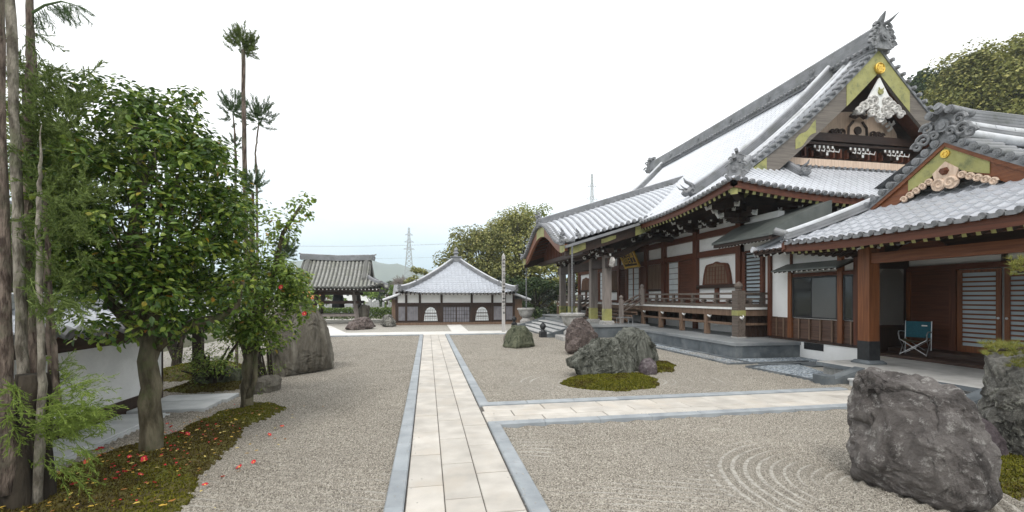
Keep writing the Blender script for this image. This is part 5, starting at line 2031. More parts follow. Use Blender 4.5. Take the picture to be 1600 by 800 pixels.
RK = {
'big': ((4.47, 3.62), (0.232, -0.973), [(-0.53, 0.59), (-0.53, 0.9), (-0.47, 1.11), (-0.33, 1.16), (-0.21, 1.2), (-0.1, 1.14), (0.08, 1.13), (0.18, 1.11), (0.34, 1.05), (0.4, 0.9), (0.44, 0.69), (0.54, 0.49), (0.59, 0.29), (0.59, 0.08), (0.45, -0.07), (0.18, -0.1), (-0.13, -0.08), (-0.45, -0.04), (-0.49, 0.29)]),
'frag': ((6.44, 4.29), (-0.081, -0.997), [(-0.27, 0.45), (-0.08, 0.46), (0.04, 0.4), (0.13, 0.22), (0.2, 0.0), (0.06, -0.17), (-0.18, -0.2), (-0.29, 0.08)]),
'edge': ((6.83, 4.13), (0.816, -0.577), [(-0.18, 0.94), (-0.21, 1.17), (-0.15, 1.23), (0.03, 1.26), (0.25, 1.25), (0.38, 1.13), (0.43, 0.62), (0.4, 0.02), (0.03, -0.03), (-0.24, -0.01), (-0.27, 0.4), (-0.23, 0.71)]),
'mid': ((4.23, 10.16), (0.998, -0.057), [(-0.91, 0.29), (-0.88, 0.41), (-0.71, 0.57), (-0.52, 0.66), (-0.24, 0.88), (0.07, 0.91), (0.36, 0.86), (0.52, 0.69), (0.65, 0.49), (0.74, 0.04), (0.39, -0.05), (-0.15, -0.04), (-0.69, -0.03), (-0.72, 0.18), (-0.86, 0.24)]),
'midback': ((5.80, 11.79), (0.683, 0.730), [(-1.6, 0.69), (-1.26, 0.95), (-1.06, 1.04), (-0.75, 1.08), (-0.13, 1.01), (0.35, 0.71), (1.27, 0.33), (1.34, 0.07), (0.86, -0.2), (-0.19, -0.2), (-1.41, -0.03)]),
'red': ((5.44, 14.83), (0.747, 0.665), [(-1.02, 0.15), (-1.02, 0.52), (-0.93, 0.83), (-0.55, 1.17), (0.03, 1.19), (0.26, 1.05), (0.41, 0.78), (0.7, 0.42), (0.8, 0.05), (0.03, -0.08), (-0.81, -0.04)]),
'green': ((3.59, 16.66), (0.826, 0.564), [(-0.64, 0.05), (-0.54, 0.35), (-0.41, 0.74), (-0.27, 0.81), (0.36, 0.8), (0.61, 0.64), (0.69, 0.07), (0.21, -0.09), (-0.58, -0.03)]),
'tan': ((3.29, 18.39), (0.576, -0.817), [(-0.45, 0.05), (-0.3, 0.19), (-0.19, 0.31), (-0.19, 0.57), (0.07, 0.5), (0.33, 0.44), (0.44, 0.03), (0.11, -0.05)]),
'purple': ((5.31, 10.32), (0.800, -0.600), [(-0.23, 0.22), (-0.12, 0.4), (0.12, 0.42), (0.23, 0.3), (0.21, 0.05), (0.11, -0.1), (-0.09, -0.09), (-0.21, 0.03)]),
'left': ((-3.01, 12.02), (0.630, 0.776), [(-0.93, 0.48), (-0.77, 1.21), (-0.48, 1.62), (-0.03, 1.77), (0.23, 1.8), (0.54, 1.59), (0.7, 1.3), (0.84, 0.76), (0.92, 0.35), (0.88, -0.0), (0.46, -0.04), (-0.27, -0.03), (-0.85, -0.04)]),
'leftlow': ((-3.09, 9.84), (0.458, 0.889), [(-0.48, 0.18), (-0.39, 0.25), (0.14, 0.32), (0.42, 0.26), (0.38, 0.0), (0.03, -0.05), (-0.39, -0.05)]),
'fbrown': ((-3.73, 27.81), (0.686, 0.728), [(-0.99, 0.15), (-0.68, 0.43), (-0.05, 0.58), (0.37, 0.72), (0.75, 0.4), (0.99, 0.07), (0.37, -0.04), (-0.77, -0.05)]),
'fgreen': ((-2.40, 29.88), (0.892, 0.451), [(-0.55, 0.12), (-0.26, 0.68), (0.04, 0.8), (0.29, 0.71), (0.51, 0.04), (-0.01, -0.06)]),
'ftall': ((-4.62, 34.24), (0.983, -0.186), [(-0.49, 0.23), (-0.25, 1.25), (0.07, 1.39), (0.3, 1.25), (0.49, 1.3), (0.44, 0.7), (0.35, 0.09)]),
}
rock('largest purple grey boulder with pale lichen flecks standing in ringed gravel', 'rock_big', *RK['big'], D=.85, amp=.07, freq=2.4, sub=6, back=.30, seed=1, side=.35, sq=.36, facets=10)
rock('angular dark grey stone leaning behind the largest purple boulder', 'rock_purple', *RK['frag'], D=.40, amp=.04, sub=4, seed=2)
rock('tall lichen covered rock below the yellowish pine needles', 'rock_lich', *RK['edge'], D=.7, amp=.07, freq=3.2, sub=6, back=.2, seed=3)
rock('low ribbed green grey rock on the round moss island', 'rock_green', *RK['mid'], D=.85, amp=.12, freq=2.6, sub=6, ribs=(2.0, 2.0, .7), back=.2, seed=4)
rock('sloping green grey rock rising behind the ribbed rock on the moss', 'rock_green', *RK['midback'], D=.8, amp=.10, freq=2.4, ribs=(1.6, 1.6, .8), back=.0, seed=5)
rock('upright red brown standing rock in front of the nearer basin', 'rock_red', *RK['red'], D=.75, amp=.09, freq=2.0, ribs=(1.2, 1.2, 1.0), back=.2, seed=6)
rock('squat mossy green rock on the gravel before the front steps', 'rock_moss', *RK['green'], D=.9, amp=.07, freq=1.8, ribs=(1.5, 1.5, .8), seed=7, sq=.38)
rock('small tan rock beside the squat mossy green rock', 'rock_tan', *RK['tan'], D=.5, amp=.06, sub=4, seed=8)
rock('little purple rock at the right end of the moss island', 'rock_purple', *RK['purple'], D=.42, amp=.04, sub=4, seed=9, sq=.4)
rock('tall grey tan slab rock behind the two camellias', 'rock_left', *RK['left'], D=.9, amp=.09, freq=1.6, sub=6, ribs=(1.6, 1.6, .6), seed=10, sq=.4)
rock('low dark rock at the foot of the tall slab rock', 'rock_left', *RK['leftlow'], D=.6, amp=.07, sub=4, seed=11)
rock('rounded brown rock in front of the bell tower', 'rock_red', *RK['fbrown'], D=1.1, amp=.12, sub=4, seed=12)
rock('pointed green and white rock by the corner of the small square hall', 'rock_lich', *RK['fgreen'], D=.8, amp=.12, sub=4, seed=13)
rock('upright grey stone monument beside the bell tower leg', 'rock_left', *RK['ftall'], D=.35, amp=.06, sub=4, seed=14, sq=.35)
rock('small mossy stone half hidden under the low shrub by the wall', 'rock_moss', (-4.3, 10.6), (.9, .4), [(-.5, 0), (-.4, .3), (0, .42), (.4, .3), (.5, 0), (0, -.1)], D=.5, amp=.06, sub=4, seed=15)

def inside(p, poly):
    x, y = p; c = False; j = len(poly) - 1
    for i in range(len(poly)):
        xi, yi = poly[i]; xj, yj = poly[j]
        if (yi > y) != (yj > y) and x < (xj - xi) * (y - yi) / (yj - yi) + xi:
            c = not c
        j = i
    return c
def edge_dist(p, poly):
    best = 9e9
    P = Vector((p[0], p[1]))
    for i in range(len(poly)):
        a = Vector(poly[i]); c = Vector(poly[(i + 1) % len(poly)])
        ab = c - a
        t = max(0, min(1, (P - a).dot(ab) / max(1e-9, ab.dot(ab))))
        best = min(best, (P - (a + ab * t)).length)
    return best
def moss_bed(poly, h, cell, tufts, size, basem, green, z0=0.0, name='moss', bright=None):
    """moss cushion over an uneven patch: soft mound plus short tufts"""
    xs = [p[0] for p in poly]; ys = [p[1] for p in poly]
    x0, x1, y0, y1 = min(xs) - .1, max(xs) + .1, min(ys) - .1, max(ys) + .1
    def H(x, y):
        wob = .10 * noise.noise(Vector((x * 2.2, y * 2.2, 3))) + .03 * noise.noise(Vector((x * 8, y * 8, 3)))
        d = edge_dist((x, y), poly) * (1 if inside((x, y), poly) else -1) + wob
        if d < 0:
            return -.06 - .3 * min(.2, -d)
        return z0 - .02 + h * (1 - math.exp(-d / (h * 1.4 + .05))) + .025 * noise.noise(Vector((x * 5, y * 5, 1))) + .012 * noise.noise(Vector((x * 17, y * 17, 1))) + .02
    b = MB()
    b.grid(lambda u, v: (u, v, H(u, v)), frange(x0, x1, int((x1 - x0) / cell)), frange(y0, y1, int((y1 - y0) / cell)))
    rnd = random.Random(int(abs(x0 * 100)))
    def tuft(mi, x, y, s):
        z = H(x, y)
        if z < 0.004:
            return
        for k in range(2):
            a = rnd.uniform(0, 6.28); l = s * rnd.uniform(.6, 1.3); wd = s * .35
            dx, dy = math.cos(a), math.sin(a)
            b.add([(x - dy * wd, y + dx * wd, z - .004), (x + dy * wd, y - dx * wd, z - .004), (x + dx * l * .6, y + dy * l * .6, z + l * .75)], [(0, 1, 2)], mi)
    n = 0
    while n < tufts:
        x, y = rnd.uniform(x0, x1), rnd.uniform(y0, y1)
        n += 1
        g_ = noise.noise(Vector((x * 1.4, y * 1.4, 20))) * .9 + (bright(x, y) if bright else 0)
        tuft(1 if g_ + rnd.uniform(-.25, .25) > green else 2, x, y, size)
    o = b.build(name, [basem, 'moss_tuft', 'moss_brown'], smooth=True)
    return tag(o, kind='stuff')
moss_bed([(2.86, 9.5), (3.2, 10.1), (3.8, 10.6), (4.5, 10.7), (5.1, 10.3), (5.15, 9.6), (4.9, 9.05), (4.41, 8.62), (3.69, 8.52), (3.05, 8.95)], .10, .05, 16000, .035, 'moss_green', -.15)
moss_bed([(5.3, 10.3), (5.7, 11.5), (6.3, 12.1), (6.85, 12.05), (6.7, 11.4), (6.1, 10.5)], .10, .06, 6000, .035, 'moss_green', -.05)
moss_bed([(4.75, 14.0), (4.95, 13.7), (5.6, 14.2), (6.25, 15.2), (5.9, 15.6), (5.0, 15.0)], .09, .08, 3000, .035, 'moss_green', -.3)
ML = [(-2.13, 4.3), (-2.25, 5.04), (-2.38, 5.5), (-2.4, 5.9), (-2.46, 6.51), (-2.55, 7.19), (-2.42, 7.82), (-2.32, 8.21), (-2.55, 8.6), (-3.0, 8.7), (-3.3, 8.3), (-3.42, 7.8), (-3.45, 7.19), (-3.62, 6.75), (-3.85, 6.3), (-3.95, 5.8), (-3.95, 5.0), (-4.1, 4.2), (-4.3, 3.4), (-2.6, 3.4)]
moss_bed(ML, .07, .05, 42000, .022, 'moss_base', .28, bright=lambda x, y: (.8 * smooth01((y - 7.3) / .5)) + .55 * smooth01((x + 2.65) / .3) * smooth01((5.4 - y) / .6))
moss_bed([(5.75, 3.95), (6.3, 4.4), (7.2, 4.5), (8.0, 4.2), (7.6, 2.6), (5.6, 2.8), (5.45, 3.4)], .08, .05, 16000, .028, 'moss_base', -.02)
moss_bed([(-5.2, 10.2), (-4.6, 9.9), (-3.9, 10.0), (-3.4, 10.4), (-3.5, 11.2), (-4.4, 11.6), (-5.2, 11.2)], .10, .08, 3500, .035, 'moss_base', .3)
moss_bed([(-6.6, 11.6), (-5.6, 11.2), (-4.8, 11.9), (-4.6, 13.2), (-5.4, 14), (-6.6, 13.5)], .25, .1, 3500, .04, 'moss_base', -.25)

# ================================================================== LEFT: WALL, SLABS
gwl = thing('garden_wall', 'low white plaster wall with dark timber base and tiled coping, left of the camellias', 'wall', (-4.9, 6, 0))
b = MB(); b.box(-5.05, -4.80, 1.5, 9.35, .24, 1.16); b.build('plaster_panel', 'plaster_wall', gwl)
b = MB(); b.box(-5.08, -4.77, 1.5, 9.35, -.03, .239); b.build('base_board', 'dark', gwl)
b = MB(); b.box(-5.10, -4.75, 1.5, 11.2, 1.161, 1.36); b.build('top_beam', 'darky', gwl)
def GW(s, t):
    return (-4.30 - t, s, 1.46 + .52 * t)
def GW2(s, t):
    return (-5.55 + t, s, 1.46 + .52 * t)
b = MB()
tile_slope(b, GW, 1.5, 11.2, .26, lambda s: .62, nrow=3, h=.06)
tile_slope(b, GW2, 1.5, 11.2, .26, lambda s: .62, nrow=3, h=.06, discs=False)
b.build('coping_tiles', ['tile_small', 'ridge'], gwl)
b = MB()
b.sweep(ridge_section(.30, .20, courses=2), [(-4.925, 1.5, 1.76), (-4.925, 11.25, 1.76)], side=(1, 0, 0))
b.build('coping_ridge', 'ridge_cap', gwl)
b = MB(); b.prism([(-4.36, 1.5, 1.40), (-4.36, 1.5, 1.45), (-4.92, 1.5, 1.74), (-5.49, 1.5, 1.45), (-5.49, 1.5, 1.40), (-4.92, 1.5, 1.66)], (0, 9.7, 0)); b.build('coping_boards', 'red', gwl)
y = 2.0
while y < 11:
    b = MB(); b.bar((-4.40, y, 1.38), (-4.80, y, 1.50), .055, .06, 0, endmi=1); b.build('rafter', ['dark', 'white'], gwl)
    y += .52
for y in (9.42, 11.0):
    b = MB(); b.box(-5.02, -4.84, y - .07, y + .07, -.02, 1.16); b.build('gate_post', 'dark', gwl)
sl = MB()
for y0, y1 in ((2.5, 4.4), (4.42, 6.3), (6.32, 8.15)):
    sl.bbox(-4.74, -4.12, y0, y1, -.04, .05, .008)
o = sl.build('path', 'slab'); tag(o, kind='structure')
b = MB()
for v in ((-4.75, -3.62, 8.28, 8.92), (-4.75, -3.55, 8.95, 9.50)):
    b.bbox(v[0], v[1], v[2], v[3], -.04, .065, .008)
b.box(-4.115, -4.06, 2.5, 8.15, -.03, .03)
tag(b.build('path', 'slab'), kind='structure')
nb = thing('neighbour_house', 'neighbouring house with pale tiled roof glimpsed beyond the cedar trunks', 'house', (-14, 14, 0))
def NHS(s, t):
    return (-10.2 - t, s, 2.85 + .5 * t)
def NHN(s, t):
    return (-18.2 + t, s, 2.85 + .5 * t)
b = MB()
tile_slope(b, NHS, 8, 24, .27, lambda s: 4.0, nrow=4, h=.07)
tile_slope(b, NHN, 8, 24, .27, lambda s: 4.0, nrow=4, h=.07, discs=False)
b.build('roof', ['tile_small', 'ridge'], nb)
b = MB(); b.sweep(ridge_section(.5, .4), [(-14.2, 7.9, 4.82), (-14.2, 24.1, 4.82)], side=(1, 0, 0)); b.build('ridge', 'ridge', nb)
b = MB(); b.prism([(-11, 8.6, 0), (-11, 8.6, 3.0), (-14.2, 8.6, 4.7), (-17.4, 8.6, 3.0), (-17.4, 8.6, 0)], (0, 14.8, 0)); b.build('wall', 'dark', nb)
for y in (10.5, 13, 15.5, 18):
    b = MB(); b.box(-10.98, -10.95, y, y + 1.3, .9, 2.3); b.build('window', 'glass_grey', nb)

# ================================================================== TREES
def leaf(b, p, d, nrm, L, W, mi=0):
    d = d.normalized()
    s = d.cross(nrm)
    if s.length < 1e-4:
        s = Vector((1, 0, 0))
    s.normalize(); nn = s.cross(d)
    f = nn * W * .18
    b.add([p, p + d * L * .35 + s * W * .5 + f, p + d * L * .75 + s * W * .36 + f, p + d * L, p + d * L * .75 - s * W * .36 + f, p + d * L * .35 - s * W * .5 + f], [(0, 1, 2, 3), (0, 3, 4, 5)], mi)

def rvec(rnd):
    while True:
        v = Vector((rnd.uniform(-1, 1), rnd.uniform(-1, 1), rnd.uniform(-1, 1)))
        if .05 < v.length < 1:
            return v.normalized()

def leafy_crown(b, rnd, clumps, per, L, W, jitter=.5):
    """clumps: (centre, radius); leaves spread through each clump, denser at its skin, facing out and up"""
    for c, r in clumps:
        k = int(per * rnd.uniform(.7, 1.25) * min(1, (r / .24)) ** 1.6) if r < .24 else int(per * rnd.uniform(.7, 1.25))
        for _ in range(k):
            v = rvec(rnd)
            p = c + Vector((v.x, v.y, v.z * .8)) * r * rnd.uniform(.35, 1.05) ** .6
            nrm = (v * .7 + Vector((0, 0, .8)) + rvec(rnd) * jitter).normalized()
            d = (v * .5 + rvec(rnd) * .8 + Vector((0, 0, -.25)))
            d = d - nrm * d.dot(nrm)
            if d.length < .05:
                continue
            leaf(b, p, d, nrm, L * rnd.uniform(.7, 1.2), W * rnd.uniform(.75, 1.2))

def blossom_mb(s=1.0, tilt=0):
    b = MB()
    for k in range(6):
        a = k * math.pi / 3
        dx, dy = math.cos(a), math.sin(a)
        px, py = -dy, dx
        w_, l = .022 * s, .040 * s
        b.add([(0, 0, .004), (dx * l * .5 + px * w_, dy * l * .5 + py * w_, .012 * s), (dx * l + px * w_ * .6, dy * l + py * w_ * .6, .024 * s), (dx * l - px * w_ * .6, dy * l - py * w_ * .6, .026 * s), (dx * l * .5 - px * w_, dy * l * .5 - py * w_, .013 * s)], [(0, 1, 2, 3, 4)], 0)
    b.lathe([(.010 * s, .004), (.012 * s, .014 * s), (.006 * s, .024 * s)], (0, 0, 0), 8, 1)
    return b

# ---- the near camellia
rnd = random.Random(3)
def camellia(label, base, fork, crown_c, rx, ry, rz, nclump, per, m, trunk_r, seed, extra=(), holes=(), limbs=(), L=.084, W=.046):
    rnd = random.Random(seed)
    t = thing('camellia_tree', label, 'camellia tree', base)
    B_ = Vector(base); F = Vector(fork)
    b = MB()
    n = 9
    pts = [B_ + Vector((0, 0, -.1))] + [B_.lerp(F, i / n) + Vector((.015 * math.sin(i * 1.9 + seed), .02 * math.cos(i * 2.3), 0)) for i in range(n + 1)]
    rs = [trunk_r * 1.25] + [trunk_r * (1.15 - .28 * (i / n) + (.10 if i >= n - 1 else 0)) for i in range(n + 1)]
    b.tube(pts, rs, 14, wob=.09)
    b.build('trunk', 'bark_camellia', t, smooth=True)
    C = Vector(crown_c)
    cl = []
    tries = 0
    while len(cl) < nclump and tries < 4000:
        tries += 1
        v = rvec(rnd)
        k = rnd.uniform(.35, 1.0) ** .5
        p = C + Vector((v.x * rx, v.y * ry, v.z * rz)) * k
        if any((p - Vector(h)).length < hr for h, hr in holes):
            continue
        cl.append((p, rnd.uniform(.20, .33) * min(1.0, rx)))
    cl += [(Vector(p), r) for p, r in extra]
    for i in range(int(nclump * .35)):      # loose outer twigs
        v = rvec(rnd)
        if v.z < -.5:
            continue
        q = C + Vector((v.x * rx, v.y * ry, v.z * rz)) * rnd.uniform(1.06, 1.22)
        cl.append((q, rnd.uniform(.08, .15)))
    bl = MB()
    for i, lm in enumerate(limbs):
        b = MB()
        lm = [Vector(q) for q in lm]
        b.tube(lm, [trunk_r * .60 * (1 - .75 * k / (len(lm) - 1)) + .012 for k in range(len(lm))], 9, wob=.2)
        b.build('limb', 'bark_camellia', t, smooth=True)
    for p, r in cl[::3]:                    # twigs out to the leaf clumps
        a = F.lerp(p, .25) + Vector((0, 0, .1))
        mid = a.lerp(p, .5) + Vector((rnd.uniform(-.08, .08), rnd.uniform(-.08, .08), .06))
        bl.tube([F + Vector((0, 0, .02)), a, mid, p], [.016, .011, .007, .003], 5)
    bl.build('branches', 'bark_camellia', t, smooth=True)
    b = MB()
    leafy_crown(b, rnd, cl, per, L, W)
    b.build('crown', m, t)
    return t, cl

c1, cl1 = camellia('broad dense dark green camellia tree on the near moss beside the white wall', (-3.27, 6.17, 0), (-3.32, 6.2, 1.45), (-3.30, 6.22, 2.95), 1.0, 1.05, 1.45, 150, 122, 'leaf_camellia', .108, 11,
    extra=[((-3.15, 6.2, 4.22), .26), ((-3.55, 6.1, 4.25), .28), ((-3.85, 6.15, 4.1), .24), ((-2.75, 6.3, 3.75), .26), ((-2.5, 6.3, 3.4), .26), ((-4.15, 6.2, 3.6), .28), ((-4.2, 6.2, 2.6), .3), ((-4.1, 6.2, 2.05), .3), ((-2.4, 6.3, 2.6), .28), ((-2.35, 6.35, 2.1), .28), ((-2.45, 6.4, 1.85), .24), ((-4.1, 6.1, 3.1), .32), ((-4.25, 6.2, 2.9), .3), ((-3.95, 6.0, 3.7), .3), ((-3.9, 5.9, 2.2), .3), ((-2.7, 6.2, 1.62), .24), ((-3.3, 5.6, 1.55), .25), ((-3.75, 5.9, 1.6), .27), ((-3.0, 5.7, 1.7), .28)],
    holes=[((-3.0, 5.9, 2.85), .17), ((-3.12, 6.5, 2.75), .2), ((-3.15, 5.4, 2.8), .25)],
    limbs=[[(-3.28, 6.2, 1.25), (-3.1, 6.25, 1.45), (-2.85, 6.3, 1.58), (-2.6, 6.35, 1.64), (-2.42, 6.4, 1.8), (-2.35, 6.4, 2.1)], [(-3.32, 6.2, 1.4), (-3.45, 6.25, 1.9), (-3.5, 6.2, 2.6), (-3.4, 6.2, 3.4), (-3.45, 6.2, 4.1)],
           [(-3.3, 6.2, 1.4), (-3.15, 6.15, 1.9), (-3.12, 6.2, 2.6), (-3.0, 6.2, 3.4)], [(-3.3, 6.2, 1.45), (-3.25, 6.0, 2.1), (-3.3, 5.9, 2.8), (-3.1, 5.9, 3.6)], [(-3.36, 6.22, 1.38), (-3.7, 6.2, 1.8), (-4.0, 6.2, 2.5)]])
c2, cl2 = camellia('lighter green camellia tree with a stray upper branch on bright moss before the slab rock', (-3.0, 8.33, 0), (-2.98, 8.33, .95), (-2.86, 8.35, 1.95), .80, .72, .74, 60, 108, 'leaf_camellia2', .085, 5,
    extra=[((-2.5, 8.4, 3.25), .24), ((-2.25, 8.4, 3.5), .17), ((-2.05, 8.4, 3.62), .14), ((-2.3, 8.4, 3.15), .17), ((-2.45, 8.4, 2.95), .24), ((-2.1, 8.4, 3.35), .15), ((-2.75, 8.4, 3.0), .32), ((-2.9, 8.4, 3.4), .3), ((-2.95, 8.4, 2.7), .36), ((-2.75, 8.4, 2.65), .3), ((-2.22, 8.3, 2.2), .22), ((-2.1, 8.3, 1.95), .2), ((-2.12, 8.3, 1.7), .2), ((-2.9, 8.2, 1.2), .25), ((-2.6, 8.2, 1.15), .22), ((-2.4, 8.3, 1.3), .25)],
    limbs=[[(-2.98, 8.33, .9), (-3.1, 8.36, 1.2), (-3.2, 8.4, 1.6)], [(-2.98, 8.33, .9), (-2.8, 8.35, 1.5), (-2.6, 8.4, 2.3), (-2.45, 8.4, 3.0), (-2.15, 8.4, 3.5)], [(-2.98, 8.33, .9), (-3.0, 8.35, 1.7), (-2.95, 8.4, 2.6), (-2.95, 8.4, 3.4)], [(-2.97, 8.3, .2), (-2.86, 8.28, .5), (-2.84, 8.3, 1.1)]], L=.085, W=.045)
def tree_blossom(t, p):
    b = blossom_mb(.9)
    o = b.build('blossom', ['petal', 'stamen'], t, local=True)
    o.location = Vector(p) - Vector(t.location)
    o.rotation_euler = (1.2, 0, rnd.uniform(-.6, .6))
for p in ((-2.28, 7.75, 2.05), (-2.0, 8.0, 1.62)):
    tree_blossom(c2, p)

# ---- fallen blossoms, each one its own, and a litter of leaves
BL = [(-3.65, 7.26), (-3.51, 7.08), (-3.12, 6.64), (-3.21, 6.71), (-2.65, 6.37), (-3.05, 7.05), (-3.83, 6.14), (-3.83, 6.21), (-3.32, 5.84), (-3.08, 5.34), (-2.87, 5.22), (-3.07, 5.66), (-3.67, 5.75), (-3.35, 5.08), (-3.08, 5.51), (-3.69, 5.95), (-3.12, 6.66), (-3.12, 5.75), (-2.62, 4.98), (-3.07, 6.85), (-3.06, 5.16)]
GR = [(-1.94, 5.6), (-2.03, 5.45), (-2.12, 6.67), (-2.18, 5.0), (-2.07, 7.06), (-2.1, 5.2)]
fb = None
for i, (x, y) in enumerate(BL + GR):
    on_moss = i < len(BL)
    if fb is None:
        o = fb = blossom_mb(.68).build('camellia_blossom', ['petal', 'stamen'])
    else:
        o = fb.copy(); COL.objects.link(o)
    o.location = (x, y, .085 if on_moss else .02)
    o.rotation_euler = (rnd.uniform(-.7, .7), rnd.uniform(-.7, .7), rnd.uniform(0, 6))
    s_ = rnd.uniform(.7, 1.25)
    o.scale = (s_, s_, s_)
    if on_moss:
        tag(o, 'red camellia blossom fallen on the brown moss round the near camellia trunk', 'blossom', 'red blossoms fallen on the moss')
    else:
        tag(o, 'red camellia blossom fallen on the grey gravel beside the moss edge', 'blossom', 'red blossoms fallen on the gravel')
b = MB()
n = 0
while n < 330:
    x, y = rnd.uniform(-3.9, -1.6), rnd.uniform(3.6, 8.4)
    ins = inside((x, y), ML)
    if not ins and rnd.random() > .14:
        n += .3; continue
    n += 1
    a = rnd.uniform(0, 6.28)
    leaf(b, Vector((x, y, (.085 if ins else .022) + rnd.uniform(0, .012))), Vector((math.cos(a), math.sin(a), rnd.uniform(-.15, .3))), Vector((rnd.uniform(-.4, .4), rnd.uniform(-.4, .4), 1)), rnd.uniform(.03, .062), rnd.uniform(.018, .03))
tag(b.build('fallen_leaves', 'fallen'), kind='stuff')
b = MB()
for n in range(90):
    x, y = rnd.gauss(-3.1, .45), rnd.gauss(6.0, .8)
    if not inside((x, y), ML): continue
    a = rnd.uniform(0, 6.28)
    leaf(b, Vector((x, y, .09)), Vector((math.cos(a), math.sin(a), .1)), Vector((rnd.uniform(-.5, .5), rnd.uniform(-.5, .5), 1)), rnd.uniform(.02, .035), rnd.uniform(.018, .028))
tag(b.build('fallen_petals', 'petal'), kind='stuff')
b = MB()
for n in range(700):                       # stray gravel on the kerbs and stones
    if rnd.random() < .6:
        x, y = rnd.choice((-.20, -.37, .88, 1.04)) + rnd.gauss(0, .05), rnd.uniform(3.2, 12)
        z = .062 if (-.37 < x < -.21 or .87 < x < 1.04) else .037
        if x < -.37 or x > 1.05: continue
    else:
        x, y = rnd.uniform(1.1, 6), rnd.choice((6.6, 6.72, 7.65, 7.8)) + rnd.gauss(0, .04)
        z = .062 if (y < 6.655 or y > 7.705) else .036
        if y < 6.5 or y > 7.88: continue
    s_ = rnd.uniform(.004, .009)
    b.add([(x + s_, y, z), (x, y + s_, z), (x - s_ * 1.2, y, z), (x, y - s_, z), (x, y, z + s_)], [(0, 1, 4), (1, 2, 4), (2, 3, 4), (3, 0, 4)])
tag(b.build('stray_gravel', 'stone_mid'), kind='stuff')

# ---- cedars
def spray(b, rnd, p, d, L, nt, blade, wdt, droop=.35, mi=0, twig=.32, stemr=.004, fan=.8):
    """a cedar spray: stem, side twigs, short forward-pointing needles"""
    p = Vector(p); d = Vector(d).normalized()
    pts = []
    q = p.copy(); dd = d.copy()
    for i in range(6):
        pts.append(q.copy())
        q = q + dd * L / 5
        dd = (dd + Vector((0, 0, -droop * .12)) + rvec(rnd) * .06).normalized()
    b.tube(pts, [stemr * (1 - .14 * i) for i in range(6)], 4, mi, cap=False)
    def needles(a, c, m_):
        ax = (c - a)
        ln = ax.length
        ax.normalize()
        for i in range(m_):
            t = (i + .5) / m_
            o = a.lerp(c, t)
            v = rvec(rnd)
            v = v - ax * v.dot(ax)
            if v.length < .1: continue
            v.normalize()
            e = (ax * 1.0 + v * .75).normalized()
            s = e.cross(v).normalized() * wdt / 2
            bl_ = blade * rnd.uniform(.7, 1.2) * (1 - .35 * t)
            b.add([o - s, o + s, o + e * bl_], [(0, 1, 2)], mi)
    for i in range(nt):
        t = (i + .6) / nt
        k = min(4, int(t * 5)); f = t * 5 - k
        a = pts[k].lerp(pts[k + 1], f)
        dr = (pts[k + 1] - pts[k]).normalized()
        v = rvec(rnd); v = (v - dr * v.dot(dr)).normalized()
        tw = (dr + v * fan).normalized()
        ln = L * twig * (1.15 - .7 * t) * rnd.uniform(.7, 1.2)
        c = a + tw * ln + Vector((0, 0, -.06 * ln * droop * 3))
        b.tube([a, c], [stemr * .5, stemr * .3], 3, mi, cap=False)
        needles(a, c, max(5, int(ln / .0085)))
    needles(pts[0].lerp(pts[1], .5), pts[-1], max(8, int(L / .010)))

def cedar(label, trunks, sprays, seed, bark='bark_cedar', stump=None, m='needle', group=None, blade=.045, wdt=.0065, cat='cedar tree', name='cedar_tree', nt=9, fan=.8, droop=.35):
    rnd = random.Random(seed)
    base = trunks[0][0][0] if trunks else sprays[0][0]
    t = thing(name, label, cat, (base[0], base[1], 0), group)
    for pts, rs, bk in trunks:
        b = MB()
        P2 = []; R2 = []
        for i in range(len(pts) - 1):
            for k in range(6):
                f = k / 6
                P2.append(Vector(pts[i]).lerp(Vector(pts[i + 1]), f) + Vector((rnd.uniform(-.006, .006), rnd.uniform(-.006, .006), 0)))
                R2.append(lerp(rs[i], rs[i + 1], f) * (1 + rnd.uniform(-.05, .07)))
        P2.append(Vector(pts[-1])); R2.append(rs[-1])
        b.tube(P2, R2, 10, wob=.22)
        b.build('trunk', bk or bark, t, smooth=True)
    if stump:
        b = MB()
        b.tube(stump[0], stump[1], 16, wob=.8)
        b.build('stump', 'bark_dark', t, smooth=True)
    if sprays:
        b = MB()
        for (p, d, L) in sprays:
            spray(b, rnd, p, d, L, nt, blade, wdt, fan=fan, droop=droop)
        b.build('crown', m, t)
    return t

CS, CC = math.sin(math.atan(132 / 708)), math.cos(math.atan(132 / 708))
def AT(u, v, t):
    """point seen in direction (u, v) of the photograph at distance t ahead"""
    x = (u - 800) / 708
    return Vector((t * (CS + x * CC), t * (CC - x * CS), 1.9 + (464 - v) * t / 708))

# ---- cedar clump, front left
rnd = random.Random(21)
tk = []
def trunk(px, t, rs, bk=None):
    tk.append(([AT(u, v, t) for u, v in px], rs, bk))
trunk([(18, 770), (10, 600), (3, 330), (-2, 60), (-3, -60)], 3.95, [.070, .048, .042, .038, .036], 'bark_cedar')
trunk([(42, 770), (37, 600), (31, 420), (24, 220), (15, -10), (13, -60)], 4.25, [.070, .047, .042, .039, .037, .035], 'bark_pale')
trunk([(52, 740), (49, 560), (45, 400), (43, 260), (49, 110), (46, 40), (47, -50)], 4.6, [.075, .058, .054, .050, .045, .030, .026], 'bark_cedar')
trunk([(58, 800), (66, 600), (62, 480), (60, 340), (63, 262), (65, 195)], 4.05, [.040, .028, .024, .019, .012, .003], 'bark_pale')
trunk([(82, 600), (77, 500), (74, 400), (71, 330), (72, 270)], 4.3, [.035, .028, .024, .018, .008], 'bark_cedar')
trunk([(90, 640), (84, 540), (80, 480), (73, 400)], 4.15, [.028, .022, .018, .012], 'bark_cedar')
sp = []
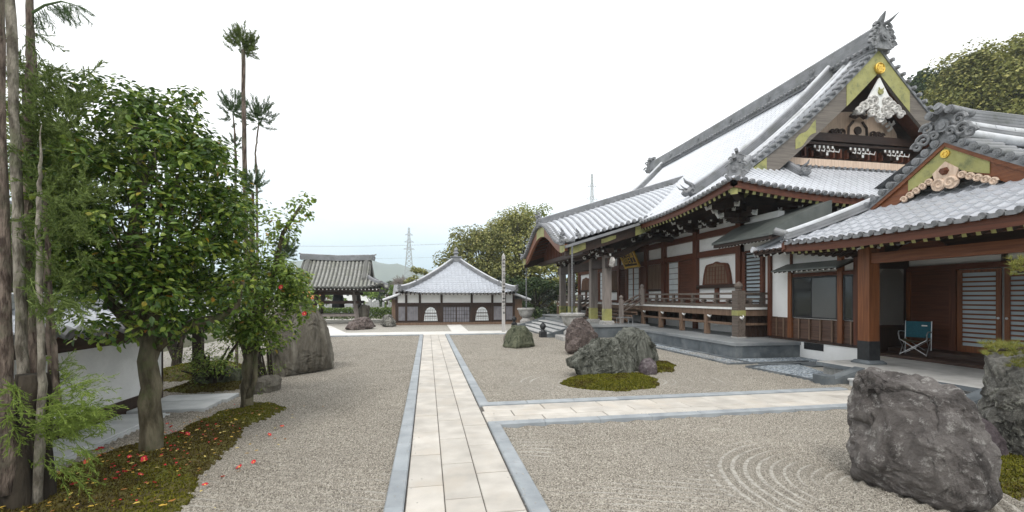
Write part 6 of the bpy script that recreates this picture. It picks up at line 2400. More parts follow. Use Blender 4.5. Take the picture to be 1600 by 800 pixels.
for i in range(170):
    a = rnd.uniform(-1.2, 1.0)
    u, v = rnd.gauss(92, 30), rnd.gauss(250, 62)
    d = Vector((CC * math.sin(a), -CS * math.sin(a), math.cos(a) * 1.1)) + rvec(rnd) * .5
    if rnd.random() < .35:
        d.z *= .2
    sp.append((AT(u, v, rnd.uniform(4.25, 4.95)), d, rnd.uniform(.26, .48)))
for i in range(95):
    sp.append((AT(rnd.gauss(84, 32), rnd.uniform(300, 500), rnd.uniform(3.85, 4.9)), rvec(rnd) * .8 + Vector((.3, -.1, .25)), rnd.uniform(.26, .46)))
for i in range(12):
    sp.append((AT(rnd.uniform(5, 45), rnd.uniform(30, 140), rnd.uniform(4.4, 5.0)), rvec(rnd) + Vector((.2, 0, .1)), rnd.uniform(.25, .45)))
cedar_root = cedar('clump of tall grey cedar trunks with drooping sprays at the front left corner', tk, sp, 4, m='needle', stump=([AT(45, 830, 4.1), AT(44, 760, 4.1), AT(46, 690, 4.1), AT(50, 620, 4.1), AT(52, 585, 4.1)], [.20, .165, .14, .12, .09]), blade=.048, wdt=.011, nt=12)
b = MB()
r2 = random.Random(8)
for i in range(120):
    k = r2.random()
    u, v = 50 + 78 * k + r2.gauss(0, 16), 668 - 26 * k + r2.gauss(0, 22)
    spray(b, r2, AT(u, v, r2.uniform(3.75, 4.2)), rvec(r2) * .6 + Vector((.75, -.1, .25 - .25 * r2.random())), r2.uniform(.16, .30), 9, .030, .0075, droop=.8, stemr=.003)
for i in range(26):
    spray(b, r2, AT(r2.uniform(2, 30), r2.uniform(590, 680), r2.uniform(3.6, 3.9)), rvec(r2) + Vector((0, 0, -.3)), r2.uniform(.14, .24), 8, .030, .0075, droop=.9, stemr=.003)
for i in range(16):
    spray(b, r2, AT(r2.uniform(60, 100), r2.uniform(560, 600), 4.2), rvec(r2) * .5 + Vector((.8, 0, .3)), r2.uniform(.14, .24), 8, .028, .007, stemr=.003)
for i in range(22):
    spray(b, r2, AT(r2.uniform(70, 130), r2.uniform(690, 745), r2.uniform(3.8, 4.1)), rvec(r2) * .5 + Vector((.7, 0, -.35)), r2.uniform(.14, .26), 8, .030, .0075, droop=.9, stemr=.003)
b.build('low_shoots', 'needle_bright', cedar_root)
b = MB()
P0 = [AT(47, 22, 4.6), AT(70, 8, 4.6), AT(96, 2, 4.55), AT(118, 8, 4.5)]
b.tube(P0, [.014, .011, .008, .004], 6)
for i in range(22):
    k = i / 21
    j = min(2, int(k * 3)); p = P0[j].lerp(P0[j + 1], k * 3 - j)
    spray(b, r2, p, Vector((.75 * CC, -.75 * CS, -.65)) + rvec(r2) * .45, r2.uniform(.16, .28), 6, .055, .006, droop=.9, stemr=.003, fan=.45)
b.build('top_branch', 'needle_grey', cedar_root)

def topiary(label, px, t, rs, tufts, seed, m='needle_grey', bk='bark_cedar'):
    rr = random.Random(seed)
    sp = []
    for (u, v, rad, n) in tufts:
        for i in range(int(n * 2.2)):
            d = rvec(rr)
            sp.append((AT(u, v + rad * .15, t) + Vector((d.x * .8, d.y * .8, d.z)) * rad * t / 708 * rr.uniform(0, .75), (d * .7 + Vector((0, 0, .6)) + rvec(rr) * .3).normalized(), rad * .62 * t / 708 * rr.uniform(.7, 1.25)))
    return cedar(label, [([AT(u, v, t) for u, v in px], rs, bk)], sp, seed, m=m, group='slender pole cedars behind the camellias', blade=.065 * t / 10, wdt=.009 * t / 10, nt=14, fan=.6, name='pole_cedar', droop=-.7)
topiary('tallest slender pole cedar with one dark tuft at its very top', [(385, 600), (384, 330), (381, 200), (380, 78)], 10.0, [.056, .050, .044, .036], [(378, 66, 27, 26), (392, 70, 18, 12), (366, 55, 14, 8)], 31, m='needle')
topiary('slim pole cedar with a tuft just left of the tallest pole', [(370, 620), (368, 240), (366, 200), (364, 178)], 11.5, [.035, .027, .020, .014], [(364, 168, 26, 22), (366, 222, 14, 7)], 32)
topiary('thin wavy pole cedar with a tuft just right of the tallest pole', [(404, 620), (401, 270), (399, 240), (403, 205), (405, 185)], 11.0, [.036, .026, .020, .017, .012], [(407, 178, 25, 24)], 33)
topiary('short pole cedar with a low tuft above the lighter camellia', [(398, 610), (396, 420), (395, 300)], 9.8, [.05, .04, .028], [(395, 284, 24, 20), (392, 325, 14, 8)], 34)
topiary('small lone pole cedar left of the bell tower roof', [(444, 545), (444, 440), (444, 400)], 18.0, [.06, .045, .03], [(446, 388, 19, 20), (450, 398, 12, 8)], 35)

# ---- shrubs near the wall
def shrub(name, label, clumps, per, L, W, m, seed, cat='shrub', stems=None, group=None):
    rr = random.Random(seed)
    t = thing(name, label, cat, (clumps[0][0].x, clumps[0][0].y, 0), group)
    b = MB()
    leafy_crown(b, rr, clumps, per, L, W)
    b.build('foliage', m, t)
    if stems:
        b = MB()
        for c, r in clumps[::2]:
            q = Vector((clumps[0][0].x + rr.uniform(-.1, .1), clumps[0][0].y + rr.uniform(-.1, .1), -.05))
            b.tube([q, q.lerp(c, .5) + Vector((0, 0, .1)), c], [stems, stems * .6, stems * .25], 6)
        b.build('stem', 'bark_dark', t)
    return t
rr = random.Random(15)
shrub('shrub', 'low loose shrub with small leaves between the wall and the lighter camellia', [(AT(rr.gauss(328, 24), rr.gauss(572, 20), rr.uniform(8.9, 9.9)), rr.uniform(.15, .26)) for i in range(30)], 95, .06, .022, 'leaf_camellia2', 41, stems=.05)
shrub('shrub', 'fine leaved weeping shrub in front of the tall slab rock', [(AT(rr.gauss(408, 18), rr.gauss(540, 28), rr.uniform(8.9, 9.6)), rr.uniform(.14, .22)) for i in range(20)], 70, .05, .016, 'needle_bright', 42, stems=.03)
shrub('pale_tree', 'pale spring tree glimpsed behind the cedar trunks', [(AT(rr.uniform(-10, 58), rr.uniform(95, 300), rr.uniform(9, 11)), rr.uniform(.3, .5)) for i in range(26)], 60, .10, .05, 'leaf_pale', 43, cat='tree', stems=.07)
shrub('shrub', 'dark shrub rising behind the wall between the cedars and camellia', [(AT(rr.uniform(60, 190), rr.uniform(395, 470), rr.uniform(8.2, 9.2)), rr.uniform(.25, .4)) for i in range(24)], 90, .09, .04, 'leaf_dark', 44, stems=.06)
shrub('shrub', 'green shrub behind the coping at the end of the white wall', [(AT(rr.uniform(235, 330), rr.uniform(440, 500), rr.uniform(12, 13)), rr.uniform(.3, .45)) for i in range(22)], 90, .09, .04, 'leaf_camellia2', 45, stems=.06)
shrub('shrub', 'loose green shrub beside the tall slab rock with yellow leaves', [(AT(rr.uniform(445, 474), rr.uniform(428, 470), rr.uniform(12.5, 13.5)), rr.uniform(.2, .32)) for i in range(16)], 80, .09, .045, 'leaf_camellia2', 46, stems=.05)

# ---- pine pads over the right edge
pt = thing('pine_tree', 'pine with yellowish needle pads reaching in over the lichen covered rock', 'pine tree', tuple(AT(1700, 760, 5.0))[:2] + (0,))
q0 = Vector((pt.location.x, pt.location.y, -.1))
b = MB()
b.tube([q0, q0 + Vector((.05, 0, .8)), q0 + Vector((-.05, .1, 1.5)), q0 + Vector((.1, .05, 2.2)), q0 + Vector((0, .1, 2.7))], [.14, .12, .10, .07, .03], 10, wob=.4)
b.build('trunk', 'bark_dark', pt, smooth=True)
b = MB()
for (u, v, t_) in ((1590, 425, 5.3), (1600, 548, 5.0), (1545, 548, 4.9)):
    e_ = AT(u, v, t_)
    b.tube([q0 + Vector((0, 0, max(.9, e_.z - .1))), (q0 + Vector((0, 0, e_.z))).lerp(e_, .5) + Vector((0, 0, .08)), e_], [.05, .03, .012], 7, wob=.3)
b.build('branches', 'bark_dark', pt, smooth=True)
b = MB()
rr = random.Random(77)
for (u0, u1, v0, v1, n, t0, t1) in ((1578, 1660, 402, 432, 70, 5.1, 5.6), (1534, 1660, 536, 556, 110, 4.75, 5.3), (1570, 1650, 545, 575, 40, 4.8, 5.0)):
    for i in range(n):
        c = AT(rr.uniform(u0, u1), rr.uniform(v0, v1), rr.uniform(t0, t1))
        ax = Vector((rr.uniform(-.6, .6), rr.uniform(-.6, .6), 1.0)).normalized()
        for k in range(34):
            d = (ax + rvec(rr) * .8).normalized()
            s_ = d.cross(rvec(rr)).normalized() * .0022
            b.add([c - s_, c + s_, c + d * rr.uniform(.05, .09)], [(0, 1, 2)])
b.build('crown', 'needle_pine', pt)

# ---- large trees behind
def bigtree(label, c, rx, ry, rz, n, per, L, m, seed, clump=.30, low=-.75, name='broadleaf_tree', group=None, base=None):
    rr = random.Random(seed)
    C = Vector(c)
    t = thing(name, label, 'tree', (C.x, C.y, 0), group)
    cl = []
    for i in range(n):
        v = rvec(rr)
        if v.z < low:
            v.z = -v.z
        k = rr.uniform(.45, 1.0) ** .4
        wob = 1 + .28 * noise.noise(v * 2.1 + Vector((seed, 0, 0)))
        cl.append((C + Vector((v.x * rx, v.y * ry, v.z * rz)) * k * wob, clump * min(rx, rz) * rr.uniform(.55, 1.15)))
    b = MB()
    leafy_crown(b, rr, cl, per, L, L * .62, jitter=.7)
    b.build('crown', m, t)
    b = MB()
    z0 = -.2
    b.tube([(C.x, C.y, z0), (C.x + .1, C.y, C.z * .5), (C.x, C.y, C.z)], [rx * .09, rx * .07, rx * .03], 9, wob=.2)
    for p, r in cl[::3]:
        a = Vector((C.x, C.y, lerp(C.z * .4, C.z, rr.random())))
        b.tube([a, a.lerp(p, .5) + Vector((0, 0, .25)), p], [rx * .03, rx * .018, rx * .006], 5)
    b.build('trunk', 'bark_dark', t)
    return t
bigtree('rounded olive evergreen tree directly behind the small square hall', AT(752, 425, 46), 3.9, 3.6, 4.6, 95, 170, .26, 'leaf_oak', 51)
bigtree('taller olive evergreen tree right of the small square hall roof', AT(812, 408, 48), 4.2, 4.0, 5.0, 100, 170, .27, 'leaf_oak2', 52)
bigtree('pale airy tree top rising behind the olive evergreens', AT(832, 362, 60), 3.6, 3.0, 3.4, 26, 60, .36, 'leaf_pale', 53, clump=.32)
bigtree('dark clipped evergreen mound left of the hall steps', AT(838, 468, 40), 2.5, 2.2, 1.9, 34, 150, .22, 'leaf_dark', 54)
bigtree('silvery leaved bush below the far end of the hall porch', AT(868, 478, 41), 1.5, 1.4, 1.7, 22, 110, .22, 'leaf_silver', 55)
bigtree('broad evergreen tree filling the gap behind the porch pillars', AT(880, 440, 46), 3.6, 3.0, 4.2, 60, 130, .34, 'leaf_oak2', 56)
bigtree('dark evergreen tree low behind the right wing of the small square hall', AT(795, 470, 43), 2.2, 2.0, 2.2, 34, 130, .28, 'leaf_dark', 57)
bigtree('huge olive evergreen tree crown above the entrance building roofs', AT(1606, 165, 42), 7.6, 6.5, 6.3, 150, 210, .32, 'leaf_oak2', 58, clump=.24)
bigtree('rounded olive evergreen tree standing left of the huge crown', AT(1524, 178, 43), 4.8, 4.5, 4.6, 90, 190, .31, 'leaf_oak', 59, clump=.26)
bigtree('dark green tree peeking out beside the hall gable', AT(1452, 158, 52), 3.3, 3.0, 3.4, 46, 130, .40, 'leaf_dark', 60)
bigtree('evergreen tree behind the kitchen building roof', AT(1560, 230, 46), 6.5, 5, 5.0, 80, 170, .33, 'leaf_oak2', 61, clump=.28)
bigtree('dark wooded copse far behind the small square hall', AT(628, 462, 90), 5.2, 4, 2.9, 50, 110, .55, 'leaf_dark', 62)
bigtree('small yellow green tree behind the left slope of the small hall', AT(652, 436, 55), 1.5, 1.3, 1.3, 16, 90, .26, 'leaf_oak2', 63)
for i, (u, v, r) in enumerate(((604, 462, 1.6), (580, 466, 1.3), (532, 474, 1.2), (508, 470, 1.4), (612, 476, 1.1), (560, 478, 1.0))):
    bigtree(['bright green bush between cemetery stones right of the bell tower', 'bright green bush behind the bell tower right legs', 'bright bush seen under the bronze bell', 'bright green bush behind the left leg of the tower', 'low bright bush beside the corner of the small hall', 'small bright bush seen between the tower legs'][i], AT(u, v, 58 + i * 2), r, r, r * .8, 14, 80, .22, 'leaf_hedge', 70 + i, name='bush')
# bare tree
bt = thing('bare_tree', 'leafless grey twiggy tree in front of the pylon', 'tree', tuple(AT(628, 500, 62))[:2] + (0,))
b = MB()
rr = random.Random(5)
def twig(p, d, L, r, k):
    q = p + d * L
    b.tube([p, q], [r, r * .7], 4, cap=False)
    if k:
        for i in range(4):
            twig(p.lerp(q, rr.uniform(.5, 1)), (d + rvec(rr) * .75 + Vector((0, 0, .15))).normalized(), L * .68, r * .6, k - 1)
twig(Vector(bt.location), Vector((0, 0, 1)), 2.2, .14, 5)
b.build('branches', 'grey_wood', bt)

# ---- hedge, graves, distant roofs
hg = thing('hedge', 'clipped bright green hedge behind the bell tower', 'hedge', (-6, 38.5, 0))
b = MB()
rr = random.Random(6)
for i in range(5200):
    x, y, z = rr.uniform(-10.5, -2.2), rr.uniform(38.2, 39.1), rr.uniform(.05, 1.0) ** .7 * 1.0
    leaf(b, Vector((x, y, z + .06 * noise.noise(Vector((x, y, z)) * 2))), rvec(rr), (Vector((0, -.8, .6)) + rvec(rr) * .7).normalized(), .13, .08)
b.build('foliage', 'leaf_hedge', hg)
gr0 = None
rr = random.Random(12)
for i in range(80):
    t_ = rr.uniform(46, 66)
    p = AT(rr.uniform(478, 640), 480, t_)
    if gr0 is None:
        b = MB()
        b.box(-.42, .42, -.42, .42, -.02, .28); b.box(-.30, .30, -.30, .30, .28, .55); b.bbox(-.17, .17, -.17, .17, .55, 1.55, .03)
        o = gr0 = b.build('gravestone', 'grave')
    else:
        o = gr0.copy(); COL.objects.link(o)
    o.location = (p.x, p.y, 0)
    k = rr.uniform(.5, .85)
    o.scale = (k, k, k * rr.uniform(.9, 1.25))
    tag(o, 'grey gravestone standing in the cemetery behind the green hedge', 'gravestone', 'gravestones behind the hedge')
def far_house(label, u, v, t_, wd, h, m, wallm='plaster'):
    p = AT(u, v, t_)
    r_ = thing('distant_house', label, 'house', (p.x, p.y, 0))
    b = MB()
    b.prism([(p.x - wd, p.y - 3, h), (p.x - wd, p.y, h + 1.5), (p.x - wd, p.y + 3, h), (p.x - wd, p.y + 3, h - .2), (p.x - wd, p.y, h + 1.3), (p.x - wd, p.y - 3, h - .2)], (2 * wd, 0, 0))
    b.build('roof', m, r_)
    b = MB(); b.box(p.x - wd + .4, p.x + wd - .4, p.y - 2.5, p.y + 2.5, 0, h); b.build('wall', wallm, r_)
    for k in (-.5, 0, .5):
        b = MB(); b.box(p.x + k * wd - .5, p.x + k * wd + .5, p.y - 2.54, p.y - 2.51, h - 1.5, h - .5); b.build('window', 'glass_grey', r_)
far_house('far house with an orange roof left of the bell tower', 483, 470, 66, 2.4, 1.8, 'orange_tile')
far_house('low grey roofed house touching the left of the small square hall', 634, 465, 48, 1.2, 1.7, 'ridge', 'dark')
far_house('pale grey roofed house far beyond the cemetery', 606, 455, 150, 5, 3.6, 'ridge_cap')
far_house('white walled house with grey roof far beyond the tower', 585, 455, 180, 6, 4.0, 'ridge')
far_house('wide pale house far behind the bronze bell', 545, 458, 200, 7, 3.8, 'ridge_cap')

# ---- bell tower
tw = thing('bell_tower', 'open timber bell tower with weathered grey tiled hip and gable roof', 'bell tower', (-6.4, 34.8, 0))
TX, TY = -6.4, 34.8
def tprof(t):
    return 2.52 + .55 * t + .11 * t * t
def tlift(d, t):
    return .28 * max(0, 1 - max(0, d) / 1.6) ** 2 * max(0, 1 - t / 1.2)
LA, LB = 3.35, 2.5
def TF(s, t): return (s, TY - LB + t, tprof(t) + tlift(min(s - TX + LA, TX + LA - s), t))
def TB(s, t): return (s, TY + LB - t, tprof(t) + tlift(min(s - TX + LA, TX + LA - s), t))
def TL(s, t): return (TX - LA + t, s, tprof(t) + tlift(min(s - TY + LB, TY + LB - s), t))
def TR(s, t): return (TX + LA - t, s, tprof(t) + tlift(min(s - TY + LB, TY + LB - s), t))
tmA = lambda s: (LB if LA - abs(s - TX) > 1.0 else max(0, LA - abs(s - TX)))
tmB = lambda s: max(0, min(1.25, LB - abs(s - TY)))
b = MB()
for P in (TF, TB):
    tile_slope(b, P, TX - LA, TX + LA, .27, tmA, nrow=8, h=.11, panshademi=1)
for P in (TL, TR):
    tile_slope(b, P, TY - LB, TY + LB, .27, tmB, nrow=4, h=.11, panshademi=1)
b.build('roof', ['tile_old', texmat('shaded_pan_tile', (.06, .062, .058), (.12, .12, .11), scale=4, rough=.8)], tw)  # darker pan colour paints in the shade of the grooves
b = MB(); b.sweep(ridge_section(.42, .42, courses=4), [(TX - LA + .9, TY, tprof(LB) + .03), (TX, TY, tprof(LB) - .06), (TX + LA - .9, TY, tprof(LB) + .03)], side=(0, 1, 0)); rt = b.build('ridge', 'ridge', tw)
b = MB()
for k in (-1, 1): onigawara(b, (TX + k * (LA - .85), TY, tprof(LB)), (k, 0, 0), .42)
b.build('ridge_ornament', 'oni', rt)
for P in (TF, TB):
    for k in (-1, 1):
        b = MB(); b.sweep(ridge_section(.30, .26, courses=3), [(TX + k * (LA - 1.35), P(TX, t)[1], tprof(t)) for t in frange(.75, LB - .1, 7)], side=(1, 0, 0)); b.build('descending_ridge', 'tile_old', tw)
        b = MB(); b.sweep(ridge_section(.24, .22, courses=2), [(TX + k * (LA - t), P(TX, t)[1], P(TX + k * (LA - t - .001), t)[2]) for t in frange(.08, 1.05, 5)]); b.build('corner_ridge', 'ridge', tw)
b = MB()
for k in (-1, 1):
    x = TX + k * (LA - 1.25)
    b.prism([(x, TY - 1.3, tprof(1.2)), (x, TY, tprof(LB) - .1), (x, TY + 1.3, tprof(1.2))], (-k * .08, 0, 0))
b.build('gable_wall', 'dark', tw)
b = MB(); b.box(TX - LA + .25, TX + LA - .25, TY - LB + .25, TY + LB - .25, 2.30, 2.46); b.build('soffit', 'dark', tw)
x = TX - LA + .3
while x < TX + LA - .2:
    b = MB(); b.bar((x, TY - LB + .10, 2.42), (x, TY - 1.2, 2.48), .07, .09, 0, endmi=1); b.build('rafter', ['dark', 'white'], tw); x += .25
for sx in (-1, 1):
    for sy in (-1, 1):
        b = MB(); b.bar((TX + sx * 1.52, TY + sy * 1.2, 0), (TX + sx * 1.22, TY + sy * .95, 2.3), .22, .22)
        b.build('leg', 'grey_wood' if (sx, sy) == (1, -1) else 'dark', tw)
for z, h, m in ((.52, .16, 'grey_wood'), (1.42, .2, 'darkx'), (2.05, .22, 'darkx')):
    k = 1.5 - z * .12
    for sy in (-1, 1):
        b = MB(); b.box(TX - k - (.35 if z > 1 else 0), TX + k + (.35 if z > 1 else 0), TY + sy * k * .79 - .07, TY + sy * k * .79 + .07, z, z + h); b.build('tie_beam', m, tw)
    for sx in (-1, 1):
        b = MB(); b.box(TX + sx * k - .07, TX + sx * k + .07, TY - k * .79 + .08, TY + k * .79 - .08, z + .012, z + h - .012); b.build('tie_beam', m, tw)
bl_ = thing('temple_bell', 'dark bronze bell hanging in the open bell tower', 'bell', (TX, TY, 1.2))
b = MB(); b.lathe([(.43, 1.12), (.45, 1.15), (.44, 1.25), (.40, 1.5), (.38, 1.8), (.33, 2.02), (.20, 2.14), (.05, 2.17)], (TX, TY, 0), 20); b.build('bell_body', 'black', bl_, smooth=True)
b = MB(); b.tube([(TX, TY, 2.12), (TX, TY, 2.40)], .06, 8); b.build('hanger', 'black', bl_)

# ---- small square hall
fh = thing('square_hall', 'small square hall with pale pyramid roof and bell shaped windows at the path end', 'hall', (2.0, 34.6, 0))
FX, FY, FHX, FHY = 2.12, 34.6, 4.0, 3.85
def fprof(t): return 2.14 + .50 * t + .048 * t * t
def flift(d, t): return .22 * max(0, 1 - max(0, d) / 1.8) ** 2 * max(0, 1 - t / 1.5)
def FF(s, t): return (s, FY - FHY + t, fprof(t) + flift(min(s - FX + FHX, FX + FHX - s), t))
def FB(s, t): return (s, FY + FHY - t, fprof(t) + flift(min(s - FX + FHX, FX + FHX - s), t))
def FL(s, t): return (FX - FHX + t * FHX / FHY, s, fprof(t) + flift(min(s - FY + FHY, FY + FHY - s), t))
def FR(s, t): return (FX + FHX - t * FHX / FHY, s, fprof(t) + flift(min(s - FY + FHY, FY + FHY - s), t))
tmf = lambda s: max(0, min(FHY - .15, (FHX - abs(s - FX)) * FHY / FHX))
tms = lambda s: max(0, min(FHY - .15, FHY - abs(s - FY)))
b = MB()
tile_slope(b, FF, FX - FHX, FX + FHX, .27, tmf, h=.035, rows=.27, step=.03, prof='wave', thick=.02)
tile_slope(b, FB, FX - FHX, FX + FHX, .27, tmf, nrow=6, h=.05, discs=False)
for P in (FL, FR): tile_slope(b, P, FY - FHY, FY + FHY, .27, tms, h=.035, rows=.27, step=.03, prof='wave', thick=.02)
b.build('roof', ['tile_small', 'ridge'], fh)
for sx in (-1, 1):
    for sy in (-1, 1):
        def hpnt(t): return (FX + sx * (FHX - t * FHX / FHY), FY + sy * (FHY - t), fprof(t) + flift(t, t))
        b = MB(); b.sweep(ridge_section(.30, .26, courses=3), [hpnt(t) for t in frange(.03, FHY - .2, 12)]); hr = b.build('hip_ridge', 'ridge', fh)
        b = MB(); b.tube([Vector(hpnt(t)) + Vector((0, 0, .24)) for t in frange(.03, FHY - .25, 12)], .075, 7); b.build('ridge_cap', 'ridge_cap', hr, smooth=True)
        b = MB(); onigawara(b, Vector(hpnt(1.05)) + Vector((0, 0, .1)), (sx, sy, 0), .30, horn=False); onigawara(b, Vector(hpnt(0.05)) + Vector((0, 0, .02)), (sx, sy, 0), .32); b.build('ridge_ornament', 'oni', hr)
b = MB(); zt = fprof(FHY - .2)
b.box(FX - .36, FX + .36, FY - .36, FY + .36, zt - .05, zt + .28); b.box(FX - .42, FX + .42, FY - .42, FY + .42, zt + .281, zt + .36)
b.lathe([(.20, zt + .36), (.13, zt + .46), (.11, zt + .52), (.22, zt + .60), (.22, zt + .66), (.12, zt + .74), (.17, zt + .84), (.14, zt + .94), (.02, zt + 1.05)], (FX, FY, 0), 16)
b.build('finial', 'ridge', fh)
YF = 31.5
b = MB(); b.box(-2.05, 5.98, YF, 37.6, 1.45, 2.26); b.build('upper_wall', 'plaster', fh)
b = MB(); b.box(-2.05, 5.98, YF + .02, 37.6, .05, 1.449); b.build('lower_wall', 'dark', fh)
b = MB(); b.box(-2.1, 6.03, YF - .05, YF + .6, -.02, .16); b.build('base_sill', 'brown_wood', fh)
for x in (-2.05, -1.42, -.51, .95, 3.02, 4.46, 5.35, 5.98):
    b = MB(); b.box(x - .075, x + .075, YF - .07, YF - .001, .161, 2.26); b.build('post', 'dark', fh)
b = MB(); b.box(-2.1, 6.03, YF - .05, YF - .002, 1.36, 1.50); b.build('beam', 'darkx', fh)
b = MB(); b.box(-2.1, 6.03, YF - .06, YF - .003, 2.14, 2.26); b.build('beam', 'darkx', fh)
x = FX - FHX + .25
while x < FX + FHX - .2:
    b = MB(); b.bar((x, FY - FHY + .12, 2.07), (x, YF, 2.2), .08, .09, 0, endmi=1); b.build('rafter', ['dark', 'grey_wood'], fh); x += .26
for xc in (.22, 3.74):
    b = MB()
    ol = [(-.46, .26), (-.42, .62), (-.36, .92), (-.25, 1.1), (-.1, 1.19), (0, 1.2), (.1, 1.19), (.25, 1.1), (.36, .92), (.42, .62), (.46, .26)]
    b.prism([(xc + a, YF - .012, z) for a, z in ol], (0, .02, 0)); wf = b.build('bell_window', 'paper', fh)
    b = MB()
    for k in range(-3, 4): b.box(xc + k * .12 - .008, xc + k * .12 + .008, YF - .022, YF - .0125, .27, 1.15 - abs(k) * .09)
    for z in (.42, .62, .82, 1.0): b.box(xc - .40 + (z - .4) * .1, xc + .40 - (z - .4) * .1, YF - .020, YF - .0128, z - .008, z + .008)
    for z in (.55, .78): b.box(xc - .40, xc + .40, YF - .021, YF - .0127, z - .022, z + .022)
    b.build('window_bars', 'dark', wf)
gd = texmat('grey_door_screen', (.13, .13, .15), (.20, .20, .225), scale=3, rough=.5, bump=.03)
for x0, x1 in ((1.06, 1.92), (1.98, 2.86)):
    b = MB(); b.box(x0, x1, YF - .03, YF + .01, .18, 1.22); dd = b.build('door', gd, fh)
    b = MB()
    for k in range(6): b.box(lerp(x0, x1, k / 5) - .014, lerp(x0, x1, k / 5) + .014, YF - .042, YF - .031, .18, 1.22)
    for k in range(5): b.box(x0, x1, YF - .040, YF - .0312, lerp(.18, 1.2, k / 4) - .010, lerp(.18, 1.2, k / 4) + .010)
    b.build('door_bars', 'dark', dd)
for x0, x1 in ((-1.92, -.65), (4.58, 5.9)):
    b = MB(); b.box(x0, x1, YF - .02, YF + .015, .3, 1.24); pn = b.build('shutter', gd, fh)
    b = MB()
    for k in range(12): b.box(lerp(x0, x1, k / 11) - .010, lerp(x0, x1, k / 11) + .010, YF - .03, YF - .0205, .3, 1.24)
    b.build('shutter_bars', 'grey_wood', pn)
for sx in (-1, 1):
    xa = FX + sx * 3.9; xb = FX + sx * 5.0
    b = MB()
    b.prism([(xa, YF - .3, 2.02), (xb, YF - .3, 1.62), (xb, YF - .3, 1.70), (xa, YF - .3, 2.14)], (0, 5, 0)); wr = b.build('side_roof', 'ridge', fh)
    b = MB(); b.tube([(xa, YF - .3, 2.12), (xb + sx * .05, YF - .3, 1.70)], .075, 8); b.build('side_roof_edge', 'ridge_cap', wr)
    b = MB(); b.box(min(xa, xb - sx * .5), max(xa, xb - sx * .5), YF + .1, YF + 4.5, 0, 1.75); b.build('side_wall', 'brown_wood', fh)

# ---- pale pole with ink characters
mp_ = thing('memorial_pole', 'tall pale wooden memorial pole with faint ink characters before the square hall', 'pole', (4.05, 24.25, 0))
b = MB(); b.box(3.97, 4.13, 24.17, 24.33, -.05, 4.12); b.add([(3.97, 24.17, 4.12), (4.13, 24.17, 4.12), (4.13, 24.33, 4.12), (3.97, 24.33, 4.12), (4.05, 24.25, 4.30)], [(0, 1, 4), (1, 2, 4), (2, 3, 4), (3, 0, 4)])
b.build('pole_body', texmat('pale_grey_pole_wood', (.36, .345, .33), (.48, .465, .45), scale=2, stretch=(10, 10, .6), rough=.8, bump=.1), mp_)
b = MB()
rr = random.Random(2)
z = 3.95
while z > 1.1:
    for k in range(4):
        x = 4.05 + rr.uniform(-.04, .04)
        if rr.random() < .5: b.box(x - .05, x + .05, 24.164, 24.169, z - rr.uniform(0, .13), z - rr.uniform(0, .13) + .0 if False else z)
        else:
            zz = z - rr.uniform(0, .13); b.box(x - .045, x + .045, 24.164, 24.169, zz - .010, zz + .010)
    z -= .19
b.build('ink_lettering', texmat('faded_ink', (.14, .135, .13), (.2, .195, .19), bump=0), mp_)

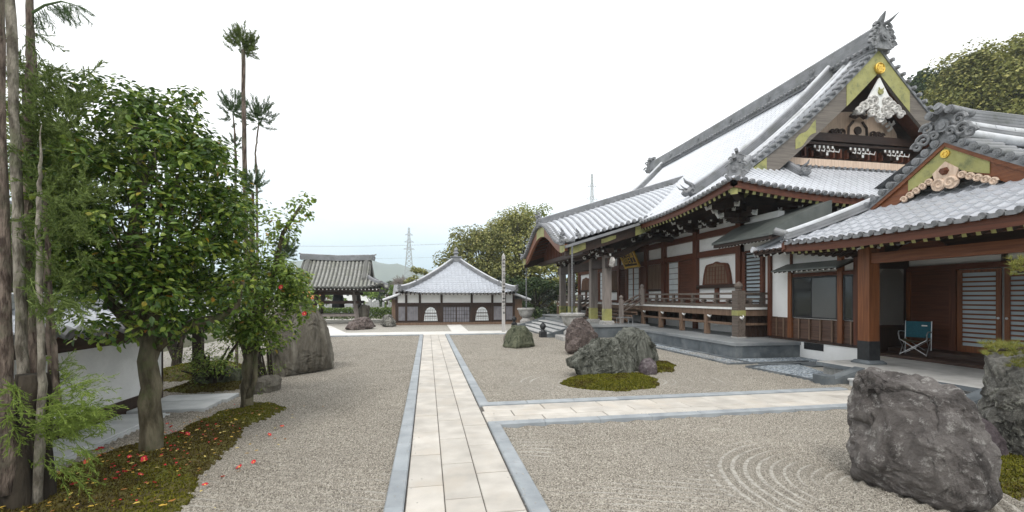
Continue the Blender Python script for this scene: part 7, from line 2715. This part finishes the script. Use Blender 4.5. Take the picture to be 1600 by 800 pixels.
# ---- pylons and line
def pylon(label, u, v, t_, h0, hw, th):
    p = AT(u, v, t_)
    b = MB()
    H = p.z
    def w_(z): return hw * max(.10, (1 - z / H)) ** 1.15 + .35
    n = 16
    zs = [H * (1 - (1 - i / n) ** 1.2) for i in range(n + 1)]
    for i in range(n):
        z0, z1 = zs[i], zs[i + 1]
        a, c = w_(z0), w_(z1)
        for sx in (-1, 1):
            for sy in (-1, 1):
                b.bar((p.x + sx * a, p.y + sy * a, z0), (p.x + sx * c, p.y + sy * c, z1), th, th)
            b.bar((p.x + sx * a, p.y - a, z0), (p.x - sx * c, p.y - c, z1), th * .6, th * .6)
            b.bar((p.x + sx * a, p.y + a, z0), (p.x - sx * c, p.y + c, z1), th * .6, th * .6)
            b.bar((p.x + sx * c, p.y - c, z1), (p.x + sx * c, p.y + c, z1), th * .6, th * .6)
        b.bar((p.x - c, p.y - c, z1), (p.x + c, p.y - c, z1), th * .6, th * .6)
    for k, L in ((.70, 5.0), (.80, 4.3), (.90, 3.5)):
        b.bar((p.x - L, p.y, H * k), (p.x + L, p.y, H * k), th, th)
        for s_ in (-1, 1):
            b.bar((p.x + s_ * L, p.y, H * k), (p.x, p.y, H * k + 2.0), th * .7, th * .7)
    o = b.build('pylon', 'pylon')
    tag(o, label, 'pylon')
pylon('lattice steel pylon standing beyond the cemetery left of the small square hall', 639, 356, 420, 0, 5.6, .50)
pylon('faint distant pylon top showing above the hall porch ridge', 925, 272, 330, 0, 4.0, .26)
for i, (v0, v1, lab) in enumerate(((383, 382, 'upper thin power line crossing the sky behind the bell tower'), (401, 403, 'lower thin power line crossing the sky behind the bell tower'))):
    b = MB()
    A_, B2 = AT(330, v0 - 3, 84), AT(790, v1 - 6, 80)
    b.tube([A_.lerp(B2, k / 20) + Vector((0, 0, -2.2 * (1 - (2 * k / 20 - 1) ** 2) * .35)) for k in range(21)], .030 if i == 0 else .014, 5)
    tag(b.build('power_line', 'pylon'), lab, 'power line')

# ---- far hills
b = MB()
def hill(x, y):
    h = 125 * math.exp(-((x + 300) / 330) ** 2) * math.exp(-((y - 1600) / 220) ** 2) + 62 * math.exp(-((x - 250) / 380) ** 2) * math.exp(-((y - 1650) / 220) ** 2) + 95 * math.exp(-((x + 1050) / 380) ** 2) * math.exp(-((y - 1500) / 220) ** 2)
    return h * (1 + .22 * noise.noise(Vector((x / 90, y / 90, 0)))) - 4
b.grid(lambda u, v: (u, v, hill(u, v)), frange(-1850, 1850, 110), frange(1050, 1990, 28))
tag(b.build('hills', 'hill', smooth=True), kind='structure')

# ---- the hazy air
hz = bpy.data.materials.new('haze')
hz.use_nodes = True
t = hz.node_tree
t.nodes.clear()
o_ = t.nodes.new('ShaderNodeOutputMaterial')
pv = t.nodes.new('ShaderNodeVolumePrincipled')
pv.inputs['Color'].default_value = (.88, .96, 1, 1)
pv.inputs['Density'].default_value = HAZE
pv.inputs['Anisotropy'].default_value = .3
t.links.new(pv.outputs[0], o_.inputs['Volume'])
b = MB()
b.box(-1900, 1900, -600, 2000, -12, 150)
if HAZE > 0:
    tag(b.build('haze', hz), kind='stuff')
